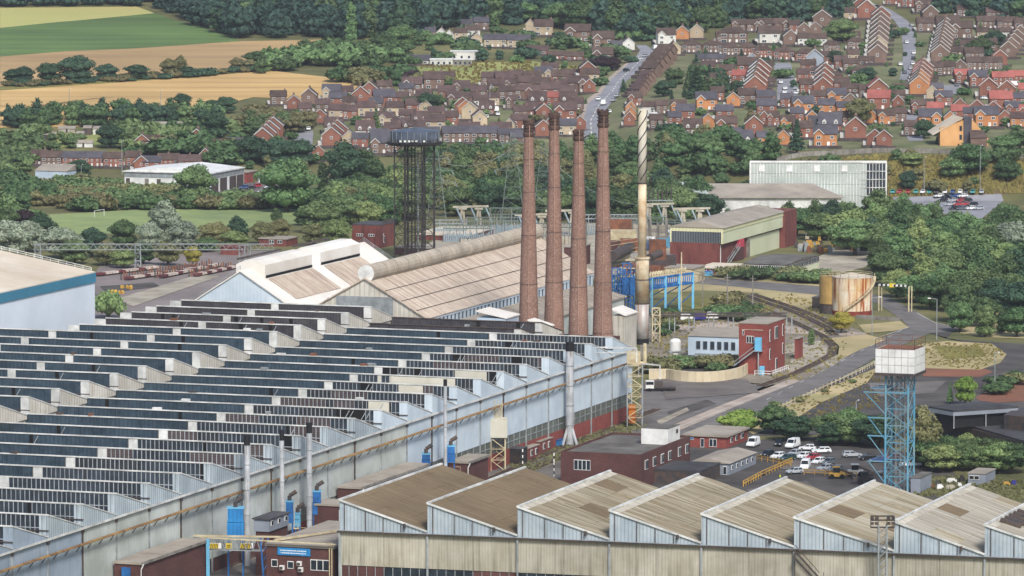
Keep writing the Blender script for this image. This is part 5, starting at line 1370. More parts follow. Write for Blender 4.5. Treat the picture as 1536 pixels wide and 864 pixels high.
def power_line(a, b, sag, label):
 m = MB(); prev = None
 for i in range(13):
  t = i / 12; q = lerp(a, b, t); q = (q[0], q[1], q[2] - sag * 4 * t * (1 - t))
  if prev: m.beam(prev, q, .1)
  prev = q
 tag(m.build('power_line', 'steel_galv', org=a), label, 'cable', 'power lines over the substation')
def top(u, v, vt, dx=0): p = P(u, v); return (p[0] + dx, p[1], _h(p, vt))
power_line(top(655, 352, 240), top(769, 345, 222), 4, 'power line from the left pylon to the tall pylon')
power_line(top(655, 352, 252), top(706, 350, 309), 3, 'power line dropping to the twin A frame gantry')
power_line(top(769, 345, 235), top(846, 352, 315), 5, 'power line dropping behind the chimneys')
power_line(top(815, 340, 228), top(985, 352, 306), 6, 'power line running behind the chimneys to the stack gantry')
power_line(top(769, 345, 215), top(560, 300, 150), 6, 'power line leaving over the left estate')
busbars((650, 700), 356, 330, 'short busbar frame right of the black tower', 6, 'steel_galv')
busbars((700, 790), 352, 326, 'back busbar frame before the tree belt', 9)
busbars((870, 960), 352, 322, 'back busbar frame left of the stack', 8, 'steel_galv')
busbars((1000, 1060), 350, 330, 'low busbar frame behind the green hall', 6)
# coil rack on the gantry right of stack
p = P(990, 352); h = _h(p, 300)
t = thing('switchgear_rack', 'rack of tall dark insulator columns beside the steel stack', 'switchgear', p)
m = MB(); m.box(p[0] - 4.5, p[0] + 4.5, p[1] - 1, p[1] + 1, h - .3, h); m.build('deck', 'steel_galv', t)
for k in range(6): m = MB(); m.tube((p[0] - 4 + k * 1.6, p[1], h), (p[0] - 4 + k * 1.6, p[1], h + 4), .28, n=8); m.build('insulator', 'steel_dark', t)
for (uL, uC, uR, vb, vt, lab, mt) in [(905, 943, 950, 385, 346, 'large blue transformer behind the last chimney', 'trafo_blue'), (963, 980, 984, 376, 357, 'small blue transformer cabinet right of the stack', 'trafo_blue'), (988, 1002, 1006, 372, 346, 'pale blue transformer against the green hall', 'pale_blue')]:
 b = box_px(uL, uC, uR, vb, vt); s0, s1, n0, n1, h = b; s1 = s0 + 6
 t = thing('transformer', lab, 'transformer', W(s0, n1, 0))
 m = MB(); m.wbox(s0, s1, n0, n1, 0, h * .6); m.build('tank', mt, t)
 m = MB()
 for k in range(8): c = n0 + (n1 - n0) * (k + .5) / 8; m.wbox(s0 - .8, s0, c - .15, c + .15, .5, h * .55)
 m.build('radiator', mt, t)
 m = MB(); m.tube(W(s0 + 2, n0, h * .9), W(s0 + 2, n1, h * .9), .8, n=10); m.build('conservator', 'white_trim', t)
 for k in range(3): m = MB(); q = W(s0 + 2, n0 + (n1 - n0) * (k + .7) / 3.4, h * .6); m.tube(q, add3(q, (0, 0, h * .3)), .3, .15, n=8); m.build('bushing', 'insulator', t)
b = box_px(948, 1000, 1004, 372, 338)
t = thing('blast_wall', 'ribbed pinkish concrete wall panels behind the steel stack', 'wall', W(b[0], b[3], 0))
for k in range(4):
 for j in range(6):
  m = MB(); c0 = b[2] + (b[3] - b[2]) * k / 4; c1 = b[2] + (b[3] - b[2]) * (k + 1) / 4
  m.wbox(b[0], b[0] + .5, c0 + .4, c1 - .1, b[4] * j / 6 + .06, b[4] * (j + 1) / 6 - .06); m.build('wall_panel', 'concrete_pale' if j % 2 else 'concrete_wall', t)
m = MB()
for k in range(5): c0 = b[2] + (b[3] - b[2]) * k / 4; m.wbox(b[0] - .3, b[0] + .5, c0 - .3, c0 + .3, 0, b[4] + .6)
m.build('posts', 'concrete', t)
p, q = P(690, 372), P(880, 366)
t = thing('panel_fence', 'pale concrete post and panel fence along the substation', 'fence', p)
for k in range(34):
 a_ = lerp(p, q, k / 34); b_ = lerp(p, q, (k + 1) / 34)
 m = MB(); m.box(a_[0] + .2, b_[0] - .05, a_[1], a_[1] + .2, 0.1, 3.0); m.build('panel', 'concrete_pale', t)
 m = MB(); m.box(a_[0] - .18, a_[0] + .18, a_[1] - .15, a_[1] + .3, 0, 3.3); m.build('post', 'concrete' if k % 2 else 'steel_dark', t)
# ---------------------------------------------------------------- white glass store in the distance
mat('poly_sheet', 'b3bcb6', 'a2ada8', scale=.1, rough=.5, grime=.12, gscale=.03)
p = P(1126, 318); q = P(1328, 318); zt_, zb_ = _h(p, 244), _h(p, 293)
t = thing('translucent_store', 'long pale translucent sheeted store above the tree belt', 'warehouse', p)
N_ = 14
for k in range(N_):
 x0 = p[0] + (q[0] - p[0]) * k / N_; x1 = p[0] + (q[0] - p[0]) * (k + 1) / N_
 for j in range(3):
  if k >= 11 and j == 9: continue
  z0 = zb_ + (zt_ - zb_) * j / 3 + .05; z1_ = zb_ + (zt_ - zb_) * (j + 1) / 3 - .05
  m = MB(); m.box(x0 + .06, x1 - .06, p[1], p[1] + .4, z0, z1_); m.build('sheet_panel', 'poly_sheet' if k < 11.3 else 'pane_grey', t)
m = MB()
for k in range(N_ * 3 + 1): x = p[0] + (q[0] - p[0]) * k / (N_ * 3); m.box(x - .12, x + .12, p[1] - .12, p[1], zb_ - (4 if k > 26 else 0), zt_)
for j in range(5): z = zb_ + (zt_ - zb_) * j / 4 if j < 5 else zt_; xx = p[0] + (q[0] - p[0]) * .82; m.box(xx, q[0], p[1] - .25, p[1] - .13, z - .25, z)
tag(m.build('mullions', 'white_trim', t), kind='stuff')
m = MB(); m.box(p[0] - .4, q[0] + .4, p[1] - .3, p[1] + .6, zt_, zt_ + .7); m.box(p[0] - .5, p[0], p[1] - .3, p[1] + .5, zb_, zt_); m.box(q[0], q[0] + .5, p[1] - .3, p[1] + .5, 0, zt_); m.build('frame', 'white_paint', t)
m = MB(); m.box(p[0], q[0], p[1] + .5, p[1] + 8, 0, zt_); m.build('body', 'poly_sheet', t)
m = MB(); xx = p[0] + (q[0] - p[0]) * .62; m.box(xx, q[0], p[1] + .1, p[1] + .5, 0, zb_); m.build('lower_sheet', 'poly_sheet', t)
for k in range(4): xx = p[0] + (q[0] - p[0]) * (.08 + k * .205); m = MB(); m.box(xx - 1.1, xx + 1.1, p[1] - .3, p[1] - .14, zt_ - 3.3, zt_ - 1); m.build('vent_window', 'white_paint', t)
p2, q2 = P(1076, 325), P(1262, 325)
t = thing('low_warehouse', 'low warehouse with a pale grey roof in front of the translucent store', 'warehouse', p2)
z0, z1_ = _h(p2, 297), _h(p2, 268)
m = MB(); m.box(p2[0], q2[0], p2[1], p2[1] + 40, 0, z0); m.build('wall', 'white_trim', t)
m = MB(); m.extr([(p2[0] - 1, p2[1] - 1, z0), (q2[0] + 1, p2[1] - 1, z0), (q2[0] - 10, p2[1] + 18, z0 + 3.6), (p2[0] - 9, p2[1] + 18, z0 + 3.6)], (0, 0, .4)); m.build('roof', 'roof_pale', t)
m = MB(); m.extr([(p2[0] - 12, p2[1] + 8, z0 + 2), (p2[0] - 3, p2[1] + 2, z0 + 1), (p2[0] - 6, p2[1] + 18, z0 + 4.2), (p2[0] - 16, p2[1] + 20, z0 + 4)], (0, 0, .4)); m.build('side_roof', 'poly_sheet', t)
# white industrial unit on the left
p = P(316, 290); s, n = SN(p)
q = P(187, 286); s = SN(p)[0]
n0 = n_at(s, 187); s1 = s_at(n, 366)
t = thing('white_warehouse', 'white warehouse with a grey band and loading doors beyond the playing field', 'warehouse', W(s, n, 0))
h0 = _h(p, 262)
m = MB(); m.wbox(s, s1, n0, n, 0, h0 - 1.8); m.build('wall', 'white_paint', t)
m = MB(); m.wbox(s - .1, s1, n0, n + .1, h0 - 1.8, h0 + .2); m.build('grey_band', 'steel_galv', t)
m = MB(); m.extr([W(s - .6, n0 - .6, h0 + .2), W(s - .6, n + .6, h0 + .2), W(s1, n + .6, h0 + .2), W(s1, n0 - .6, h0 + .2)], (0, 0, .4)); m.build('roof_edge', 'white_trim', t)
m = MB(); m.extr([W(s, n0, h0 + .6), W(s, (n0 + n) / 2, h0 + 2.2), W(s, n, h0 + .6)], tuple((s1 - s) * q for q in (WV[0], WV[1], 0))); m.build('roof', 'white_paint', t)
for k, f in enumerate((.12, .38, .66, .88)):
 c = s + (s1 - s) * f; m = MB(); m.wbox(c - 3.4, c + 3.4, n, n + .12, .2, 5.2); m.build('loading_door', 'steel_dark', t)
for k, f in enumerate((.04, .26, .4)): c = n0 + (n - n0) * f; m = MB(); m.wbox(s - .12, s, c - .8, c + .8, .2, 5.0); m.build('door', 'steel_dark' if k != 1 else 'concrete', t)
b = box_px(352, 371, 378, 275, 258); simple_building('brick_entrance', 'red brick entrance block at the end of the white warehouse', 'annex', (b[0], b[0] + 10, b[2], b[3], b[4]), 'brick_bright', 'roof_pale')
b = box_px(53, 100, 104, 274, 256); simple_building('blue_shed', 'pale blue shed with a white roof near the left terraces', 'shed', (b[0], b[0] + 16, b[2], b[3], b[4]), 'pale_blue' if 0 else 'blue_white', 'roof_pale', rh=.3, mono=2, pitched='s')
# football goal
p = P(142, 326)
m = MB(); m.beam(p, add3(p, (0, 0, 2.4)), .15); m.beam(add3(p, (0, 0, 2.4)), add3(p, (3.0, 6.5, 2.4)), .15); m.beam(add3(p, (3.0, 6.5, 0)), add3(p, (3.0, 6.5, 2.4)), .15); m.beam(add3(p, (0, 0, 2.4)), add3(p, (-1.5, 1, 0)), .08); m.beam(add3(p, (3, 6.5, 2.4)), add3(p, (1.5, 7.5, 0)), .08)
tag(m.build('goal', 'white_paint', org=p), 'white football goal on the mown field', 'goal')
# ================================================================== yard along the long wall
def leanto(name, label, n1, uL, uR, vtop, wall, roof, n0=.6, z_extra=0, steps=0):
 s0 = s_at(n1, uL); h = _h(W(s0, n1), vtop)
 s1 = s_at(n1, uR, h)
 t = thing(name, label, 'outbuilding', W(s0, n1, 0))
 m = MB(); m.wbox(s0, s1, n0, n1, 0, h - .7); m.build('wall', wall, t)
 k = max(1, int((s1 - s0) / 9))
 for j in range(k):
  a, b = s0 - .3 + (s1 - s0 + .6) * j / k, s0 - .3 + (s1 - s0 + .6) * (j + 1) / k
  m = MB(); m.wbox(a + .05, b - .05, n0, n1 + .3, h - .68, h - .25 + .12 * (j % 2)); m.build('roof_slab', roof, t)
 m = MB(); m.wbox(s0 - .35, s1 + .35, n1 + .3, n1 + .5, h - .75, h - .2); m.build('fascia', 'concrete', t)
 m = MB(); m.beam(W(s0 + .2, n1 + .6, h - .6), W(s0 - .3, n1 + .3, h - 1.6), .18); m.beam(W(s0 - .3, n1 + .3, h - 1.6), W(s0 - .3, n1 + .3, 0), .18); m.build('drainpipe', 'white_trim', t)
 return s0, s1, h, t
leanto('lean_to_block', 'long brick lean-to with slabbed roof against the blue wall', 6.0, 541, 641, 729, 'brick_dark', 'roof_pale')
leanto('lean_to_block', 'short brick lean-to left of the lattice tower', 5.5, 701, 732, 691, 'brick_dark', 'roof_pale')
s0, s1, h, lt3 = leanto('lean_to_block', 'brick lean-to with crane gantry end at the bottom left', 6.2, 211, 312, 842, 'brick_dark', 'roof_pale')
m = MB(); m.beam(W(s1 - 1.5, 6.8, 0), W(s1 - 1.5, 6.8, h), .7); tag(m.build('blue_pipe', 'pale_blue', org=W(s1 - 1.5, 6.8, 0)), 'bright blue upright pipe at the end of the bottom brick lean-to', 'pipe')
m = MB(); m.wbox(s0 - 1.0, s0 - .7, 2.6, 4.4, h - 4.4, h - 1.2); tag(m.build('blue_door', 'steel_blue', org=W(s0 - 1, 3.5, h - 4.4)), 'blue door on the end of the bottom left brick lean-to', 'door')
leanto('lean_to_block', 'tiny brick lean-to block beside the front shed corner', 9.0, 508, 528, 755, 'brick_dark', 'roof_pale', n0=3)
# portable cabin on its brick base
n1 = 13.0; sc = s_at(n1, 404); hc = _h(W(sc, n1), 778); zc = _h(W(sc, n1), 798)
n0 = n_at(sc, 381); sc1 = s_at(n1, 433, hc)
b = (sc, sc1, n0, n1, hc)
cb = thing('portable_cabin', 'grey portable cabin with three windows standing on a brick base', 'portable building', W(sc, n1, zc))
m = MB(); m.wbox(sc, sc1, n0, n1, zc, hc - .3); m.build('wall', 'cabin_grey', cb)
m = MB(); m.wbox(sc - .3, sc1 + .3, n0 - .3, n1 + .3, hc - .28, hc); m.build('roof', 'asphalt_roof', cb)
windows_on(cb, 'side', b, [(f, 1.1, zc + 1.1, 1.1, 1, 'black') for f in (.14, .5, .84)])
m = MB(); m.wbox(sc + .3, sc1, n0 + .3, n1 - .3, 0, zc - .02); tag(m.build('brick_podium', 'brick_dark'), 'dark brick podium under the grey portable cabin', 'podium')
# blue filter units
mat('filter_blue', '2f86c4', '2570ab', scale=.4, rough=.5, grime=.15, stripes=(.8, .2))
def filter_unit(u, vb, vt, w, label, dep=3.0, mt='filter_blue', n=4.0):
 p = W(s_at(n, u, 8), n, 0); h = _h(p, vt)
 t = thing('filter_unit', label, 'filter unit', p, 'blue extraction units along the wall')
 zb_ = max(1.2, _h(p, vb)); zm = (zb_ + h) / 2; m = MB(); m.box(p[0] - w, p[0] + w, p[1], p[1] + dep, zb_, zm); m.build('hopper_box', mt, t)
 m = MB(); m.box(p[0] - w * .92, p[0] + w * .92, p[1] + .1, p[1] + dep, zm + .1, h - .2); m.build('filter_box', mt, t)
 m = MB(); m.box(p[0] - w, p[0] + w * 1.05, p[1], p[1] + dep, h - .2, h); m.build('lid', 'pale_blue', t)
 m = MB()
 for x in (-w + .2, w - .2): m.beam((p[0] + x, p[1] + .3, 0), (p[0] + x, p[1] + .3, zb_ + .1), .25); m.beam((p[0] + x, p[1] + dep - .3, 0), (p[0] + x, p[1] + dep - .3, zb_ + .1), .25)
 m.build('legs_frame', 'steel_blue', t)
 m = MB(); m.tube((p[0], p[1] + dep / 2, h), (p[0], p[1] + dep / 2, h + 1.0), .45, n=10); m.tube((p[0], p[1] + dep / 2, h + 1.0), (p[0] + 1.4, p[1] + dep / 2, h + 1.9), .45, n=10); m.build('duct', 'steel_dark', t)
 m = MB(); m.box(p[0] + w, p[0] + w + 1.2, p[1], p[1] + 1, h * .45, h * .45 + .15); m.beam((p[0] + w + 1.2, p[1], h * .45), (p[0] + w + 1.2, p[1], h * .45 + 1.1), .08); m.beam((p[0] + w, p[1], h * .45 + 1.1), (p[0] + w + 1.2, p[1], h * .45 + 1.1), .08)
 m.build('platform', 'steel_cream', t)
filter_unit(353, 806, 762, 1.7, 'tall bright blue filter unit left of the portable cabin', n=7.0)
filter_unit(434, 785, 752, .8, 'dark blue cyclone box between two thin flues', mt='steel_blue')
filter_unit(446, 790, 770, .6, 'narrow pale blue cabinet right of the portable cabin', mt='pale_blue')
filter_unit(475, 772, 737, .9, 'blue cyclone unit beside the third thin flue', mt='steel_blue')
filter_unit(639, 700, 681, 1.0, 'blue filter box at the end of the long brick lean-to', mt='steel_blue')
filter_unit(676, 694, 669, 1.0, 'blue filter box right of the slim rusty flue', mt='steel_blue')
# flues
mat('flue_steel', 'c4c8cc', 'a3a7ab', scale=.4, rough=.5, metal=.15, grime=.2, stain=('7a6a58', (.6, .15, 1), .55, .8))
def flue(u, vb, vt, r, label, black=2.2, mt='flue_steel', legs=False):
 p = W(s_at(3.2, u, 12), 3.2, 0) if not legs else P(u, vb); h = _h(p, vt)
 t = thing('flue', label, 'flue', p, 'thin steel flues beside the long wall')
 m = MB(); m.tube(p, (p[0], p[1], h - black), r, n=14); m.build('tube', mt, t, smooth=False)
 if black: m = MB(); m.tube((p[0], p[1], h - black), (p[0], p[1], h), r * 1.05, n=14); m.build('blackened_tip', 'black', t)
 for k in range(4): m = MB(); z = h * (k + 1) / 5.2; m.tube((p[0], p[1], z), (p[0], p[1], z + .15), r * 1.12, n=14); m.build('joint_ring', 'steel_galv', t)
 if legs:
  m = MB()
  for dx, dy in ((-2.2, -1), (2.2, -1), (0, 2)): m.tube((p[0] + dx * .8, p[1] + dy, 0), (p[0], p[1], 6), .35, .45, n=8)
  m.lathe(p, [(.9, 3), (1.0, 6), (1.0, 8)], 12); m.build('flared_base', 'flue_steel', t)
flue(371, 812, 652, .62, 'thin steel flue standing by the tall blue filter unit')
flue(423, 800, 645, .5, 'thin steel flue behind the portable cabin')
flue(464, 796, 634, .6, 'thin steel flue beside the second blue cyclone')
flue(668, 724, 569, .42, 'slim rust stained flue in front of the blue wall', black=1.5)
flue(854.5, 668, 513, 1.0, 'fat silver flue with splayed legs against the blue wall', black=2.2, legs=True)
# overhead crane truss with hazard signs
a_, b_ = W(*SN(P(238, 868)), 0), P(396, 882)
a_ = P(238, 868)
zt_ = _h(a_, 806); zb2 = zt_ - 2.3
t = thing('pipe_gantry', 'lattice pipe gantry with yellow hazard boards at the bottom left', 'gantry', a_)
b_ = (P(396, 868)[0], a_[1] - 2, 0); c_ = (a_[0], a_[1], 0)
m = MB()
for dy in (0, 1.6):
 for z in (zt_, zb2): m.beam((c_[0], c_[1] + dy, z), (b_[0], b_[1] + dy, z - .2), .22)
 for k in range(15):
  q = lerp(c_, b_, k / 15); r_ = lerp(c_, b_, (k + .5) / 15); w_ = lerp(c_, b_, (k + 1) / 15)
  m.beam((q[0], q[1] + dy, zt_), (r_[0], r_[1] + dy, zb2), .13); m.beam((r_[0], r_[1] + dy, zb2), (w_[0], w_[1] + dy, zt_), .13)
m.build('truss', 'steel_galv', t)
m = MB()
for dx in (0, .9):
 for dy in (0, 1.6): m.beam((b_[0] + dx, b_[1] + dy, 0), (b_[0] + dx - (.6 if dx == 0 else 0), b_[1] + dy, zt_), .26)
for z in range(0, int(zt_), 2): m.beam((b_[0], b_[1], z), (b_[0] + .9, b_[1], z + 1.5), .12)
m.build('leg_frame', 'steel_blue', t)
m = MB(); m.beam((c_[0], c_[1] - .4, zt_ + .5), (b_[0] + 14, b_[1] - .4, zt_ + .3), .35); m.build('top_pipe', 'steel_cream', t)
mat('hazard_yellow', 'd8bc30', scale=2, rough=.6)
for k, (u, w_) in enumerate([(323, 1.35), (344, .6), (371, 1.3)]):
 x = P(u, 868)[0] * 1.0; y = a_[1] - 1.4
 m = MB(); m.box(x - w_, x + w_, y, y + .1, zb2 + .2, zb2 + 1.3); bd = m.build('hazard_board', 'hazard_yellow' if k == 1 else 'white_paint', t)
 if k != 1:
  m = MB(); m.box(x - w_, x + w_ * .55, y - .04, y, zb2 + .2, zb2 + 1.25); m.build('yellow_field', 'hazard_yellow', bd)
  m = MB()
  for j in range(6): xx = x - w_ + .1 + j * w_ * .24; m.extr([(xx, y - .05, zb2 + .2), (xx + .14, y - .05, zb2 + .2), (xx + .38, y - .05, zb2 + 1.25), (xx + .24, y - .05, zb2 + 1.25)], (0, -.03, 0))
  m.build('black_stripe', 'black', bd)
 else:
  m = MB(); m.box(x - .35, x + .35, y - .04, y, zb2 + .45, zb2 + .6); m.box(x - .35, x + .35, y - .04, y, zb2 + .8, zb2 + .95); m.build('lettering', 'black', bd)
q = P(232, 872); z0 = _h(q, 828)
m = MB(); m.box(q[0] - .7, q[0] + .7, q[1], q[1] + 1.2, z0, z0 + 3.2)
for k in range(4): m.box(q[0] - 1.1, q[0] + 1.1, q[1] - .2, q[1], z0 + .3 + k * .8, z0 + .55 + k * .8)
tag(m.build('valve_station', 'orange_paint', org=(q[0], q[1], z0)), 'orange valve station on the roof at the truss end', 'valve')
# brick canteen block with blue sign
y0 = 1058.0
xl = (400 - 768) / FPX * y0 * 1.01; xr = (505 - 768) / FPX * y0 * 1.01
zt2 = CAM_H - (817 + 350) * y0 / FPX - .4
s_, n_ = SN((xl, y0))
b = (s_, s_ + 34, n_, n_at(s_, 500, zt2), zt2)
sg = simple_building('sign_block', 'dark brick block with a blue sign and air conditioning units', 'office building', b, 'brick_dark', 'roof_pale', rh=.5, over=.3)
L_ = b[3] - b[2]
windows_on(sg, 'front', b, [(.12, 1.3, zt2 - 4.7, 1.5, 1), (.36, 1.3, zt2 - 4.9, 1.5, 1), (.80, 4.0, zt2 - 5.0, 2.2, 3)])
m = MB(); m.wbox(s_ - .25, s_ - .05, b[2] + L_ * .17, b[2] + L_ * .66, zt2 - 2.2, zt2 - .7)
sgn = m.build('blue_sign', 'filter_blue', sg)
m = MB(); r3 = random.Random(9)
for row in (0, 1):
 x = b[2] + L_ * (.21 + .01 * row)
 while x < b[2] + L_ * .6:
  w_ = .12 + r3.random() * .3; m.wbox(s_ - .3, s_ - .25, x, x + w_, zt2 - 1.35 - row * .5, zt2 - 1.15 - row * .5); x += w_ + .09
m.build('lettering', 'white_paint', sgn)
for (f, z) in ((.24, -5.2), (.5, -4.2), (.52, -5.4)):
 m = MB(); c = b[2] + L_ * f; m.wbox(s_ - .7, s_ - .02, c - .45, c + .45, zt2 + z, zt2 + z + .9); ac = m.build('air_conditioner', 'white_paint', sg)
 m = MB(); m.beam(W(s_ - .72, c - .3, zt2 + z + .45), W(s_ - .72, c + .3, zt2 + z + .45), .5, .5); m.build('fan_grille', 'steel_dark', ac)
for f in (.95, .985): m = MB(); m.beam(W(s_ - .3, b[2] + L_ * f, 0), W(s_ - .3, b[2] + L_ * f, zt2 + .8), .2); m.build('standpipe', 'steel_cream', sg)
m = MB(); m.beam(W(s_ - 1, b[2] - 14, zt2 + .6), W(s_ - 1, b[3] + 1, zt2 + .6), .25); m.beam(W(s_ + 2, b[2] + 1, zt2 + .4), W(s_ + 30, b[3] - 1, zt2 + .4), .4); m.build('roof_pipes', 'steel_cream', sg)
# sheds and containers further along
for (uL, uC, uR, vb, vt, lab, wl, rf, kind) in [
 (761, 781, 791, 697, 673, 'dark open sided store right of the lattice tower', 'steel_black', 'asphalt_roof', 'container'),
 (782, 792, 809, 692, 672, 'brown hut with two white windows beside the dark store', 'brick_red', 'roof_pale', 'hut'),
 (795, 810, 829, 682, 662, 'larger brown hut with pale roof near the silver flue', 'brick_red', 'roof_pale', 'hut'),
 (828, 838, 845, 671, 660, 'bright blue container near the silver flue', 'filter_blue', 'steel_blue', 'container'),
 (1366, 1380, 1397, 742, 716, 'grey panelled shed at the foot of the water tower', 'cabin_grey', 'felt_roof', 'shed'),
 (1452, 1478, 1493, 728, 710, 'grey cabin at the right of the stores yard', 'cabin_grey', 'roof_pale', 'cabin'),
 (1218, 1228, 1244, 463, 446, 'dark pump shed beside the ochre tank', 'steel_dark', 'felt_roof', 'shed'),
 (861, 868, 874, 656, 646, 'small blue panel box left of the office roof', 'pale_blue', 'pale_blue', 'cabinet')]:
 b = box_px(uL, uC, uR, vb, vt)
 t = simple_building(lab.split()[1] + '_box' if False else ('store_hut' if kind != 'container' else 'container'), lab, kind, b, wl, rf, rh=.2, over=.15)
 if kind == 'hut': windows_on(t, 'side', b, [(.3, 1.3, 1.0, 1.5, 2), (.7, 1.3, 1.0, 1.5, 2)])
 if kind == 'cabin': windows_on(t, 'front', b, [(.35, 2.4, 1.2, 1.0, 2, 'black')])
for (u, v, lab) in [(784, 700, 'striped pole beside the dark open store'), (831, 706, 'striped pole at the yard gap'), (831, 720, 'nearer striped pole at the yard gap')]:
 p = P(u, v); t = thing('striped_pole', lab, 'pole', p, 'black and white poles in the yard')
 for k in range(6): m = MB(); m.box(p[0] - .13, p[0] + .13, p[1] - .13, p[1] + .13, k * .7, k * .7 + .7); m.build('band', 'white_paint' if k % 2 else 'black', t)
# dark flat roofed pavilion at the right edge
def free_prism(name, mt, pix, z0, z1, parent=None, zref=None, label=None, cat=None):
 base = [P(u, v, z1 if zref is None else zref) for u, v in pix]
 ar = sum(base[i][0] * base[(i + 1) % len(base)][1] - base[(i + 1) % len(base)][0] * base[i][1] for i in range(len(base)))
 if ar < 0: base = base[::-1]
 m = MB(); m.prism(base, z0, z1)
 o = m.build(name, mt, parent)
 if label: tag(o, label, cat)
 return o
pv = thing('pavilion', 'low dark flat roofed pavilion building among trees at the right edge', 'pavilion', P(1430, 640))
free_prism('lower_roof', 'asphalt_roof', [(1345, 622), (1440, 634), (1540, 662), (1640, 650), (1560, 612), (1420, 610)], 3.6, 4.1, pv)
free_prism('lower_wall', 'steel_dark', [(1350, 625), (1440, 636), (1538, 662), (1630, 650), (1560, 615), (1420, 613)], 0, 3.58, pv, zref=4.0)
free_prism('upper_roof', 'asphalt_roof', [(1393, 609), (1430, 615.5), (1528, 609), (1476, 601.5)], 8.1, 8.6, pv)
free_prism('roof_fascia', 'cabin_grey', [(1393.5, 609.2), (1430, 615.6), (1527.5, 609.2), (1476, 602)], 7.2, 8.08, pv, zref=8.6)
free_prism('glazed_hall', 'black', [(1402, 609.5), (1431, 614.6), (1520, 609), (1476, 602.5)], 4.1, 7.18, pv, zref=8.6)
for (u, v) in [(1394, 609.5), (1431, 615.4), (1479, 612.2), (1526, 609.2)]: q = P(u, v, 8.6); m = MB(); m.box(q[0] - .13, q[0] + .13, q[1] - .13, q[1] + .13, 4.1, 7.2); m.build('column', 'steel_galv', pv)
free_prism('side_block', 'steel_dark', [(1506, 622), (1545, 626), (1560, 616), (1520, 614)], 4.1, 7.6, pv)
for (u, v) in [(1420, 629), (1474, 628), (1503, 626)]: q = P(u, v, 4.1); m = MB(); m.lathe(q, [(.9, 0), (.7, .5), (.1, .8)], 10); m.build('roof_dome', 'white_paint', pv)
# ---------------------------------------------------------------- street lamps and masts
def lamp(u, vb, vt, label, arm=1.5, cat='street lamp'):
 p = G(u, vb); h = _h(p, vt) - p[2]
 t = thing('street_lamp', label, cat, p)
 m = MB(); m.tube(p, add3(p, (0, 0, h)), .16, .1, n=8); m.build('column', 'steel_galv', t)
 m = MB(); m.tube(add3(p, (0, 0, h)), add3(p, (arm, 0, h + .3)), .08, n=6); m.build('arm', 'steel_galv', t)
 m = MB(); m.box(p[0] + min(arm, arm * 1.5), p[0] + max(arm, arm * 1.5), p[1] - .2, p[1] + .2, h + p[2] + .2, h + p[2] + .45); m.build('lamp_head', 'white_paint', t)
lamp(1308, 503, 447, 'street lamp in front of the rusty tank', 1.8)
lamp(1405, 509, 449, 'street lamp on the bend by the dry grass island', -1.8)
lamp(1492, 588, 530, 'lamp column at the right of the dark yard', .8)
lamp(1284, 628, 602, 'small lamp behind the car park hedge', .5)
lamp(1386, 292, 236, 'tall white mast left of the far car park', .6, 'mast')
lamp(1470, 290, 219, 'tallest white mast in the far car park', .6, 'mast')
lamp(1209, 355, 338, 'short lamp post above the scrap apron', .5)
lamp(183, 262, 212, 'telegraph pole before the brick terrace', .5, 'telegraph pole')
lamp(122, 272, 248, 'telegraph pole beside the blue shed', .5, 'telegraph pole')
lamp(104, 158, 134, 'telegraph pole in the wheat field, left one', .5, 'telegraph pole')
lamp(241, 160, 136, 'telegraph pole in the wheat field, right one', .5, 'telegraph pole')
lamp(735, 160, 128, 'telegraph pole among the brown estate roofs', .5, 'telegraph pole')
# height barrier with stripes
p, q = P(1318, 466), P(1363, 468); hh = _h(q, 429)
t = thing('height_barrier', 'striped height barrier gantry between the rusty tank and trees', 'barrier', p)
for a_ in (p, q):
 m = MB(); m.beam(a_, (a_[0], a_[1], hh), .4); m.beam((a_[0] + .9, a_[1], 0), (a_[0] + .9, a_[1], hh), .3); m.build('post', 'steel_cream', t)
for k in range(14): a2, b2 = lerp(p, q, k / 14), lerp(p, q, (k + 1) / 14); m = MB(); m.beam((a2[0], a2[1], hh), (b2[0], b2[1], hh), .5, .6); m.build('stripe', 'black' if k % 2 else 'white_paint', t)
m = MB(); a2 = lerp(p, q, .45); m.box(a2[0] - .9, a2[0] + .9, a2[1] - .3, a2[1] - .2, hh - .6, hh + .6); m.build('yellow_disc', 'hazard_yellow', t)
# crash barrier along works road
pts_ = [P(1128, 634), P(1180, 610), P(1235, 585), P(1290, 560), P(1322, 543)]
t = thing('crash_barrier', 'pale post and rail barrier along the works road', 'barrier', pts_[0])
for a_, b_ in zip(pts_, pts_[1:]):
 m = MB(); m.beam(add3(a_, (0, 0, .9)), add3(b_, (0, 0, .9)), .12, .3); m.build('rail', 'steel_cream', t)
 K = 9
 for k in range(K): q = lerp(a_, b_, k / K); m = MB(); m.box(q[0] - .14, q[0] + .14, q[1] - .14, q[1] + .14, 0, 1.4); m.build('post', 'concrete_pale', t)
# fence on top of the bank, and hedge posts
pts_ = [G(1165, 243), G(1320, 229), G(1400, 230), G(1536, 238)]
t = thing('boundary_fence', 'long grey fence along the top of the brown bank', 'fence', pts_[0])
for a_, b_ in zip(pts_, pts_[1:]):
 for k in range(14):
  c_, d_ = lerp(a_, b_, k / 14), lerp(a_, b_, (k + 1) / 14)
  c_ = (c_[0], c_[1], TZ(c_[0], c_[1])); d_ = (d_[0], d_[1], TZ(d_[0], d_[1]))
  m = MB(); m.hexa([c_, add3(d_, (-.15, 0, 0)), add3(d_, (-.15, .15, 0)), add3(c_, (0, .15, 0)), add3(c_, (0, 0, 1.9)), add3(d_, (-.15, 0, 1.9)), add3(d_, (-.15, .15, 1.9)), add3(c_, (0, .15, 1.9))]); m.build('fence_panel', 'concrete', t)
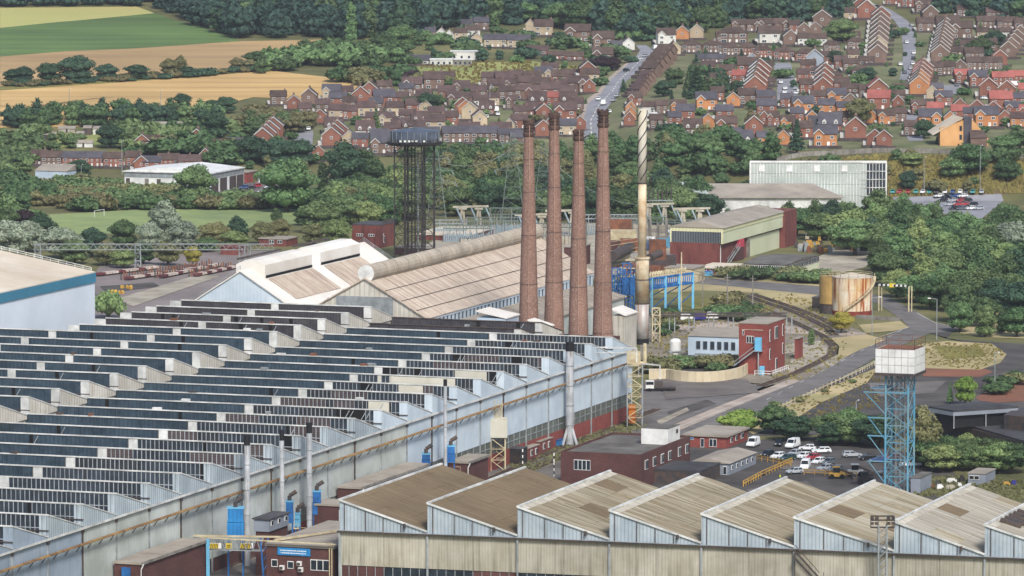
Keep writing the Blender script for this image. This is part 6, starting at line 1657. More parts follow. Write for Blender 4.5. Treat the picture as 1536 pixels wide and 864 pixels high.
# yellow handrails in the car park
t = thing('yellow_fence', 'orange yellow pipe railings round the stores ramp', 'fence', P(1120, 728))
rail(t, [P(1115, 730), P(1145, 714), P(1188, 695)], h=1.3, step=2.4, w=.2, mtl='steel_yellow', name='rails')
rail(t, [P(1134, 690), P(1186, 700)], h=1.2, step=2.4, w=.16, mtl='steel_yellow', name='rails')
rail(t, [P(1206, 712), P(1285, 716)], h=1.2, step=2.4, w=.16, mtl='steel_yellow', name='rails')
# ---------------------------------------------------------------- stock yard
mat('bogie_red', '6e3a3c', '573234', scale=.6, rough=.8); mat('ingot_block', 'cbbfb4', 'a8988e', scale=.5, rough=.9, grime=.2)
def stock_row(a, b, nb, label, posts=True, wag=3, blockw=.7):
 p, q = P(*a), P(*b)
 t = thing('stock_row', label, 'bogie row', p, 'rows of bogies and slabs in the stock yard')
 d = Vector(q) - Vector(p); L = d.length; d.normalize(); e = Vector((-d.y, d.x, 0)); rr = random.Random(nb)
 for k in range(nb):
  c0 = Vector(p) + d * L * k / nb; c1 = Vector(p) + d * L * (k + .86) / nb
  lowm = k % wag == 0
  m = MB(); m.beam(c0 + Vector((0, 0, .9)), c1 + Vector((0, 0, .9)), 2.0, blockw); m.build('slab' if not lowm else 'bogie', 'ingot_block' if not lowm else 'bogie_red', t)
  m = MB(); m.beam(c0 + Vector((0, 0, .3)), c1 + Vector((0, 0, .3)), 1.6, .6); m.build('under_frame', 'steel_black', t)
 if posts:
  for k in range(nb * 2): c = Vector(p) + d * L * (k + .3) / (nb * 2) + e * 2.5; m = MB(); m.box(c.x - .22, c.x + .22, c.y - .2, c.y + .2, 0, 1.9 + rr.random()); m.build('stanchion', 'rust_red' if k % 3 else 'steel_dark', t)
stock_row((146, 415), (236, 404), 9, 'pale slab row furthest left in the stock yard', False)
stock_row((190, 421), (306, 404), 14, 'middle row with red bogies and rusty stanchions in the stock yard')
stock_row((242, 418), (330, 400), 12, 'pale edged row right of the tall yard lattice column')
stock_row((293, 416), (359, 402), 9, 'short row of red bogies near the white gabled hall', True, 2)
for (u, v, lab) in [(176, 441, 'heap of yellow barrels on the stock yard'), (190, 434, 'smaller yellow heap on the stock yard')]:
 p = P(u, v); m = MB(); r3 = random.Random(u)
 for k in range(9): x, y = p[0] + r3.uniform(-2, 2), p[1] + r3.uniform(-3, 3); m.lathe((x, y, 0), [(.5, 0), (.5, .9), (.2, 1.1)], 8)
 tag(m.build('barrel_heap', 'steel_yellow', org=p), lab, 'barrels')
p, q = P(50, 402), P(412, 414)
hh = _h(p, 366)
t = thing('crane_gantry', 'long pale lattice gantry spanning the stock yard', 'gantry', p)
yy = p[1]; q = (P(412, 402)[0], yy, 0)
m = MB(); hb2 = hh - 1.9
m.beam((p[0], yy, hh), (q[0], yy, hh), .28); m.beam((p[0], yy, hb2), (q[0], yy, hb2), .22)
for k in range(30):
 x0 = p[0] + (q[0] - p[0]) * k / 30; x1 = p[0] + (q[0] - p[0]) * (k + 1) / 30; m.beam((x0, yy, hb2), ((x0 + x1) / 2, yy, hh), .13); m.beam(((x0 + x1) / 2, yy, hh), (x1, yy, hb2), .13)
m.build('truss', 'steel_galv', t)
for u in (57, 207, 363, 372):
 x = P(u, 402)[0]; m = MB(); lattice(m, [(x - .9, yy - .9), (x + .9, yy - .9), (x + .9, yy + .9), (x - .9, yy + .9)], 0, hh, 2.5, .22, .12); m.build('lattice_column', 'steel_galv', t)
# scrap racks at the end of the back shed
p = P(222, 492, 8)
t = thing('scrap_rack', 'row of concrete trestles with scrap tanks behind the dark roof', 'rack', (p[0], p[1], 0))
for k in range(9): x = p[0] - 6 + k * 1.3; m = MB(); m.box(x, x + .7, p[1], p[1] + .6, 0, 9.5 + (k % 2) * .4); m.build('trestle', 'concrete_pale', t)
for k in range(8): x = p[0] - 4 + k * 2.1; m = MB(); m.tube((x, p[1] + 4, 10.2 + .1 * k), (x + 1.8, p[1] + 4, 10.4 + .1 * k), .8, n=10); m.build('scrap_tank', 'concrete' if k % 2 else 'rust_red', t)
m = MB(); m.box(p[0] - 6, p[0] + 14, p[1] + 1, p[1] + 9, 8.6, 9.2); m.build('deck', 'concrete', t)
m = MB(); m.box(p[0] + 5, p[0] + 13, p[1] - .5, p[1] + .5, 0, 9.8); m.build('sheeted_wall', 'blue_white', t)
# junk in the stores yard and on the scrap apron
def junk(name, u, v, lab, cat, items, mt):
 p = G(u, v); t = thing(name, lab, cat, p)
 for k, (dx, dy, w_, d_, h_, m_) in enumerate(items):
  m = MB(); m.box(p[0] + dx, p[0] + dx + w_, p[1] + dy, p[1] + dy + d_, p[2], p[2] + h_ * .7); m.box(p[0] + dx + w_ * .1, p[0] + dx + w_ * .8, p[1] + dy + .1, p[1] + dy + d_ - .1, p[2] + h_ * .7, p[2] + h_)
  m.build('piece', m_ or mt, t)
junk('scrap_pile', 1412, 735, 'jumble of pale scrap beside the grey panelled shed', 'scrap', [(-1, 0, 1.5, 1.5, 1.2, 'white_paint'), (1, 1, 2.4, 1, 1, 'concrete_pale'), (-3, 2, 2, 1, .9, 'rust_red'), (4, 3, 1, 1, 1.2, 'white_paint')], 'steel_galv')
junk('scrap_pile', 1420, 725, 'white frames and drum left of the grey cabin', 'scrap', [(0, 0, 2.4, .5, 1.2, 'white_paint'), (3, 0, 1.2, 1.2, 1.8, 'steel_black'), (5, 0, 2.2, 2, 1.6, 'concrete_pale')], 'steel_galv')
junk('crate_row', 1505, 730, 'yellow and blue crates right of the grey cabin', 'crates', [(0, 0, 1.6, 1.2, 1.1, 'steel_yellow'), (1.9, 0, 1.2, 1.2, 1.4, 'purple_blue'), (5, 0, 2.0, 1.2, .9, 'steel_galv'), (5.6, 4, 1.6, 1, 1.5, 'pink_red')], 'steel_yellow')
for i, (u, v) in enumerate([(1196, 372), (1207, 378), (1216, 368), (1235, 380), (1250, 374), (1262, 370), (1275, 377), (1290, 371)]):
 r3 = random.Random(i)
 junk('scrap_pile', u, v, ['rusty scrap nearest the brick tower', 'dark machinery left on the scrap apron', 'brown frames at the apron back', 'pale skips in the middle of the apron', 'rusty bins beside the pale slab', 'long rusty rack on the apron', 'grey plant on the right of the apron', 'blue grey container at the apron end'][i] + ' behind the office', 'scrap',
   [(r3.uniform(-3, 3), r3.uniform(-4, 4), r3.uniform(1, 3), r3.uniform(1, 3), r3.uniform(1, 3), r3.choice(['rust_red', 'steel_dark', 'steel_cream', 'steel_galv', 'concrete_pale', 'steel_yellow'])) for _ in range(5)], 'rust_red')
# locomotive like white coach near the pipe bridge
p = P(1030, 483)
t = thing('parked_boats', 'two white covered boats parked beyond the pipe bridge', 'boats', p)
for k in range(3): m = MB(); m.extr([(p[0] + k * 4 - 2, p[1] + k * 3, .5), (p[0] + k * 4 + 1.6, p[1] + k * 3, .5), (p[0] + k * 4 + 2, p[1] + k * 3, 1.5), (p[0] + k * 4 + .6, p[1] + k * 3, 2.3), (p[0] + k * 4 - 1.6, p[1] + k * 3, 2.1)], (0, 3.5, 0)); m.build('hull', 'white_paint' if k != 1 else 'purple_blue', t)
# allotment sheds on the left hillside
for i, (u, v, w_, h_, wl, lab) in enumerate([(73, 211, 6, 2.4, 'steel_dark', 'black shed with a white roof furthest left on the allotments'), (131, 203, 3.4, 3, 'steel_dark', 'small black gabled allotment shed'), (145, 202, 3, 2.4, 'white_trim', 'small white allotment shed'), (120, 209, 3, 2.2, 'blue_white', 'pale blue allotment hut'),
           (193, 198, 4, 2.6, 'concrete_pale', 'pale allotment shed beside the green one'), (205, 197, 4.5, 2.8, 'clad_green', 'green grey allotment shed'), (221, 197, 4, 2.8, 'rust_red', 'small brown allotment shed'), (245, 196, 7, 2.6, 'white_trim', 'long white fronted allotment store'),
           (274, 195, 8, 2.4, 'tank_green', 'bright green long allotment shed'), (100, 199, 7, 1.6, 'concrete_pale', 'low pale polytunnel on the allotments'), (125, 221, 8, 1.8, 'white_trim', 'white roofed garage above the terrace')]):
 if 'tank_green' not in MATS: mat('tank_green', '3f8a6a', '35785c', scale=.4)
 p = G(u, v); t = thing('garden_shed', lab, 'shed', p)
 m = MB(); m.box(p[0] - w_ / 2 * 1.0, p[0] + w_ / 2, p[1], p[1] + 4, p[2] - .5, p[2] + h_); m.build('wall', wl, t)
 m = MB(); m.extr([(p[0] - w_ / 2 - .2, p[1] - .3, p[2] + h_ + .02), (p[0] + w_ / 2 + .2, p[1] - .3, p[2] + h_ + .02), (p[0] + w_ / 2 + .2, p[1] + 4.2, p[2] + h_ + .9), (p[0] - w_ / 2 - .2, p[1] + 4.2, p[2] + h_ + .9)], (0, 0, .15)); m.build('roof', 'roof_pale', t)
 m = MB(); m.box(p[0] - .4, p[0] + .4, p[1] - .05, p[1], p[2], p[2] + 1.9); m.build('door', 'steel_dark', t)
# ================================================================== vehicles
for nm, c in dict(car_white='dfe1e2', car_black='1c1e22', car_silver='a4a9ae', car_grey='5a5f66', car_red='9e2a30', car_blue='2c4a80', car_green='2c4440', car_teal='2f8f8a', car_orange='c85a2c', car_yellow='c9b050').items():
 mat(nm, c, c, scale=1, rough=.3, grime=0, spec=.5)
mat('car_glass', '15191e', '20262c', scale=1, rough=.12, spec=.6, grime=0)
mat('headlight', 'd8dce0', scale=1, rough=.2, grime=0)
PARK = Vector((0, 0, -50))
def make_car(kind):
 t = thing(kind, kind, 'car', (0, 0, 0))
 L, Wd = {'hatchback': (4.1, 1.75), 'estate_car': (4.7, 1.82), 'van': (5.2, 2.0), 'pickup': (5.2, 1.9)}[kind]
 hb, hr = {'hatchback': (.9, 1.48), 'estate_car': (.92, 1.48), 'van': (1.15, 2.25), 'pickup': (1.05, 1.75)}[kind]
 l, w = L / 2, Wd / 2
 if kind == 'hatchback': prof = [(-l, .35), (-l, .75), (-l + .1, hb), (l - 1.15, hb), (l - .15, .72), (l, .5), (l, .3)]; cab = (-l + .12, l - 1.1, -l + .55, l - 1.95)
 elif kind == 'estate_car': prof = [(-l, .35), (-l, .8), (-l + .1, hb), (l - 1.3, hb), (l - .15, .75), (l, .5), (l, .3)]; cab = (-l + .12, l - 1.25, -l + .5, l - 2.1)
 elif kind == 'van': prof = [(-l, .4), (-l, hb), (l - 1.0, hb), (l - .2, .95), (l, .7), (l, .35)]; cab = (-l, l - .95, -l + .1, l - 1.7)
 else: prof = [(-l, .5), (-l, hb), (l - 1.3, hb), (l - .15, .95), (l, .7), (l, .4)]; cab = (-.6, l - 1.25, -.35, l - 1.9)
 m = MB(); m.extr([(x, -w, z) for x, z in prof][::-1], (0, Wd, 0))
 wi = w - .18
 x0, x1, x2, x3 = cab
 m.hexa([(x0, -w + .05, hb), (x1, -w + .05, hb), (x1, w - .05, hb), (x0, w - .05, hb), (x2, -wi, hr), (x3, -wi, hr), (x3, wi, hr), (x2, wi, hr)])
 m.build('body', 'car_white', t)
 g = MB()
 e = .02
 def quad(a, b, c, d): g.poly([a, b, c, d])
 f0, f1 = .12, .86
 for sg in (-1, 1):
  yb = sg * (w - .05 + e); yt = sg * (wi + e)
  def sp(fx, fz): 
   xa = x0 + (x2 - x0) * fz; xb = x1 + (x3 - x1) * fz
   return (xa + (xb - xa) * fx, yb + (yt - yb) * fz, hb + (hr - hb) * fz)
  segs = [(.06, .46), (.52, .94)] if kind != 'van' else [(.72, .96)]
  for a, b in segs:
   q = [sp(a, f0), sp(b, f0), sp(b, f1), sp(a, f1)]
   g.poly(q if sg < 0 else q[::-1])
 for (xa, xb, sgn) in ((x1, x3, 1), (x0, x2, -1)):
  pa = lambda y, fz: (xa + (xb - xa) * fz + sgn * e, y * (w - .12 - (w - wi) * fz), hb + (hr - hb) * fz)
  q = [pa(-1, f0), pa(1, f0), pa(1, f1), pa(-1, f1)]
  if kind == 'van' and sgn < 0: continue
  g.poly(q if sgn > 0 else q[::-1])
 g.build('windows', 'car_glass', t)
 for sx in (-l + .75, l - .8):
  for sy in (-1, 1):
   m = MB(); m.tube((sx, sy * (w - .22), .32), (sx, sy * (w + .01), .32), .33, n=12); wh = m.build('wheel', 'tyre', t)
   m = MB(); m.tube((sx, sy * (w + .01), .32), (sx, sy * (w + .03), .32), .18, n=8); m.build('rim', 'steel_galv', wh)
 for sy in (-1, 1):
  m = MB(); m.box(l - .12, l + .02, sy * (w - .35) - .18, sy * (w - .35) + .18, .55, .72); m.build('headlight', 'headlight', t)
 return t
CARS = {k: make_car(k) for k in ('hatchback', 'estate_car', 'van', 'pickup')}
CNAME = dict(w='car_white', k='car_black', s='car_silver', g='car_grey', r='car_red', b='car_blue', n='car_green', t='car_teal', o='car_orange', y='car_yellow')
CWORD = dict(w='white', k='black', s='silver', g='grey', r='red', b='blue', n='dark green', t='teal', o='orange', y='yellow')
def place_car(kind, col, u, v, yaw, label, group='cars parked at the works', sc=1.0):
 p = G(u, v)
 return copy_tree(CARS[kind], add3(p, (0, 0, .12 if v > 300 else .3)), math.radians(yaw), label, group, sc, {'car_white': CNAME[col]}, 'van' if kind == 'van' else 'car')
near = [('van', 'w', 1130, 670, -110, 'white panel van alone beside the red gatehouse'), ('hatchback', 'k', 1168, 669, -100, 'black car next to the white camper van'),
 ('van', 'w', 1189, 672, -115, 'white camper van at the top of the car park'), ('hatchback', 'w', 1211, 676, 170, 'white car half hidden behind another white car'),
 ('estate_car', 'w', 1232, 680, 185, 'large white car seen from the side at the hedge'), ('estate_car', 's', 1278, 686, 10, 'silver estate car alone at the hedge'),
 ('hatchback', 'k', 1301, 690, 190, 'black car between silver estate and water tower'), ('hatchback', 'k', 1151, 685, 235, 'dark car first in the middle row'),
 ('hatchback', 'w', 1167, 688, 230, 'white car second in the middle row'), ('estate_car', 'n', 1181, 691, 225, 'dark green car third in the middle row'),
 ('hatchback', 's', 1192, 684, 235, 'silver car tucked behind the dark green one'), ('hatchback', 'w', 1206, 688, 230, 'white car behind the red car'),
 ('hatchback', 'r', 1219, 690, 230, 'red car in the middle of the car park'), ('hatchback', 'w', 1228, 696, 235, 'white car in front of the red car'),
 ('hatchback', 'g', 1243, 697, 235, 'grey car at the end of the middle row'), ('van', 'w', 1208, 704, -100, 'white van with orange back panels'),
 ('hatchback', 's', 1192, 711, 200, 'silver car below the white and orange van'), ('hatchback', 's', 1238, 706, 215, 'silver car behind the yellow railings'),
 ('hatchback', 'g', 1253, 708, 210, 'purple grey car behind the yellow railings'), ('pickup', 'w', 1365, 701, 185, 'white pickup behind the water tower leg'),
 ('hatchback', 'r', 1338, 690, 200, 'red car behind the water tower'), ('hatchback', 'g', 1330, 712, 200, 'grey car at the foot of the water tower'),
 ('hatchback', 'b', 1318, 694, 190, 'dark blue car left of the water tower')]
for k, c, u, v, y, lab in near: place_car(k, c, u, v, y, lab)
# orange squares on the white van
p = G(1208, 704)
# machines
def machine(u, v, label, col, kind):
 p = G(u, v); t = thing('yard_machine', label, 'machine', p)
 x, y, z = p
 m = MB(); m.box(x - 1.8, x + 1.8, y - .9, y + .9, .6, 1.5); m.build('chassis', col, t)
 m = MB(); m.box(x - .9, x + .7, y - .85, y + .85, 1.5, 2.7); cabn = m.build('cab', 'car_glass' if kind != 'truck' else 'white_paint', t)
 m = MB(); m.box(x - 1.0, x + .8, y - .9, y + .9, 2.7, 2.85); m.build('cab_roof', col, t)
 for sx in (-1.2, 1.2):
  for sy in (-1, 1): m = MB(); m.tube((x + sx, y + sy * .8, .6), (x + sx, y + sy * 1.15, .6), .6, n=12); m.build('wheel', 'tyre', t)
 m = MB()
 if kind == 'arm': m.beam((x + .5, y + .9, 2.2), (x + 3.6, y + .9, 1.0), .4); m.box(x + 3.4, x + 4.2, y - .8, y + 1.2, .3, 1.0)
 else: m.box(x - 2.9, x - 1.8, y - .8, y + .8, .8, 1.6)
 m.build('boom' if kind == 'arm' else 'bonnet', 'steel_dark', t)
machine(1255, 718, 'small yellow loader behind the front shed roof', 'steel_yellow', 'arm')
machine(1283, 714, 'white telehandler beside the yellow loader', 'white_paint', 'arm')
machine(1298, 726, 'black road roller at the yard edge', 'black', 'x')
p = P(974, 587)
t = thing('lorry', 'white cab lorry reversing behind the lattice tower', 'lorry', p)
x, y, z = p
m = MB(); m.box(x - 1.0, x + 1.2, y - 1.2, y + 1.2, .9, 2.9); cabn = m.build('cab', 'white_paint', t)
m = MB(); m.box(x - .9, x + 1.1, y - 1.26, y - 1.2, 1.9, 2.7); m.box(x - 1.06, x - 1.0, y - 1, y + 1, 1.9, 2.7); m.build('windscreen', 'car_glass', cabn)
m = MB(); m.box(x + 1.3, x + 7.0, y - 1.2, y + 1.2, .9, 1.3); m.build('flat_bed', 'steel_dark', t)
m = MB(); m.box(x + 1.5, x + 3.6, y - 1, y + 1, 1.3, 2.6); m.build('load', 'board_brown', t)
for dx in (0, 3.6, 5.2):
 for sy in (-1, 1): m = MB(); m.tube((x + dx, y + sy * .95, .5), (x + dx, y + sy * 1.25, .5), .5, n=12); m.build('wheel', 'tyre', t)
m = MB(); m.box(x - .9, x + 7, y - 1, y + 1, .5, .9); m.build('chassis', 'black', t)
far = []
for i, (k, c, u, v) in enumerate([('estate_car', 'k', 353, 277), ('hatchback', 'r', 362, 276), ('hatchback', 's', 381, 272), ('hatchback', 'k', 376, 285), ('hatchback', 'r', 384, 282), ('estate_car', 'w', 394, 291), ('van', 'w', 396, 276), ('hatchback', 'w', 404, 284), ('hatchback', 'b', 366, 284), ('hatchback', 'w', 388, 268)]):
 place_car(k, c, u, v, 190 + 5 * i, CWORD[c] + ' ' + ('van' if k == 'van' else 'car') + ', ' + ORD[i] + ' of those parked by the white warehouse', 'cars beside the white warehouse')
rr = random.Random(12)
i = 0
for u in range(1340, 1475, 11):
 c = rr.choice('wwskgrbt'); place_car('hatchback', c, u + rr.uniform(-2, 2), 291, 260 + rr.uniform(-8, 8), CWORD[c] + ' car, ' + ORD[i] + ' along the back row below the bank', 'back row of the far car park'); i += 1
i = 0
for j, v in enumerate((297, 303, 309, 315)):
 for q in range(4):
  u = 1408 + j * 8 + q * 12 + rr.uniform(-2, 2)
  c = rr.choice('wkskgsrb'); place_car('hatchback', c, u, v, 205 + rr.uniform(-8, 8), CWORD[c] + ' car, ' + ORD[q] + ' in the ' + ORD[j] + ' middle row of the far car park', 'middle rows of the far car park')
roadc = [('hatchback', 'r', 882, 216, 95), ('van', 'w', 906, 158, 80), ('hatchback', 'w', 898, 151, 85), ('hatchback', 'w', 914, 170, 90), ('hatchback', 's', 920, 153, 70), ('hatchback', 's', 926, 146, 70), ('hatchback', 'k', 940, 108, 60), ('hatchback', 'w', 958, 91, 65), ('hatchback', 's', 968, 86, 65), ('van', 'w', 982, 75, 100),
   ('hatchback', 'w', 1359, 66, 100), ('hatchback', 'w', 1370, 82, 95), ('hatchback', 'k', 1370, 90, 95), ('hatchback', 'w', 1369, 98, 95), ('hatchback', 's', 1365, 105, 95), ('hatchback', 'w', 1350, 99, 95), ('hatchback', 'g', 1357, 111, 95), ('hatchback', 's', 1367, 40, 100), ('estate_car', 'k', 1316, 12, 20), ('hatchback', 'w', 1310, 10, 10),
   ('hatchback', 'w', 1184, 114, 100), ('hatchback', 'w', 1170, 126, 100), ('hatchback', 'w', 1177, 135, 95), ('hatchback', 'w', 1176, 141, 95), ('hatchback', 'w', 1175, 147, 95), ('hatchback', 's', 1194, 135, 80), ('hatchback', 'w', 1195, 142, 80), ('hatchback', 'w', 1191, 149, 80),
   ('hatchback', 'k', 1357, 172, 20), ('hatchback', 'r', 1379, 182, 100), ('hatchback', 'g', 1435, 130, 90), ('hatchback', 'k', 1443, 138, 60), ('hatchback', 'w', 1478, 150, 20), ('van', 'w', 1524, 130, 10),
   ('hatchback', 'w', 454, 197, 90), ('hatchback', 'w', 463, 196, 90), ('van', 'w', 745, 168, 90), ('hatchback', 'w', 747, 174, 90), ('hatchback', 'w', 730, 178, 90), ('hatchback', 's', 667, 168, 90)]
where = ['on the main road behind the chimneys', 'on the main road halfway up', 'at the roadside by the stepped terrace', 'above the cul de sac', 'on the hilltop road', 'between the estate houses']
for i, (k, c, u, v, y) in enumerate(roadc):
 wz = 'on the main road near the chimneys' if u < 990 and u > 870 and v > 120 else 'high on the main road' if u < 990 and u > 870 else 'on the hilltop road' if 1300 < u < 1380 and v < 115 else 'on the brick estate cul de sac' if u < 1200 and u > 1100 else 'between the modern orange houses' if u > 1300 else 'beside the left estate houses'
 place_car(k, c, u, v, y, '%s %s, %s counted %s' % (CWORD[c], 'van' if k == 'van' else 'car', ORD[i % 20] if i < 20 else 'no. ' + ORD[i - 20], wz), 'cars on the estate roads')
for t in CARS.values(): drop_tree(t)
# people
mat('hi_vis', 'c8d43a', scale=1); mat('skin', 'b98a70', scale=1); mat('navy', '22283a', scale=1)
def person(u, v, label, top='hi_vis', z=None):
 p = P(u, v); t = thing('person', label, 'person', p)
 me = bpy.data.meshes.new('body')
 V = [(0, 0, .95), (0, 0, 1.2), (0, .02, 1.42), (0, .0, 1.52), (0, .0, 1.66), (0, 0, 1.74), (.2, 0, 1.4), (.26, .02, 1.12), (.25, -.1, .88), (-.2, 0, 1.4), (-.26, .02, 1.12), (-.25, -.1, .88), (.1, 0, .9), (.12, -.02, .5), (.12, .03, .08), (.13, -.14, .04), (-.1, 0, .9), (-.12, .04, .5), (-.12, .08, .08), (-.13, -.1, .04)]
 E = [(0, 1), (1, 2), (2, 3), (3, 4), (4, 5), (2, 6), (6, 7), (7, 8), (2, 9), (9, 10), (10, 11), (0, 12), (12, 13), (13, 14), (14, 15), (0, 16), (16, 17), (17, 18), (18, 19)]
 me.from_pydata(V, E, []); o = bpy.data.objects.new('body', me); COL.objects.link(o); o.parent = t
 sk = o.modifiers.new('skin', 'SKIN')
 rad = [.16, .15, .17, .06, .10, .07, .06, .05, .04, .06, .05, .04, .10, .075, .05, .05, .10, .075, .05, .05]
 for i, r_ in enumerate(rad): me.skin_vertices[0].data[i].radius = (r_, r_ * .8)
 me.skin_vertices[0].data[0].use_root = True
 s2 = o.modifiers.new('sub', 'SUBSURF'); s2.levels = 1; s2.render_levels = 1
 me.materials.append(MATS['navy'])
 m = MB(); m.lathe(add3(p, (0, 0, .95)), [(.2, 0), (.2, .3), (.21, .45), (.1, .53)], 10); m.build('jacket', top, t)
 m = MB(); m.lathe(add3(p, (0, 0, 1.55)), [(.04, 0), (.11, .06), (.11, .14), (.05, .22)], 10); m.build('head', 'skin', t)
person(1170, 722, 'person in yellow high visibility clothes by the orange railings')
person(1348, 690, 'person in a red top near the water tower', 'pink_red')
# ================================================================== houses
for nm, a, b in (('h_o', 'bc8459', 'a8744e'), ('h_r', '8c6050', '7b5246'), ('h_b', '7a665c', '6b584f'), ('h_c', 'b8a88e', 'a69780'), ('h_w', 'd2d2cc', 'c2c2bc'), ('h_g', '9aa4b0', '8f99a5')):
 mat(nm, a, b, scale=.3, rough=.9, rand=.1, grime=.12, gscale=.1)
for nm, a, b in (('r_d', '5a4b45', '483c37'), ('r_s', '54525a', '47464d'), ('r_t', 'a05f57', '8f544d'), ('r_v', '5b4a48', '4b3d3b')):
 mat(nm, a, b, scale=.4, rough=.85, rand=.14, grime=.2, gscale=.12, stripes=(.9, .14, 1))
mat('h_pane', '2a3038', '3a424c', scale=1, rough=.2, spec=.5, grime=0)
mat('verge_white', 'c8c6c2', 'b8b6b2', scale=1, grime=0)
def win(m, x, z, w=1.3, h=1.2, y=0.0):
 m.box(x - w / 2, x + w / 2, y - .08, y - .01, z, z + h, 0)
 m.box(x - w / 2 + .14, x - .05, y - .11, y - .081, z + .14, z + h - .14, 1); m.box(x + .05, x + w / 2 - .14, y - .11, y - .081, z + .14, z + h - .14, 1)
def make_house(typ):
 t = thing('house', 'house', 'house', (0, 0, 0))
 parts = []
 def body(x0, x1, y0, y1, ze, zr, axis):
  m = MB()
  if axis == 'x': m.extr([(x0, y0, -2), (x0, y1, -2), (x0, y1, ze), (x0, (y0 + y1) / 2, zr), (x0, y0, ze)], (x1 - x0, 0, 0))
  elif axis == 'y': m.extr([(x0, y0, -2), (x1, y0, -2), (x1, y0, ze), ((x0 + x1) / 2, y0, zr), (x0, y0, ze)], (0, y1 - y0, 0))
  else: m.box(x0, x1, y0, y1, -2, ze)
  m.build('wall', 'h_o', t)
  r = MB(); o = .35; th = .22
  if axis == 'x':
   ym = (y0 + y1) / 2; sl = (zr - ze) / (ym - y0)
   r.extr([(x0 - o, y0 - o, ze - o * sl + .05), (x0 - o, ym, zr + .05), (x0 - o, y1 + o, ze - o * sl + .05), (x0 - o, y1 + o, ze - o * sl + th + .05), (x0 - o, ym, zr + th + .1), (x0 - o, y0 - o, ze - o * sl + th + .05)][::-1], (x1 - x0 + 2 * o, 0, 0))
  elif axis == 'y':
   xm = (x0 + x1) / 2; sl = (zr - ze) / (xm - x0)
   r.extr([(x0 - o, y0 - o, ze - o * sl + .05), (xm, y0 - o, zr + .05), (x1 + o, y0 - o, ze - o * sl + .05), (x1 + o, y0 - o, ze - o * sl + th + .05), (xm, y0 - o, zr + th + .1), (x0 - o, y0 - o, ze - o * sl + th + .05)], (0, y1 - y0 + 2 * o, 0))
  else:
   ym = (y0 + y1) / 2; q = (y1 - y0) / 2
   a = [(x0 - o, y0 - o, ze), (x1 + o, y0 - o, ze), (x1 + o, y1 + o, ze), (x0 - o, y1 + o, ze)]; c, d = (x0 + q, ym, zr), (x1 - q, ym, zr)
   r.poly([a[0], a[1], d, c]); r.poly([a[1], a[2], d]); r.poly([a[2], a[3], c, d]); r.poly([a[3], a[0], c]); r.poly(a[::-1])
  return r.build('roof', 'r_d', t)
 def verge(xa, xm, xb, y, ze, zr):
  m = MB(); m.beam((xa - .35, y - .4, ze - .1), (xm, y - .4, zr + .2), .12, .3); m.beam((xm, y - .4, zr + .2), (xb + .35, y - .4, ze - .1), .12, .3); m.build('bargeboard', 'verge_white', t)
 def chim(rf, x, y, z): m = MB(); m.box(x - .45, x + .45, y - .4, y + .4, z - 1.4, z + .9); m.build('chimney', 'h_b', rf)
 def wins(lst, y=0.0):
  for x, z, w, h in lst: m = MB(); win(m, x, z, w, h, y); m.build('window', ['white_paint', 'h_pane'], t)
 def door(x, y=0.0): m = MB(); m.box(x - .5, x + .5, y - .1, y, 0, 2.1); m.build('door', 'white_paint', t)
 if typ == 'F':
  rf = body(-4.3, 4.3, 0, 7, 5, 7.7, 'x'); chim(rf, 3.4, 3.5, 7.9); wins([(-2.6, 3.1, 1.5, 1.2), (2.2, 3.1, 1.5, 1.2), (-2.4, .8, 2.0, 1.3)]); door(1.6)
 elif typ in 'XY':
  k = 1 if typ == 'X' else -1
  rf = body(-4.3, 4.3, 0, 7, 5, 7.7, 'x')
  m = MB(); a, b = sorted((-4.1 * k, -.8 * k)); m.extr([(a, -1.0, -2), (b, -1.0, -2), (b, -1.0, 5), ((a + b) / 2, -1.0, 6.6), (a, -1.0, 5)], (0, 3.5, 0)); m.build('gable_bay', 'h_o', t)
  r = MB(); xm = (a + b) / 2; r.extr([(a - .3, -1.3, 4.75), (xm, -1.3, 6.65), (b + .3, -1.3, 4.75), (b + .3, -1.3, 5.0), (xm, -1.3, 6.9), (a - .3, -1.3, 5.0)], (0, 4.2, 0)); r.build('bay_roof', 'r_d', t)
  verge(a, xm, b, -.95, 5, 6.6); wins([(xm, 3.1, 1.6, 1.2), (xm, .8, 1.7, 1.3)], -1.0); wins([(2.4 * k, 3.1, 1.4, 1.2), (3.0 * k, .8, 1.2, 1.2)]); door(1.1 * k)
 elif typ == 'G':
  rf = body(-3.6, 3.6, 0, 9, 4.9, 7.9, 'y'); verge(-3.6, 0, 3.6, 0, 4.9, 7.9); wins([(0, 3.2, 1.1, 1.2)]); chim(rf, 0, 6, 8.2)
 elif typ == 'S':
  rf = body(-6.5, 6.5, 0, 7.2, 5, 7.8, 'x'); chim(rf, 0, 3.6, 8); wins([(x, z, 2.0, 1.3) for x in (-4.6, 4.6) for z in (3.1, .8)] + [(-1.5, 3.1, 1, 1.1), (1.5, 3.1, 1, 1.1)]); door(-1.6); door(1.6)
 elif typ == 'H':
  rf = body(-6.5, 6.5, 0, 7.2, 5, 7.6, 'h'); chim(rf, 0, 3.6, 7.8); wins([(x, z, 2.6, 1.4) for x in (-4.2, 4.2) for z in (3.1, .7)] + [(-1.2, 3.1, 1, 1.1), (1.2, 3.1, 1, 1.1)]); door(-1.5); door(1.5)
 elif typ == 'T':
  rf = body(-12, 12, 0, 7.5, 5, 7.9, 'x')
  for x in (-8, 0, 8): chim(rf, x, 3.7, 8.1)
  wins([(-10 + 4 * i, 3.1, 1.5, 1.2) for i in range(6)] + [(-10.2 + 4 * i, .8, 1.5, 1.3) for i in range(6)])
  for i in range(6): door(-8.7 + 4 * i)
 elif typ == 'B':
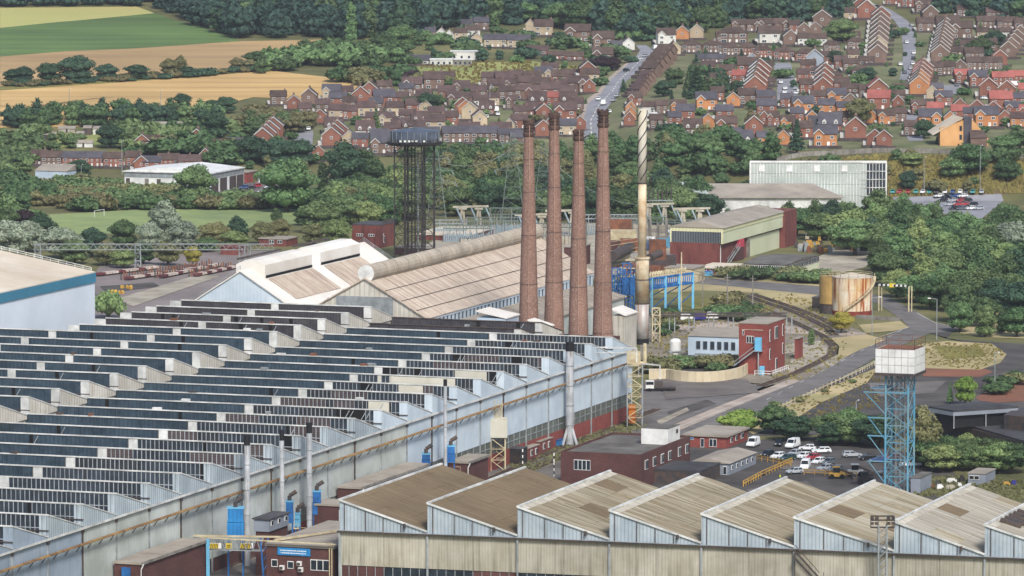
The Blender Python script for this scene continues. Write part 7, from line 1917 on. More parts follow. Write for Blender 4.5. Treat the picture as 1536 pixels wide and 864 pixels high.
  rf = body(-6, 6, 0, 7, 2.7, 5.2, 'x'); wins([(-3.6, .9, 2.2, 1.2), (3.4, .9, 2.0, 1.2)]); door(0)
 elif typ == 'D':
  rf = body(-4.4, 4.4, 0, 7.4, 3.2, 7.4, 'x')
  for x in (-2.3, 2.3):
   m = MB(); m.extr([(x - .8, -.15, 2.9), (x + .8, -.15, 2.9), (x + .8, -.15, 4.3), (x, -.15, 5.1), (x - .8, -.15, 4.3)], (0, 2.2, 0)); dm = m.build('dormer', 'verge_white', t)
   m = MB(); win(m, x, 3.3, 1.0, 1.0, -.15); m.build('dormer_window', ['white_paint', 'h_pane'], dm)
  wins([(-2.6, .8, 1.6, 1.2), (2.6, .8, 1.6, 1.2)]); door(0)
 hw = {'F': 4.6, 'X': 4.6, 'Y': 4.6, 'G': 4, 'S': 7, 'H': 7, 'T': 12.4, 'B': 6.5, 'D': 4.8}[typ]
 m = MB(); m.box(-hw - 1.5, hw + 1.5, -6.1, -6, 0, 1.1); m.box(-hw - 1.6, -hw - 1.5, -6, 9, 0, 1.6); m.build('garden_fence', 'board_brown', t)
 if typ in 'FXSHG': m = MB(); m.box(-hw - 1.4, -hw + .1 if typ != 'G' else -hw + .3, 1.5, 6, 0, 2.4); m.build('side_extension', 'verge_white', t)
 m = MB(); m.box(hw - 2.6, hw + .2, -5.9, -.2, 0, .35); m.build('drive', 'concrete', t)
 t['W'] = {'F': 9.3, 'X': 9.3, 'Y': 9.3, 'G': 7.9, 'S': 13.7, 'H': 13.7, 'T': 24.7, 'B': 12.7, 'D': 9.5}[typ]
 return t
HT_ = {k: make_house(k) for k in 'FXYGSHTBD'}
WN = dict(o='orange brick', r='red brick', b='brown brick', c='buff', w='white rendered', g='pale blue fronted')
RN = dict(d='dark brown', s='slate grey', t='terracotta', v='brown')
TN = dict(F='house', X='left gabled house', Y='right gabled house', G='gable fronted house', S='pair of semis', H='hipped pair of semis', T='terrace', B='bungalow', D='dormer house')
def houses(where, group, data):
 rows = [d.split(',') for d in data.split()]
 rows = sorted(rows, key=lambda r: float(r[0]))
 for i, r in enumerate(rows):
  u, v, w, typ, wl, rf = float(r[0]), float(r[1]), float(r[2]), r[3], r[4], r[5]
  rot = float(r[6]) if len(r) > 6 else R.uniform(-7, 7)
  p = G(u, v); ppm = FPX / p[1]
  sc = min(1.45, max(.62, w / ppm / HT_[typ]['W']))
  lab = '%s %s, %s roof, %s from left, %s' % (WN[wl], TN[typ], RN[rf], ORD[min(i, 19)] if i < 20 else 'twenty ' + ORD[i - 20], where)
  hz = min(1.15, max(.8, sc)) if typ != 'T' else .95
  o = copy_tree(HT_[typ], p, math.radians(rot), lab, group, (sc, min(1.2, sc), hz), {'h_o': 'h_' + wl, 'r_d': 'r_' + rf})
  if 'W' in o: del o['W']
def stepped(where, group, u0, v0, u1, v1, n, w, wl, rf, typ='G', rot=0):
 rr = random.Random(n + int(u0)); out = []
 ws = wl if len(wl) >= n else wl * n; rs = rf if len(rf) >= n else rf * n
 for i in range(n):
  t = i / max(1, n - 1); u, v = u0 + (u1 - u0) * t, v0 + (v1 - v0) * t
  p = G(u, v); sc = min(1.3, max(.7, w / (FPX / p[1]) / HT_[typ]['W']))
  lab = '%s %s, %s roof, %s upslope, %s' % (WN[ws[i]], TN[typ], RN[rs[i]], ORD[i], where)
  o = copy_tree(HT_[typ], p, math.radians(rot), lab, group, (sc, sc * .8, sc), {'h_o': 'h_' + ws[i], 'r_d': 'r_' + rs[i]})
  if 'W' in o: del o['W']
houses('row above the bank', 'front row of estate houses', '1148,221,26,F,o,s 1175,219,20,G,o,d 1205,208,31,F,r,d 1238,221,38,X,o,s 1283,210,34,G,r,v 1312,220,26,G,r,v 1326,221,26,G,r,v 1113,224,36,D,b,s 1102,214,22,D,b,s 1131,204,30,G,r,v')
houses('second estate row', 'second row of estate houses', '1182,196,24,X,o,d 1222,196,22,D,b,s 1245,198,36,D,r,s 1307,187,18,G,o,s 1330,188,28,X,o,d 1395,194,36,Y,o,s 1440,181,28,F,r,t 1480,192,38,X,o,s 1507,188,20,G,r,d 1527,192,24,F,o,v 1090,203,34,X,r,d 1062,194,22,G,o,s 1039,202,30,D,b,d 1146,190,18,G,r,s 985,194,16,F,b,d')
houses('third estate row', 'third row of estate houses', '1150,175,32,F,r,s 1205,173,34,X,o,s 1218,189,20,G,o,s 1240,172,28,F,o,s 1268,175,26,F,o,s 1318,166,36,F,r,t 1347,165,18,G,r,d 1378,172,24,X,r,d 1403,176,26,F,r,t 1440,170,20,G,r,d 1465,174,24,G,r,t 1502,167,36,F,r,t 1528,161,22,F,r,s 993,172,20,F,b,d 973,174,20,F,w,d 1028,182,30,F,r,s 1087,181,28,F,r,s')
houses('fourth estate row', 'fourth row of estate houses', '1150,161,30,F,o,s 1255,158,30,X,o,s 1416,160,28,X,r,s 1318,150,32,G,r,t 1018,172,26,X,o,d 1060,167,34,X,o,s 1100,161,22,G,o,d 1122,158,30,F,b,d 1398,150,18,G,c,s 1406,146,20,F,o,s 953,160,24,X,r,d 946,174,16,G,o,d 946,182,16,G,o,d 944,190,18,G,r,d')
houses('red roofed close', 'red roofed estate houses', '1445,126,26,X,r,t 1468,131,30,X,r,s 1483,147,30,G,r,t 1510,149,28,G,r,t 1505,129,34,S,r,t 1528,127,30,S,r,t 1500,99,24,G,r,t 1540,147,26,F,r,t')
houses('above the red roofs', 'dark roofed estate houses', '1400,114,30,S,b,d 1420,113,26,S,b,d 1440,110,20,G,b,d 1466,106,34,S,b,d 1490,106,30,S,b,d 1442,59,36,X,b,d 1422,44,36,S,b,d 1396,34,26,G,b,d 1482,44,34,S,b,d 1512,45,34,S,b,d 1536,46,30,S,b,d 1370,12,38,S,r,d 1340,8,24,F,r,d 1474,60,18,F,c,d 1508,60,16,F,w,d 1405,12,22,F,c,d')
stepped('right of hilltop road', 'stepped terrace right of the hilltop road', 1410, 96, 1420, 56, 9, 29, 'bbbbbbbbb', 'd')
stepped('left of hilltop road', 'stepped terrace left of the hilltop road', 1316, 97, 1322, 40, 9, 30, 'bbcbbbbbr', 'd')
stepped('near right edge', 'stepped terrace near the right edge', 1512, 88, 1530, 64, 5, 26, 'b', 'd')
stepped('by the orange court', 'stepped orange and red terrace', 1378, 144, 1386, 118, 6, 30, 'ooorrr', 'dddttt')
stepped('below the hipped semis', 'stepped grey roofed terrace', 1234, 146, 1238, 124, 4, 30, 'r', 's')
stepped('left of the cul de sac', 'stepped terrace left of the cul de sac', 1132, 148, 1140, 122, 5, 34, 'r', 's')
stepped('beside the main road', 'stepped terrace beside the main road', 952, 146, 966, 126, 5, 24, 'b', 'v', 'F', -55)
stepped('higher beside the main road', 'upper terrace beside the main road', 972, 118, 994, 92, 5, 30, 'b', 'd', 'F', -40)
stepped('at the hilltop junction', 'red gabled row at the hilltop', 1300, 30, 1288, 16, 3, 30, 'r', 'd')
houses('along the crescent', 'houses along the upper crescent', '1000,68,30,X,w,d 1023,61,22,G,o,d 1045,59,22,G,c,d 1012,83,20,G,c,d 1037,80,32,H,b,d 1070,80,34,H,b,d 1121,84,30,H,r,d 1145,88,28,H,r,d 1176,91,36,H,r,d 1210,93,36,H,r,d 1237,97,22,F,r,d 1055,95,26,B,b,s 1075,95,26,B,b,s 1104,99,34,B,c,d 1280,94,16,F,c,d')
houses('top row below wood', 'top row below the wood', '1108,48,22,X,b,d 1130,48,22,Y,b,d 1148,48,24,X,b,d 1172,48,24,Y,b,d 1192,49,18,F,r,d 1233,42,30,G,b,d 1100,66,46,H,b,d 1186,69,24,G,b,d 1155,67,34,F,w,d 1208,70,24,F,w,d 1230,70,22,F,w,d 1206,54,20,G,b,d 1223,53,20,G,b,d 1270,30,22,F,c,d')
houses('inside the crescent', 'houses inside the crescent', '1128,106,26,G,g,d 1122,115,34,F,r,d 1108,126,22,F,r,t 1222,102,28,G,g,d 1230,119,36,H,r,d 1250,127,30,H,r,d 1293,119,32,H,b,d 1090,118,24,F,r,d 1072,132,26,F,b,d 1062,112,22,F,r,v')
houses('hill village', 'hill village houses', '815,55,30,F,c,d 795,48,14,G,c,d 743,72,36,S,c,s 778,73,36,S,c,s 715,69,18,G,c,d 645,60,16,F,c,s 662,61,16,G,w,d 691,61,20,F,c,d 710,57,22,F,w,d 722,46,24,F,b,s 674,64,12,G,w,d 628,98,36,B,w,s 866,64,40,X,b,d 905,75,34,X,b,d 922,50,18,F,w,s 806,83,34,B,r,v 836,90,28,B,r,d 862,91,28,B,r,d 904,98,32,X,b,d 882,118,26,G,r,d 886,126,28,F,c,d 943,77,20,G,w,s 925,81,16,F,w,s 700,48,18,F,c,s')
houses('upper left estate', 'upper rows left of the main road', '773,126,24,F,b,v 815,124,28,Y,c,s 799,131,28,F,b,d 840,129,28,F,r,d 866,141,32,Y,b,v 766,138,24,X,b,v 790,138,28,F,b,v 812,140,28,F,b,d 692,143,26,X,b,v 734,130,26,F,b,v 757,131,28,F,b,v 745,141,26,F,b,v 651,135,32,F,b,v 618,143,32,X,b,v 577,142,24,F,b,d 554,149,26,G,r,d 497,152,30,X,c,s 463,158,25,G,b,d 441,165,22,G,r,v 418,158,26,F,b,d')
houses('middle left estate', 'middle rows left of the main road', '806,161,30,D,r,v 829,159,20,F,r,t 853,160,28,D,b,v 826,149,30,F,b,v 768,164,20,X,b,v 740,160,14,F,c,v 707,160,24,F,r,v 722,164,24,F,w,v 703,147,24,F,r,v 694,172,26,G,r,d 699,176,26,G,o,d 705,181,28,G,c,d 622,172,28,F,r,v 638,172,20,G,c,d 593,176,28,F,c,v 577,163,34,F,r,s 550,176,28,F,c,v 541,158,28,G,r,d 506,162,28,F,r,s 506,180,28,F,c,v 524,166,22,F,b,d 564,168,22,F,b,s')
houses('lower left estate', 'lower rows left of the main road', '816,182,26,G,r,d 848,184,36,X,r,v 797,174,22,D,r,v 764,200,16,G,c,d 850,204,30,F,c,s 815,206,26,G,r,d 704,206,34,S,c,v 750,206,34,S,c,v 652,200,34,F,c,v 602,200,28,D,c,v 547,205,30,D,w,v 501,200,30,D,w,v 512,207,22,G,c,v 524,220,24,G,c,s 570,219,30,F,b,s 572,232,34,X,b,s 600,230,30,F,b,s 477,241,20,G,r,s 640,214,40,S,b,s 685,215,44,S,b,s 726,215,44,S,b,s 765,216,36,S,b,s 780,222,30,F,b,s')
stepped('beside the estate road', 'stepped terrace beside the estate road', 394, 224, 410, 208, 4, 32, 'r', 's')
stepped('behind the tank tower', 'stepped terrace behind the tank tower', 497, 221, 506, 210, 3, 30, 'r', 's')
houses('valley road', 'valley road houses', '77,250,34,S,b,d 110,251,36,S,r,s 142,251,36,S,r,s 170,252,30,S,r,d 200,250,26,F,r,d 212,258,24,G,r,s 228,258,28,F,r,s 252,254,34,S,r,d 284,256,36,S,r,v 213,226,24,G,r,d 228,226,26,F,b,d 295,222,28,G,r,d 330,224,24,B,b,d 352,222,24,B,b,s 308,246,20,G,r,d 58,248,26,F,b,d')
houses('behind front rows', 'infill estate houses', '1012,190,22,F,r,s 1160,190,20,X,r,d 1196,184,22,F,r,s 1262,190,24,F,r,d 1290,176,22,G,r,v 1350,184,20,F,b,d 1425,190,20,G,o,s 1455,184,22,F,r,s 1520,175,26,X,r,s 1228,158,24,F,r,d 1275,162,22,G,b,d 1076,152,22,F,r,d 1345,150,20,B,b,d 1352,140,20,B,b,d 1366,204,18,F,b,d 1180,162,20,F,r,s 1490,176,24,G,r,t 1540,180,24,X,r,t')
houses('high right estate', 'high right estate houses', '1260,50,26,X,b,d 1262,64,22,F,r,v 1280,60,24,B,b,d 1284,75,24,H,b,d 1276,108,24,F,b,d 1262,104,22,F,r,v 1440,84,30,B,b,d 1452,74,26,B,b,d 1462,92,30,S,b,d 1388,48,26,F,b,d 1484,80,26,F,b,d 1385,20,26,X,b,d 1450,26,30,S,b,d 1494,30,30,S,b,v 1248,80,26,H,b,d 1262,138,26,F,r,d 1275,140,24,B,b,d 1300,148,24,F,b,d 1212,110,24,F,r,d 1205,124,20,F,r,v 1210,140,22,F,r,d 1150,130,20,B,b,d 1150,112,22,F,b,d 1300,98,20,B,b,d 1096,84,24,H,b,d 1085,66,22,F,b,d 1050,110,24,B,r,d')
houses('infill left estate', 'infill left estate houses', '670,152,28,F,r,v 683,160,26,X,b,v 718,150,26,F,b,v 730,172,24,D,r,v 785,150,28,F,b,v 800,150,26,X,r,v 850,150,26,F,r,v 782,180,24,F,b,v 780,194,26,F,r,v 830,196,24,X,r,v 864,168,22,F,b,v 870,196,20,G,r,d 560,190,26,F,r,v 580,190,26,X,c,v 610,186,26,F,b,v 630,188,26,D,r,v 655,182,26,F,c,v 675,190,28,F,r,v 600,160,26,F,r,v 610,146,24,F,b,s 525,180,24,F,r,v 520,150,22,F,r,v 484,170,24,F,b,v 480,186,22,G,r,v 588,206,26,F,r,v 625,204,28,F,b,v 540,222,26,F,r,s 458,176,22,F,b,v 635,158,26,F,b,v 760,150,24,F,b,v 720,190,24,G,c,v 840,140,24,F,r,v 884,140,20,G,r,v 855,118,28,B,r,v 825,108,28,B,b,v 670,128,24,F,b,v')
for t in HT_.values(): drop_tree(t)
# cream and orange hall at the estate edge
mat('hall_buff', 'cfa070', 'c0925f', scale=.2, rough=.9)
p = G(1410, 219); q = G(1484, 221)
h1, hm = _h(p, 190) - p[2], _h(p, 178) - p[2]
t = thing('community_hall', 'orange and buff hall with a tall grey central fin above the bank', 'hall', p)
x0, x1 = p[0], q[0]; xm = x0 + (x1 - x0) * .58
m = MB(); m.extr([(x0, p[1], p[2] - 3), (xm, p[1], p[2] - 3), (xm, p[1], p[2] + hm), (x0, p[1], p[2] + h1 * .9)], (0, 14, 0)); m.build('wall', 'hall_buff', t)
m = MB(); m.extr([(xm + 1.4, p[1], p[2] - 3), (x1, p[1], p[2] - 3), (x1, p[1], p[2] + h1 * .42), (xm + 1.4, p[1], p[2] + hm)], (0, 14, 0)); m.build('wall', 'hall_buff', t)
m = MB(); m.box(xm - 1.8, xm + 1.4, p[1] - .4, p[1] + 8, p[2] - 3, p[2] + hm + .4); m.build('fin', 'r_s', t)
m = MB(); m.extr([(x0 - 3, p[1] - .3, p[2] + h1 * .55), (xm - 2, p[1] - .3, p[2] + hm + .2), (xm - 5, p[1] + 14, p[2] + hm + .4), (x0 - 4, p[1] + 14, p[2] + h1 * .6)], (0, 0, .3)); m.build('roof', 'roof_cream', t)
m = MB(); m.box(xm + .6, xm + 7, p[1] - 6, p[1] - .1, p[2] - 2, p[2] + 3.6); m.build('porch', 'h_b', t)
m = MB(); m.extr([(xm + .3, p[1] - 6.3, p[2] + 3.6), (xm + 7.3, p[1] - 6.3, p[2] + 3.6), (xm + 6, p[1] - 1, p[2] + 6.2), (xm + .6, p[1] - 1, p[2] + 6.2)], (0, 0, .25)); m.build('porch_roof', 'r_d', t)
for z in (2.5, 6.0): m = MB(); m.box(xm - 3.4, xm - 2.4, p[1] - .1, p[1], p[2] + z, p[2] + z + 2); m.build('window', 'h_pane', t)
# white flat buildings
for (u, v, w, h, d, lab) in [(662, 99, 34, 3, 8, 'white flat roofed clubhouse wing'), (698, 90, 44, 4, 8, 'long white flat building above the pasture'), (694, 99, 28, 3, 6, 'grey walled garage below the white flat building'), (281, 229, 66, 3.2, 10, 'white flat roofed garage block behind the left terraces'), (975, 181, 20, 3, 5, 'white double garage beside the main road')]:
 p = G(u, v); x = w / (FPX / p[1]) / 2; t = thing('flat_building', lab, 'building', p)
 m = MB(); m.box(p[0] - x, p[0] + x, p[1], p[1] + d, p[2] - 2, p[2] + h); m.build('wall', 'h_w' if 'grey' not in lab else 'concrete', t)
 m = MB(); m.box(p[0] - x - .3, p[0] + x + .3, p[1] - .3, p[1] + d + .3, p[2] + h + .01, p[2] + h + .3); m.build('roof', 'white_paint', t)
 for k in range(4): m = MB(); c = p[0] - x + 2 * x * (k + .5) / 4; m.box(c - .5, c + .5, p[1] - .06, p[1] - .01, p[2] + .8, p[2] + 2); m.build('window', 'h_pane', t)
# ================================================================== trees
foliage('fol_dark', '3b5335', '647b52', scale=.9)
foliage('fol_mid', '536c42', '7d9566', scale=.9)
foliage('fol_light', '677f4e', '95a56e', scale=.9)
foliage('fol_olive', '6a6b44', '8e8d66', scale=.9)
foliage('fol_silver', '7c8a76', 'a4ae98', hue=.01)
foliage('fol_yellow', '99913f', 'b5aa58', hue=.01)
foliage('fol_deep', '31493a', '506b50', scale=.9)
foliage('fol_wood', '30483f', '4c675a', scale=.4)
foliage('fol_purple', '3a2c34', '4a3a3c', hue=.0)
foliage('fol_dry', '7f7446', '8f8450')
foliage('fol_bright', '7a9445', '8ba254', hue=.01)
mat('bark', '5a4c40', '463a30', scale=1.5, rough=.95)
rng = np.random.default_rng(11)
def leafquads(lobes, n, size, flat=.0, up=.25, droop=0.0):
 "returns (4n,3) vertices of n leaf quads spread over ellipsoid lobes"
 vol = np.array([l[3] * l[4] for l in lobes]); pr = vol / vol.sum()
 idx = rng.choice(len(lobes), n, p=pr)
 L = np.array(lobes)[idx]
 d = rng.normal(size=(n, 3)); d[:, 2] = np.abs(d[:, 2]) * .9 - .28 * rng.random(n); d /= np.linalg.norm(d, axis=1)[:, None]
 rad = .72 + .34 * rng.random(n) ** .6
 c = L[:, :3] + d * np.stack([L[:, 3], L[:, 3], L[:, 4]], 1) * rad[:, None]
 nr = d + rng.normal(size=(n, 3)) * .85; nr[:, 2] += up; nr /= np.linalg.norm(nr, axis=1)[:, None]
 a = np.cross(nr, rng.normal(size=(n, 3))); a /= np.linalg.norm(a, axis=1)[:, None]
 b = np.cross(nr, a)
 s = size * (.6 + .8 * rng.random(n)); s1 = s * (.6 + .5 * rng.random(n))
 a *= s[:, None] / 2; b *= s1[:, None] / 2
 if droop: b[:, 2] -= droop * s
 q = np.stack([c - a - b * .6, c + a * .3 - b, c + a + b * .6, c - a * .3 + b], 1)
 return q.reshape(-1, 3)
def ico(lobes, f=.78):
 V = []; F = []
 for l in lobes:
  b = len(V); n = 6
  V.append((l[0], l[1], l[2] + l[4] * f)); V.append((l[0], l[1], l[2] - l[4] * f))
  for k, z in enumerate((.5, -.4)):
   for i in range(n):
    t = 2 * math.pi * (i + .5 * k) / n; V.append((l[0] + l[3] * f * .87 * math.cos(t), l[1] + l[3] * f * .87 * math.sin(t), l[2] + l[4] * f * z))
  for i in range(n):
   j = (i + 1) % n
   F += [(b, b + 2 + i, b + 2 + j), (b + 1, b + 8 + j, b + 8 + i), (b + 2 + i, b + 8 + i, b + 2 + j), (b + 2 + j, b + 8 + i, b + 8 + j)]
 return V, F
def raw_mesh(name, V, Q, T=None):
 me = bpy.data.meshes.new(name)
 V = np.asarray(V, dtype=np.float32); nq = len(Q); nt = 0 if T is None else len(T)
 me.vertices.add(len(V)); me.vertices.foreach_set('co', V.ravel())
 loops = np.concatenate([np.asarray(Q, dtype=np.int32).ravel()] + ([np.asarray(T, dtype=np.int32).ravel()] if nt else []))
 me.loops.add(len(loops)); me.loops.foreach_set('vertex_index', loops)
 st_ = np.concatenate([np.arange(nq) * 4, nq * 4 + np.arange(nt) * 3]).astype(np.int32)
 tot = np.concatenate([np.full(nq, 4), np.full(nt, 3)]).astype(np.int32)
 me.polygons.add(nq + nt); me.polygons.foreach_set('loop_start', st_); me.polygons.foreach_set('loop_total', tot)
 me.update(calc_edges=True)
 return me
def crown_data(kind, n, size):
 rr = np.random.default_rng(abs(hash(kind)) % 1 + len(kind) * 13 + n)
 if kind == 'round':
  lobes = [(0, 0, 6.2, 3.4, 3.0)] + [(2.6 * math.cos(a), 2.6 * math.sin(a), 5.0 + 1.6 * rr.random(), 2.1 + .5 * rr.random(), 1.9) for a in np.linspace(0, 6.28, 7)[:-1] + rr.random() * .5] + [(1.2, .8, 8.0, 1.9, 1.6), (-1.4, .4, 7.6, 1.8, 1.6), (.2, -1.6, 7.2, 1.8, 1.5)] + [(2.3 * math.cos(a), 2.3 * math.sin(a), 2.5 + .6 * rr.random(), 1.9, 1.9) for a in np.linspace(.4, 6.7, 7)[:-1]] + [(0, 0, 2.6, 2.2, 2.2)]
 elif kind == 'tall':
  lobes = [(0, 0, 5, 2.6, 2.8), (0, 0, 7.6, 2.2, 2.2), (.6, .3, 9.2, 1.3, 1.5)] + [(1.9 * math.cos(a), 1.9 * math.sin(a), 3.6 + 3.6 * rr.random(), 1.6, 1.7) for a in np.linspace(0, 6.28, 9)[:-1]] + [(1.7 * math.cos(a), 1.7 * math.sin(a), 1.9, 1.5, 1.8) for a in np.linspace(0, 6.28, 7)[:-1]]
 elif kind == 'spread':
  lobes = [(0, 0, 5.6, 3.2, 2.0)] + [(3.4 * math.cos(a), 3.4 * math.sin(a), 4.2 + 1.8 * rr.random(), 2.2, 1.5) for a in np.linspace(0, 6.28, 9)[:-1]] + [(1.5 * math.cos(a), 1.5 * math.sin(a), 7.2, 1.7, 1.3) for a in (0.3, 2.4, 4.4)] + [(2.2 * math.cos(a), 2.2 * math.sin(a), 2.9, 1.9, 1.5) for a in (0, 1.3, 2.5, 3.8, 5.0)]
 elif kind == 'poplar':
  lobes = [(0, 0, 1.8 + i * 1.35, 1.25 - abs(i - 2) * .13, 1.3) for i in range(6)] + [(.1, 0, 9.4, .35, .9)]
 elif kind == 'conifer':
  lobes = [(0, 0, 1.4 + i * 1.3, 2.4 - i * .33, 1.0) for i in range(7)]
 else:   # bush
  lobes = [(0, 0, 1.2, 1.8, 1.3)] + [(1.5 * math.cos(a), 1.5 * math.sin(a), .9 + .7 * rr.random(), 1.1, .95) for a in np.linspace(0, 6.28, 7)[:-1]]
 q = leafquads(lobes, n, size)
 cv, cf = ico(lobes)
 return q, cv, cf
def trunk_mesh(kind):
 m = MB()
 if kind in ('poplar', 'conifer'): m.tube((0, 0, -.5), (0, 0, 7), .3, .1, n=6)
 elif kind == 'bush':
  for a in (0, 2, 4): m.tube((0, 0, -.2), (.7 * math.cos(a), .7 * math.sin(a), 1.2), .08, .04, n=4)
 else:
  m.tube((0, 0, -.5), (0, 0, 4.5), .38, .26, n=7)
  for a in (.4, 1.9, 3.3, 4.9): m.tube((0, 0, 3.0), (2.0 * math.cos(a), 2.0 * math.sin(a), 5.6), .2, .08, n=5)
 return m.mesh('trunk', 'bark')
TREE = {}
for kind, n, size, var in (('round', 3300, .46, 4), ('tall', 2900, .45, 3), ('spread', 2900, .46, 3), ('poplar', 900, .5, 1), ('conifer', 900, .55, 1), ('bush', 420, .42, 3)):
 TREE[kind] = []
 tm = trunk_mesh(kind)
 for k in range(var):
  q, cv, cf = crown_data(kind, n + k, size)
  V = np.concatenate([q, np.array(cv)]); T = np.array(cf) + len(q)
  me = raw_mesh('crown', V, np.arange(len(q)).reshape(-1, 4), T); me.materials.append(MATS['fol_mid'])
  TREE[kind].append((me, tm))
rt = random.Random(21)
NT = [0]
def tree(u, v, h, kind, fol, label, group=None, wide=1.0, p=None, cat='tree'):
 p = p or G(u, v)
 me, tm = rt.choice(TREE[kind])
 o = bpy.data.objects.new('tree' if kind != 'bush' else 'bush', None); COL.objects.link(o)
 base = 10.0 if kind != 'bush' else 2.6
 s = h / base
 o.location = p; o.scale = (s * wide * rt.uniform(.85, 1.18), s * wide * rt.uniform(.85, 1.18), s * rt.uniform(.92, 1.08)); o.rotation_euler = (0, 0, rt.uniform(0, 6.28))
 tag(o, label, cat if kind != 'bush' else 'bush', group)
 c = bpy.data.objects.new('crown', me); COL.objects.link(c); c.parent = o
 c.material_slots[0].link = 'OBJECT'; c.material_slots[0].material = MATS[fol]
 t = bpy.data.objects.new('trunk' if kind != 'bush' else 'stems', tm); COL.objects.link(t); t.parent = o
 NT[0] += 1
 return o
def inside(pt, poly):
 x, y = pt; r = False; j = len(poly) - 1
 for i in range(len(poly)):
  if (poly[i][1] > y) != (poly[j][1] > y) and x < (poly[j][0] - poly[i][0]) * (y - poly[i][1]) / (poly[j][1] - poly[i][1] + 1e-12) + poly[i][0]: r = not r
  j = i
 return r
def spots(pix, dx, dy, seed=0):
 w = [G(*p)[:2] for p in pix]; rr = random.Random(seed)
 xs = [p[0] for p in w]; ys = [p[1] for p in w]; out = []
 y = min(ys)
 while y < max(ys):
  x = min(xs) + rr.uniform(0, dx)
  while x < max(xs):
   q = (x + rr.uniform(-.35, .35) * dx, y + rr.uniform(-.4, .4) * dy)
   if inside(q, w): out.append((q[0], q[1], TZ(*q)))
   x += dx
  y += dy
 return out
LOW = {}
def low_crown(kind, n, size):
 key = (kind, n)
 if key not in LOW:
  LOW[key] = []
  for k in range(3):
   q, cv, cf = crown_data(kind, n + k, size); LOW[key].append((q, np.array(cv), np.array(cf)))
 return LOW[key]
def mass(name, label, pts, hr, kinds, fol, n=320, size=1.0, seed=1, mult=1.0):
 "one mass of trees nobody could count"
 rr = np.random.default_rng(seed)
 Qv, Cv, Cf = [], [], []; off = 0
 for p in pts:
  kind = kinds[int(rr.random() * len(kinds))]
  lc = low_crown(kind, n, size); q, cv, cf = lc[int(rr.random() * 3)]
  h = hr[0] + (hr[1] - hr[0]) * rr.random(); s = h / (10 if kind != 'bush' else 2.6); a = rr.random() * 6.28
  w = s * (.9 + .35 * rr.random())
  Rm = np.array([[math.cos(a) * w, -math.sin(a) * w, 0], [math.sin(a) * w, math.cos(a) * w, 0], [0, 0, s]]).T
  Qv.append(q @ Rm + np.array(p) + np.array([0, 0, -.08 * h])); Cv.append(cv @ Rm + np.array(p) + np.array([0, 0, -.08 * h])); Cf.append(cf + off); off += len(cv)
 if not pts: return
 Qv = np.concatenate(Qv); Cv = np.concatenate(Cv); Cf = np.concatenate(Cf)
 me = raw_mesh(name, np.concatenate([Qv, Cv]), np.arange(len(Qv)).reshape(-1, 4), Cf + len(Qv))
 me.materials.append(MATS[fol])
 o = bpy.data.objects.new(name, me); COL.objects.link(o)
 return tag(o, label, None, None, 'stuff')
# far woods: one mass per tone
def split_mass(name, label, pix, dx, dy, hr, kinds, fols, n, size, seed):
 pts = spots(pix, dx, dy, seed); rr = random.Random(seed)
 for i, (f, fr, word) in enumerate(fols):
  sel = [p for p in pts if (hash((round(p[0], 1), round(p[1], 1))) % 100) / 100 >= sum(x[1] for x in fols[:i]) and (hash((round(p[0], 1), round(p[1], 1))) % 100) / 100 < sum(x[1] for x in fols[:i + 1])]
  mass(name, word + ' ' + label, sel, hr, kinds, f, n, size, seed + i)
W3 = [('fol_wood', .6, 'dark'), ('fol_deep', .25, 'deepest green'), ('fol_dark', .15, 'lighter')]
split_mass('wood', 'crowns of the hanging wood on the left hill', [(250, 20), (300, 40), (362, 58), (480, 57), (560, 62), (640, 58), (650, -60), (150, -60), (205, 6)], 10, 16, (14, 19), ['round', 'tall'], W3, 330, 1.25, 3)
split_mass('wood', 'crowns of the wood above the hill village', [(560, 62), (640, 46), (730, 40), (790, 36), (800, 30), (800, -60), (560, -60)], 10, 16, (13, 18), ['round', 'tall'], W3, 330, 1.25, 4)
split_mass('wood', 'crowns of the wood behind the top houses', [(800, 34), (900, 50), (960, 66), (1010, 56), (1060, 50), (1100, 38), (1260, 34), (1290, 8), (1290, -60), (800, -60)], 10, 16, (12, 17), ['round', 'tall'], [('fol_wood', .4, 'dark'), ('fol_deep', .3, 'deepest green'), ('fol_dark', .3, 'lighter')], 330, 1.25, 5)
split_mass('wood', 'crowns of the wood at the top right corner', [(1400, 20), (1536, 34), (1560, 30), (1560, -60), (1380, -60)], 11, 16, (11, 16), ['round', 'tall'], W3, 330, 1.2, 6)
split_mass('hedge_belt', 'trees along the top field edge', [(-20, 13), (120, 12), (215, 9), (215, -40), (-20, -40)], 8, 14, (10, 14), ['round'], [('fol_wood', .99, 'dark')], 300, 1.1, 7)
split_mass('tree_belt', 'trees of the belt below the wheat field', [(-10, 196), (0, 180), (80, 176), (200, 172), (330, 178), (340, 192), (200, 190), (60, 196)], 7, 14, (8, 11), ['round', 'tall'], [('fol_deep', .5, 'dark'), ('fol_dark', .35, 'green'), ('fol_mid', .15, 'paler')], 380, .8, 8)
split_mass('tree_belt', 'trees left of the small estate road', [(330, 205), (380, 180), (440, 178), (480, 190), (430, 206), (380, 208)], 6, 14, (7, 10), ['round', 'spread'], [('fol_dark', .5, 'green'), ('fol_olive', .5, 'olive')], 420, .8, 9)
split_mass('scrub', 'scrub beside the left allotments', [(-20, 262), (-20, 205), (60, 205), (150, 215), (140, 226), (60, 232), (40, 262)], 6, 14, (4, 8), ['round', 'bush'], [('fol_dark', .5, 'green'), ('fol_mid', .5, 'mid green')], 380, .7, 10)
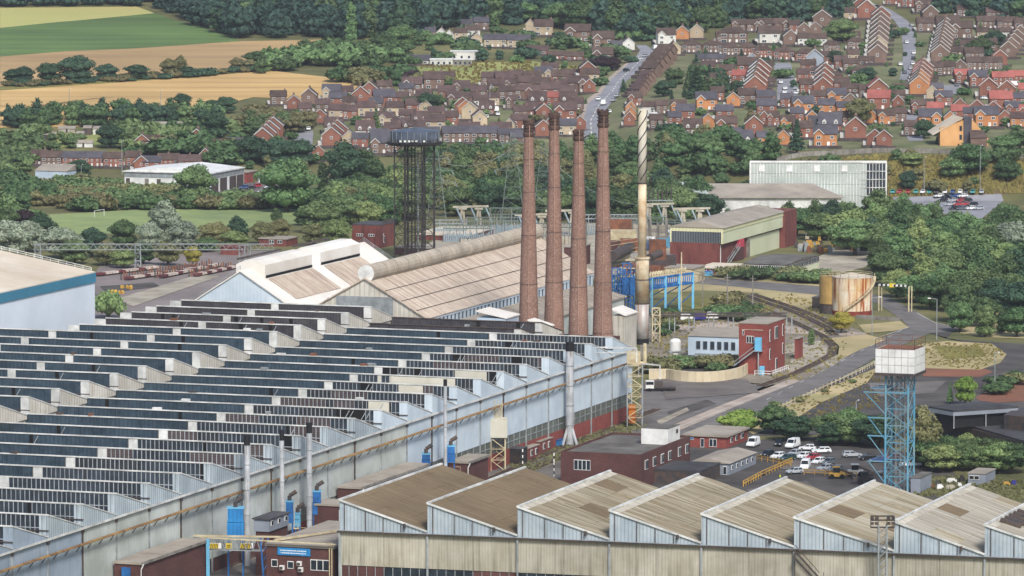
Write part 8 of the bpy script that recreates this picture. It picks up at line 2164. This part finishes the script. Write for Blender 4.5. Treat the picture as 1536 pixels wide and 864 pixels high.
split_mass('tree_belt', 'trees between wheat and village', [(380, 112), (440, 82), (490, 72), (560, 78), (620, 88), (600, 96), (540, 104), (470, 98), (420, 110)], 7, 14, (6, 10), ['round', 'bush'], [('fol_dark', .6, 'dark'), ('fol_mid', .4, 'green')], 380, .8, 11)
split_mass('hedge_belt', 'hedge trees above the brown estate', [(480, 122), (560, 112), (640, 124), (700, 132), (640, 136), (560, 130)], 6, 12, (5, 8), ['round', 'bush'], [('fol_dark', .5, 'dark'), ('fol_purple', .15, 'purple brown'), ('fol_olive', .35, 'olive')], 350, .75, 12)
split_mass('hedge_belt', 'hedge behind the playing field', [(78, 308), (140, 296), (320, 305), (480, 302), (500, 314), (300, 315), (100, 318)], 5, 9, (4, 7), ['round', 'bush'], [('fol_dark', .45, 'dark'), ('fol_olive', .3, 'olive'), ('fol_mid', .25, 'green')], 420, .62, 13)
split_mass('hedge_belt', 'scrub between sheds and the white warehouse', [(40, 283), (120, 272), (186, 280), (300, 296), (180, 298), (60, 290)], 5, 9, (3, 5), ['bush'], [('fol_olive', .5, 'olive'), ('fol_mid', .5, 'green')], 300, .6, 14)
split_mass('tree_belt', 'trees on the slope below the main road', [(640, 250), (780, 238), (960, 232), (1180, 240), (1180, 252), (1070, 262), (1000, 262), (900, 255), (700, 262)], 8, 16, (9, 13), ['round', 'tall'], [('fol_dark', .5, 'dark'), ('fol_mid', .3, 'green'), ('fol_olive', .2, 'olive')], 600, .75, 15)
split_mass('scrub', 'bushes on the brown bank', [(1180, 250), (1330, 236), (1536, 244), (1536, 288), (1340, 292), (1180, 262)], 11, 14, (3, 7), ['round', 'bush'], [('fol_dark', .5, 'dark'), ('fol_olive', .5, 'olive')], 420, .7, 16)
split_mass('garden_trees', 'garden trees and hedges among the right estate', [(960, 232), (950, 150), (1000, 90), (1100, 72), (1290, 45), (1536, 40), (1536, 224)], 24, 24, (2.2, 5.2), ['round', 'bush', 'conifer'], [('fol_dark', .4, 'dark'), ('fol_mid', .35, 'green'), ('fol_deep', .25, 'deep green')], 320, .8, 17)
split_mass('garden_trees', 'garden trees and hedges among the left estate', [(480, 246), (380, 200), (480, 152), (640, 140), (760, 122), (870, 112), (930, 92), (900, 140), (870, 180), (860, 226), (700, 232)], 22, 24, (2.2, 5.2), ['round', 'bush', 'conifer'], [('fol_dark', .5, 'dark'), ('fol_mid', .3, 'green'), ('fol_olive', .2, 'olive')], 320, .8, 18)
split_mass('garden_trees', 'trees around the hill village', [(600, 100), (620, 56), (740, 46), (960, 62), (960, 96), (880, 108), (760, 96)], 15, 20, (3, 7), ['round', 'bush'], [('fol_dark', .5, 'dark'), ('fol_mid', .3, 'green'), ('fol_deep', .2, 'deep green')], 350, .85, 19)
split_mass('garden_trees', 'gardens of the inner crescent', [(1010, 150), (1000, 115), (1060, 105), (1130, 140), (1120, 150)], 7, 14, (4, 9), ['round', 'conifer'], [('fol_deep', .6, 'deep green'), ('fol_dark', .4, 'dark')], 350, .85, 20)
split_mass('scrub', 'scrub and small trees between allotments and terraces', [(160, 200), (330, 196), (400, 215), (470, 246), (440, 262), (330, 250), (300, 236), (180, 236)], 8, 15, (4, 8), ['round', 'bush'], [('fol_dark', .5, 'dark'), ('fol_mid', .3, 'green'), ('fol_olive', .2, 'olive')], 380, .75, 22)
split_mass('scrub', 'bushes round the meadow at the left edge', [(-20, 330), (-20, 268), (60, 280), (80, 300), (40, 316), (60, 340)], 8, 14, (4, 8), ['round', 'bush'], [('fol_dark', .5, 'dark'), ('fol_mid', .3, 'green'), ('fol_olive', .2, 'olive')], 420, .7, 23)
split_mass('tree_belt', 'trees closing the gap right of the playing field', [(480, 330), (500, 300), (560, 280), (620, 262), (640, 300), (600, 345), (520, 352)], 9, 18, (8, 12), ['round', 'tall'], [('fol_dark', .5, 'dark'), ('fol_mid', .35, 'green'), ('fol_light', .15, 'light')], 700, .7, 24)
split_mass('scrub', 'scrub on the slope left of the translucent store', [(960, 258), (1010, 246), (1125, 246), (1125, 300), (1060, 308), (1000, 274)], 8, 15, (5, 9), ['round', 'bush'], [('fol_dark', .45, 'dark'), ('fol_olive', .3, 'olive'), ('fol_mid', .25, 'green')], 500, .7, 25)
split_mass('hedge_belt', 'low hedge joining the field trees', [(0, 127), (120, 122), (290, 112), (400, 103), (400, 107), (290, 117), (120, 127), (0, 133)], 3.5, 8, (2, 3.6), ['bush'], [('fol_deep', .6, 'dark'), ('fol_olive', .4, 'olive')], 240, .6, 26)
split_mass('tree_belt', 'trees screening the far car park', [(1326, 334), (1345, 318), (1400, 330), (1440, 350), (1490, 352), (1490, 366), (1380, 366)], 8, 16, (6, 9), ['round', 'tall'], [('fol_dark', .5, 'dark'), ('fol_mid', .3, 'green'), ('fol_light', .2, 'light')], 700, .65, 27)
# individually built trees ---------------------------------------------------
def listed(data, group, pre=''):
 for row in data:
  u, v, h, kind, fol, lab = row[:6]; tree(u, v, h, kind, fol, lab, group, row[6] if len(row) > 6 else 1.0)
listed([(430, 318, 22, 'round', 'fol_mid', 'largest round green tree beside the far car park', 1.1), (380, 245, 12, 'round', 'fol_deep', 'dark tree on the left of the estate road trees', 1.3), (415, 250, 12, 'round', 'fol_deep', 'dark tree above the big round car park tree', 1.3), (446, 250, 12, 'round', 'fol_deep', 'dark tree by the foot of the estate road', 1.2), (520, 290, 20, 'tall', 'fol_deep', 'tall near black tree between estate and pump house', 1.25), (548, 288, 17, 'tall', 'fol_dark', 'dark tree just right of the near black one', 1.2),
  (484, 290, 12, 'poplar', 'fol_dark', 'narrow dark tree between the two big trees', 1.6), (527, 78, 23, 'poplar', 'fol_mid', 'tall pointed poplar standing before the hanging wood', 1.0), (293, 308, 16, 'round', 'fol_mid', 'big leafy tree in front of the white warehouse', 1.15), (323, 208, 13, 'tall', 'fol_deep', 'broad conical tree above the valley houses', 1.2),
  (274, 165, 8, 'round', 'fol_deep', 'lone dark tree at the lower edge of the wheat', 1.1), (340, 170, 8, 'round', 'fol_deep', 'dark tree near the wheat field corner', 1.2), (316, 168, 6, 'round', 'fol_dark', 'smaller dark tree beside the corner tree', 1.2), (163, 478, 9, 'bush', 'fol_light', 'leafy shrub in front of the teal trimmed store', .55),
  (165, 222, 10, 'round', 'fol_deep', 'dark tree over the terrace chimneys', 1.3), (118, 270, 9, 'round', 'fol_deep', 'dark tree between blue shed and shops', 1.2), (640, 170, 9, 'round', 'fol_deep', 'dark tree among the brown roofs left of the buff gables', 1.4), (655, 168, 8, 'round', 'fol_dark', 'second dark tree among the brown roofs', 1.2), (564, 196, 9, 'conifer', 'fol_mid', 'green conifer beside the dormer house', 1.0),
  (902, 108, 8, 'round', 'fol_purple', 'copper beech beside the main road', 1.6), (918, 106, 7, 'round', 'fol_purple', 'second copper tree by the main road', 1.4), (865, 44, 15, 'round', 'fol_dark', 'big tree behind the hill village hall', 1.5), (838, 42, 13, 'round', 'fol_mid', 'round tree left of the big village tree', 1.4), (780, 34, 12, 'round', 'fol_mid', 'pale green tree at the wood edge above the village', 1.5), (600, 74, 12, 'round', 'fol_mid', 'green tree clump right of the poplar', 1.7), (575, 80, 10, 'round', 'fol_dark', 'dark tree right of the poplar', 1.5),
  (935, 138, 6, 'conifer', 'fol_deep', 'small dark conifer beside the main road', 1.3), (995, 145, 8, 'round', 'fol_deep', 'round dark tree below the stepped terrace', 1.1), (1045, 147, 14, 'conifer', 'fol_deep', 'tallest dark conifer inside the crescent', 1.2), (1055, 150, 10, 'conifer', 'fol_dark', 'lower conifer inside the crescent', 1.3), (1128, 196, 9, 'tall', 'fol_olive', 'yellowish tree between orange houses', 1.2), (1290, 190, 14, 'spread', 'fol_olive', 'thin brown green tree in the estate', .9),
  (1300, 122, 7, 'round', 'fol_deep', 'round dark tree in the estate gardens', 1.3), (1262, 64, 12, 'round', 'fol_mid', 'large round green tree beside the top houses', 1.5), (1251, 96, 7, 'round', 'fol_deep', 'dark garden tree by the crescent', 1.5), (1493, 72, 9, 'round', 'fol_deep', 'dark tree behind the right stepped terrace', 1.4), (1470, 86, 9, 'round', 'fol_dark', 'green tree mass left of the right stepped terrace', 1.6), (1195, 230, 13, 'conifer', 'fol_deep', 'tall dark conifer below the dormer house', 1.0), (1386, 208, 8, 'round', 'fol_deep', 'round tree left of the orange hall', 1.0),
  (1505, 232, 9, 'spread', 'fol_mid', 'spreading tree right of the orange hall', 1.3), (1530, 226, 10, 'spread', 'fol_dark', 'dark tree at the right edge by the hall', 1.3), (1455, 262, 12, 'round', 'fol_dark', 'large tree on the bank behind the tall mast', 1.4), (1430, 268, 9, 'round', 'fol_mid', 'paler tree on the bank left of the tall mast', 1.3), (1362, 286, 8, 'round', 'fol_deep', 'dark round tree at the foot of the bank', 1.1), (1510, 272, 9, 'round', 'fol_dark', 'bank tree right of the green canopy', 1.2), (1368, 250, 6, 'round', 'fol_light', 'yellow green bush under the orange hall', 1.8)],
    None)
# tree line in front of the playing field
listed([(12, 392, 15, 'round', 'fol_silver', 'silvery willow at the left edge by the store roof', 1.25), (40, 378, 11, 'round', 'fol_silver', 'silver willow second from the left edge', 1.2), (35, 345, 8, 'round', 'fol_purple', 'brown leaved tree at the left of the playing field', 1.3), (8, 352, 10, 'round', 'fol_dark', 'dark tree at the left edge behind the willows', 1.2), (60, 362, 10, 'round', 'fol_deep', 'dark round tree left of the field corner', 1.25),
  (92, 388, 12, 'round', 'fol_silver', 'pale silver tree above the store railings', 1.1), (112, 396, 9, 'round', 'fol_mid', 'green bush in front of the silver tree', 1.3), (138, 386, 10, 'round', 'fol_deep', 'dark tree right of the pale silver one', 1.2), (186, 372, 10, 'round', 'fol_dark', 'smooth domed dark tree before the playing field', 1.15), (160, 398, 7, 'round', 'fol_olive', 'olive tree behind the long gantry', 1.5), (185, 402, 7, 'round', 'fol_light', 'light green tree under the gantry truss', 1.3),
  (247, 368, 14, 'tall', 'fol_silver', 'tall silver willow rising above the playing field', 1.15), (275, 378, 12, 'round', 'fol_silver', 'second silver willow beside the tall one', 1.1), (225, 375, 10, 'round', 'fol_silver', 'lower silver willow left of the tall one', 1.1), (215, 396, 8, 'round', 'fol_dark', 'dark tree below the silver willows', 1.2), (252, 398, 9, 'round', 'fol_olive', 'olive green tree left of the yellow one', 1.1), (289, 400, 7.5, 'spread', 'fol_yellow', 'yellow leaved tree beside the stock yard', .8),
  (322, 366, 8, 'round', 'fol_olive', 'reddish olive tree right of the willows', 1.4), (357, 362, 9, 'tall', 'fol_deep', 'dark pointed tree before the playing field', 1.1), (352, 374, 7, 'round', 'fol_light', 'soft light green willow by the brick hut', 1.4), (310, 378, 6, 'round', 'fol_mid', 'mid green tree left of the light willow', 1.4), (395, 366, 8, 'round', 'fol_olive', 'brownish green tree behind the brick hut', 1.4), (420, 360, 8, 'round', 'fol_olive', 'rusty green tree right of the brick hut', 1.3),
  (415, 345, 8, 'tall', 'fol_dark', 'small dark tree at the playing field edge', .9), (505, 372, 10, 'round', 'fol_light', 'bright round tree left of the pump house', 1.2), (470, 368, 8, 'round', 'fol_olive', 'olive tree left of the bright round tree', 1.3), (540, 385, 5, 'round', 'fol_light', 'small light tree at the pump house foot', 1.2), (480, 350, 12, 'round', 'fol_mid', 'green tree above the pump house, left', 1.2), (510, 345, 13, 'spread', 'fol_mid', 'spreading green tree above the pump house', 1.2),
  (545, 345, 12, 'spread', 'fol_light', 'light green tree behind the pump house', 1.2), (575, 340, 13, 'round', 'fol_dark', 'dark tree left of the black tank tower', 1.2), (560, 318, 12, 'round', 'fol_light', 'fresh green tree further back by the tower', 1.4), (610, 330, 13, 'round', 'fol_mid', 'green tree seen through the black tower legs', 1.3), (530, 320, 10, 'round', 'fol_olive', 'olive tree on the slope behind the pump house', 1.5), (455, 338, 6, 'round', 'fol_dark', 'small dark tree near the field corner', 1.3), (600, 300, 12, 'round', 'fol_light', 'light tree crown behind the tower top half', 1.3)],
    None)
listed([(20, 124, 7, 'round', 'fol_deep', 'dark hedge tree furthest left between the fields', 1.5), (36, 124, 8, 'round', 'fol_deep', 'second dark hedge tree between the fields', 1.4), (75, 124, 10, 'round', 'fol_deep', 'dark hedge tree left of the tallest field tree', 1.5), (115, 124, 14, 'round', 'fol_deep', 'tallest dark tree between the tan fields', 1.2), (160, 121, 8, 'round', 'fol_deep', 'dark hedge tree right of the tallest', 1.4),
  (205, 119, 8, 'round', 'fol_deep', 'broad dark tree before the olive pair', 1.7), (255, 114, 9, 'round', 'fol_olive', 'olive green tree in the field hedge', 1.0), (270, 114, 9, 'tall', 'fol_olive', 'taller olive tree in the field hedge', 1.1), (280, 114, 5, 'round', 'fol_deep', 'low dark bush at the hedge end', 1.8), (356, 107, 7, 'round', 'fol_olive', 'olive tree right along the field hedge', 1.1), (372, 106, 6, 'round', 'fol_olive', 'low olive bush beside the hedge tree', 1.3), (382, 102, 9, 'round', 'fol_dark', 'green tree where hedge meets the scrub', 1.5)],
    'trees in the hedge between the tan fields')
# belts of single trees
def belt(pix, dx, dy, hr, kinds, fols, label, group, seed, wide=(1.0, 1.3), skip=None, zones=None):
 rr = random.Random(seed)
 for p in spots(pix, dx, dy, seed):
  if skip and skip(p): continue
  f = rr.choice(fols); h_ = rr.uniform(*hr); kd = rr.choice(kinds); lab_ = label
  if zones:
   uu, vv = proj(p)
   lab_ = min(zones, key=lambda z: (z[0] - uu) ** 2 + 4 * (z[1] - vv) ** 2)[2]
  lab_ = (dict(round='round ', tall='upright ', spread='spreading ').get(kd, '') if zones else '') + ('tree ' if zones else '') + lab_
  sz = ('tall ' if h_ > hr[0] * .4 + hr[1] * .6 else 'lower ')
  tree(0, 0, h_, kd, f, sz + {'fol_dark': 'dark green ', 'fol_mid': 'mid green ', 'fol_light': 'light green ', 'fol_olive': 'olive green ', 'fol_deep': 'deep green ', 'fol_silver': 'silvery ', 'fol_yellow': 'yellowish ', 'fol_bright': 'bright green '}[f] + lab_, group, rr.uniform(*wide), p)
belt([(1190, 356), (1200, 340), (1330, 338), (1370, 366), (1480, 372), (1500, 345), (1560, 335), (1560, 480), (1490, 500), (1440, 492), (1370, 468), (1318, 428), (1310, 400), (1262, 372), (1200, 366)], 9.5, 25, (9, 15), ['round', 'round', 'tall', 'spread'],
  ['fol_dark', 'fol_mid', 'fol_mid', 'fol_dark', 'fol_light', 'fol_deep'], 'tree in the belt right of the rusty tank', 'trees of the belt right of the rusty tank', 31, zones=[(1200, 350, 'behind the scrap apron'), (1260, 345, 'below the translucent store'), (1320, 350, 'between apron and far car park'), (1330, 385, 'above the rusty tank'), (1370, 365, 'left of the far car park'), (1430, 370, 'under the far car park'), (1500, 350, 'right of the far car park'), (1370, 420, 'right of the height barrier'), (1420, 410, 'mid belt above the road bend'), (1480, 400, 'mid belt near the right willow'), (1410, 460, 'on the road bend side'), (1470, 460, 'above the dry field'), (1530, 440, 'at the right edge above the dry field')])
belt([(610, 330), (640, 262), (900, 262), (1000, 270), (1060, 306), (1080, 345), (1000, 338), (900, 334), (650, 336)], 11, 30, (10, 15), ['round', 'tall', 'spread'],
  ['fol_dark', 'fol_mid', 'fol_deep', 'fol_dark', 'fol_olive'], 'tree in the belt behind the substation', 'trees of the belt behind the substation', 32, zones=[(620, 320, 'left of the black tower'), (660, 290, 'right of the black tower'), (700, 330, 'behind the first gantry'), (740, 300, 'left of the first chimney'), (770, 330, 'behind the tall pylon'), (812, 300, 'between first and second chimneys'), (850, 310, 'between second and third chimneys'), (886, 310, 'between third and last chimneys'), (930, 310, 'between last chimney and stack'), (930, 280, 'upslope left of the stack'), (1000, 310, 'right of the stack'), (1000, 280, 'upslope right of the stack'), (1060, 325, 'behind the green hall'), (700, 275, 'upslope beside the tower top'), (780, 275, 'upslope behind the chimneys'), (860, 275, 'upslope between chimneys')])
belt([(1075, 338), (1190, 338), (1200, 350), (1080, 352)], 8, 22, (7, 10), ['round', 'tall'], ['fol_dark', 'fol_mid', 'fol_light', 'fol_olive'], 'tree before the low warehouse', 'trees before the low warehouse', 52)
listed([(1515, 400, 15, 'round', 'fol_silver', 'pale silver willow at the right edge of the tree belt', 1.3), (1345, 446, 9, 'round', 'fol_light', 'bright green tree just right of the rusty tank', 1.2), (1262, 500, 7.5, 'spread', 'fol_yellow', 'yellowing tree in front of the rusty tank', .95), (1217, 518, 5, 'poplar', 'fol_mid', 'small green sapling beside the red annex', 1.6), (1478, 505, 9, 'tall', 'fol_mid', 'slim tree at the right of the road bend', 1.0), (1440, 498, 9, 'round', 'fol_mid', 'tree with a visible trunk at the road bend', 1.0), (1525, 505, 9, 'round', 'fol_dark', 'dark tree at the right edge by the dry field', 1.2), (1502, 500, 7, 'tall', 'fol_dark', 'narrow tree before the dry field', .9),
  (1448, 608, 8, 'round', 'fol_bright', 'bright yellow green tree beside the dark pavilion', .75), (1425, 606, 6, 'conifer', 'fol_mid', 'small pointed tree left of the bright one', .8), (1385, 700, 13, 'tall', 'fol_olive', 'olive tree right of the water tower legs', 1.0)], None)
belt([(1120, 655), (1150, 640), (1215, 652), (1300, 655), (1330, 672), (1320, 684), (1260, 672), (1180, 664)], 5.5, 16, (5.5, 9), ['round', 'spread'], ['fol_dark', 'fol_mid', 'fol_deep'], 'tree in the thicket behind the car park', 'thicket behind the car park', 33, (1.1, 1.4))
belt([(1372, 706), (1400, 690), (1480, 694), (1536, 700), (1545, 716), (1480, 712), (1400, 710)], 4.0, 9, (5.5, 8.5), ['round', 'spread'], ['fol_dark', 'fol_mid', 'fol_light', 'fol_mid'], 'tree in the thicket below the pavilion', 'thicket below the dark pavilion', 34, (1.1, 1.4))
belt([(1080, 640), (1110, 632), (1150, 645), (1130, 654)], 4, 12, (2.5, 4), ['bush'], ['fol_mid', 'fol_bright'], 'bush behind the gatehouse roof', 'bushes behind the gatehouse', 35)
belt([(962, 560), (968, 550), (1100, 552), (1100, 560), (1010, 562)], 3.2, 9, (3, 5), ['bush'], ['fol_mid', 'fol_olive', 'fol_dark'], 'bush inside the cream basin wall', 'bushes inside the basin wall', 36)
belt([(1065, 470), (1090, 448), (1130, 462), (1160, 478), (1130, 484), (1080, 480)], 4.5, 12, (2.5, 4.5), ['bush'], ['fol_olive', 'fol_mid', 'fol_dark'], 'bush beside the curving tracks', 'bushes beside the tracks', 37)
belt([(985, 500), (1000, 470), (1060, 468), (1040, 482), (1000, 505)], 4, 12, (1.5, 3), ['bush'], ['fol_olive', 'fol_dark'], 'bush under the blue gantry', 'bushes under the blue gantry', 38)
belt([(1060, 424), (1120, 420), (1240, 428), (1260, 420), (1200, 414), (1100, 412)], 4.5, 10, (2.5, 4.5), ['bush'], ['fol_dark', 'fol_mid', 'fol_olive'], 'bush in front of the works office', 'bushes in front of the works office', 39)
belt([(1090, 630), (1180, 600), (1260, 575), (1300, 570), (1230, 600), (1150, 640)], 9, 14, (1, 2.2), ['bush'], ['fol_olive', 'fol_mid'], 'low bush on the dry slope', 'low bushes on the dry slope', 40)
belt([(1470, 600), (1536, 560), (1545, 566), (1480, 606)], 4, 9, (2.5, 4), ['bush'], ['fol_olive', 'fol_dark'], 'bush along the red cinder ground', 'bushes along the red ground', 41)
# weeds and rough grass tufts
def tufts(label, pix, count, size, fol, seed, hz=.5):
 rr = random.Random(seed); w = [G(*p)[:2] for p in pix]; xs = [p[0] for p in w]; ys = [p[1] for p in w]; V = []; k = 0
 while k < count:
  x, y = rr.uniform(min(xs), max(xs)), rr.uniform(min(ys), max(ys))
  if not inside((x, y), w): continue
  z = TZ(x, y); k += 1
  for j in range(3):
   a = rr.random() * 6.28; s = size * rr.uniform(.5, 1.3); h = size * hz * rr.uniform(.6, 1.6); dx, dy = math.cos(a) * s / 2, math.sin(a) * s / 2; l = rr.uniform(-.3, .3)
   V += [(x - dx, y - dy, z), (x + dx, y + dy, z), (x + dx * .7 + l, y + dy * .7, z + h), (x - dx * .7 + l, y - dy * .7, z + h)]
 me = raw_mesh('weeds', V, np.arange(len(V)).reshape(-1, 4)); me.materials.append(MATS[fol]); o = bpy.data.objects.new('weeds', me); COL.objects.link(o); tag(o, label, None, None, 'stuff')
tufts('green weeds along the foot of the long wall', [(760, 700), (850, 664), (940, 630), (975, 640), (880, 676), (790, 712)], 800, .7, 'fol_olive', 1)
tufts('olive weeds on the stony ground by the tracks', [(960, 540), (1000, 480), (1180, 440), (1290, 470), (1260, 550), (1180, 575), (1100, 545)], 1000, .8, 'fol_dry', 2)
tufts('rough grass on the dry slopes by the road', [(1100, 640), (1180, 605), (1320, 550), (1340, 600), (1200, 650)], 350, .7, 'fol_dry', 3)
tufts('rough weeds in the stores yard', [(1370, 745), (1380, 715), (1536, 722), (1536, 750)], 900, 1.0, 'fol_olive', 4)
tufts('rough brown growth on the bank', [(1180, 250), (1330, 234), (1536, 242), (1536, 290), (1340, 296), (1200, 262)], 2600, 1.6, 'fol_dry', 5)
tufts('tussocks over the grass island', [(1385, 516), (1488, 516), (1510, 532), (1470, 555), (1340, 545)], 500, .7, 'fol_dry', 6)
tufts('scrub tufts on the pasture', [(545, 105), (640, 96), (800, 92), (880, 100), (720, 128), (640, 124)], 500, 1.6, 'fol_dry', 7)
print('trees', NT[0])
# haze over the valley
m = MB(); m.box(-1200, 1200, -60, 4600, -3, 172)
hz = m.build('haze', 'white_paint', org=(0, 0, 0))
hm_ = bpy.data.materials.new('haze_air'); hm_.use_nodes = True
nt = hm_.node_tree; nt.nodes.remove(nt.nodes['Principled BSDF'])
pvn = nt.nodes.new('ShaderNodeVolumePrincipled'); pvn.inputs['Color'].default_value = (.80, .86, 1, 1); pvn.inputs['Density'].default_value = 0.00003
nt.links.new(pvn.outputs[0], nt.nodes['Material Output'].inputs['Volume'])
hz.data.materials.clear(); hz.data.materials.append(hm_)
tag(hz, 'thin pale haze over the valley', None, None, 'stuff')
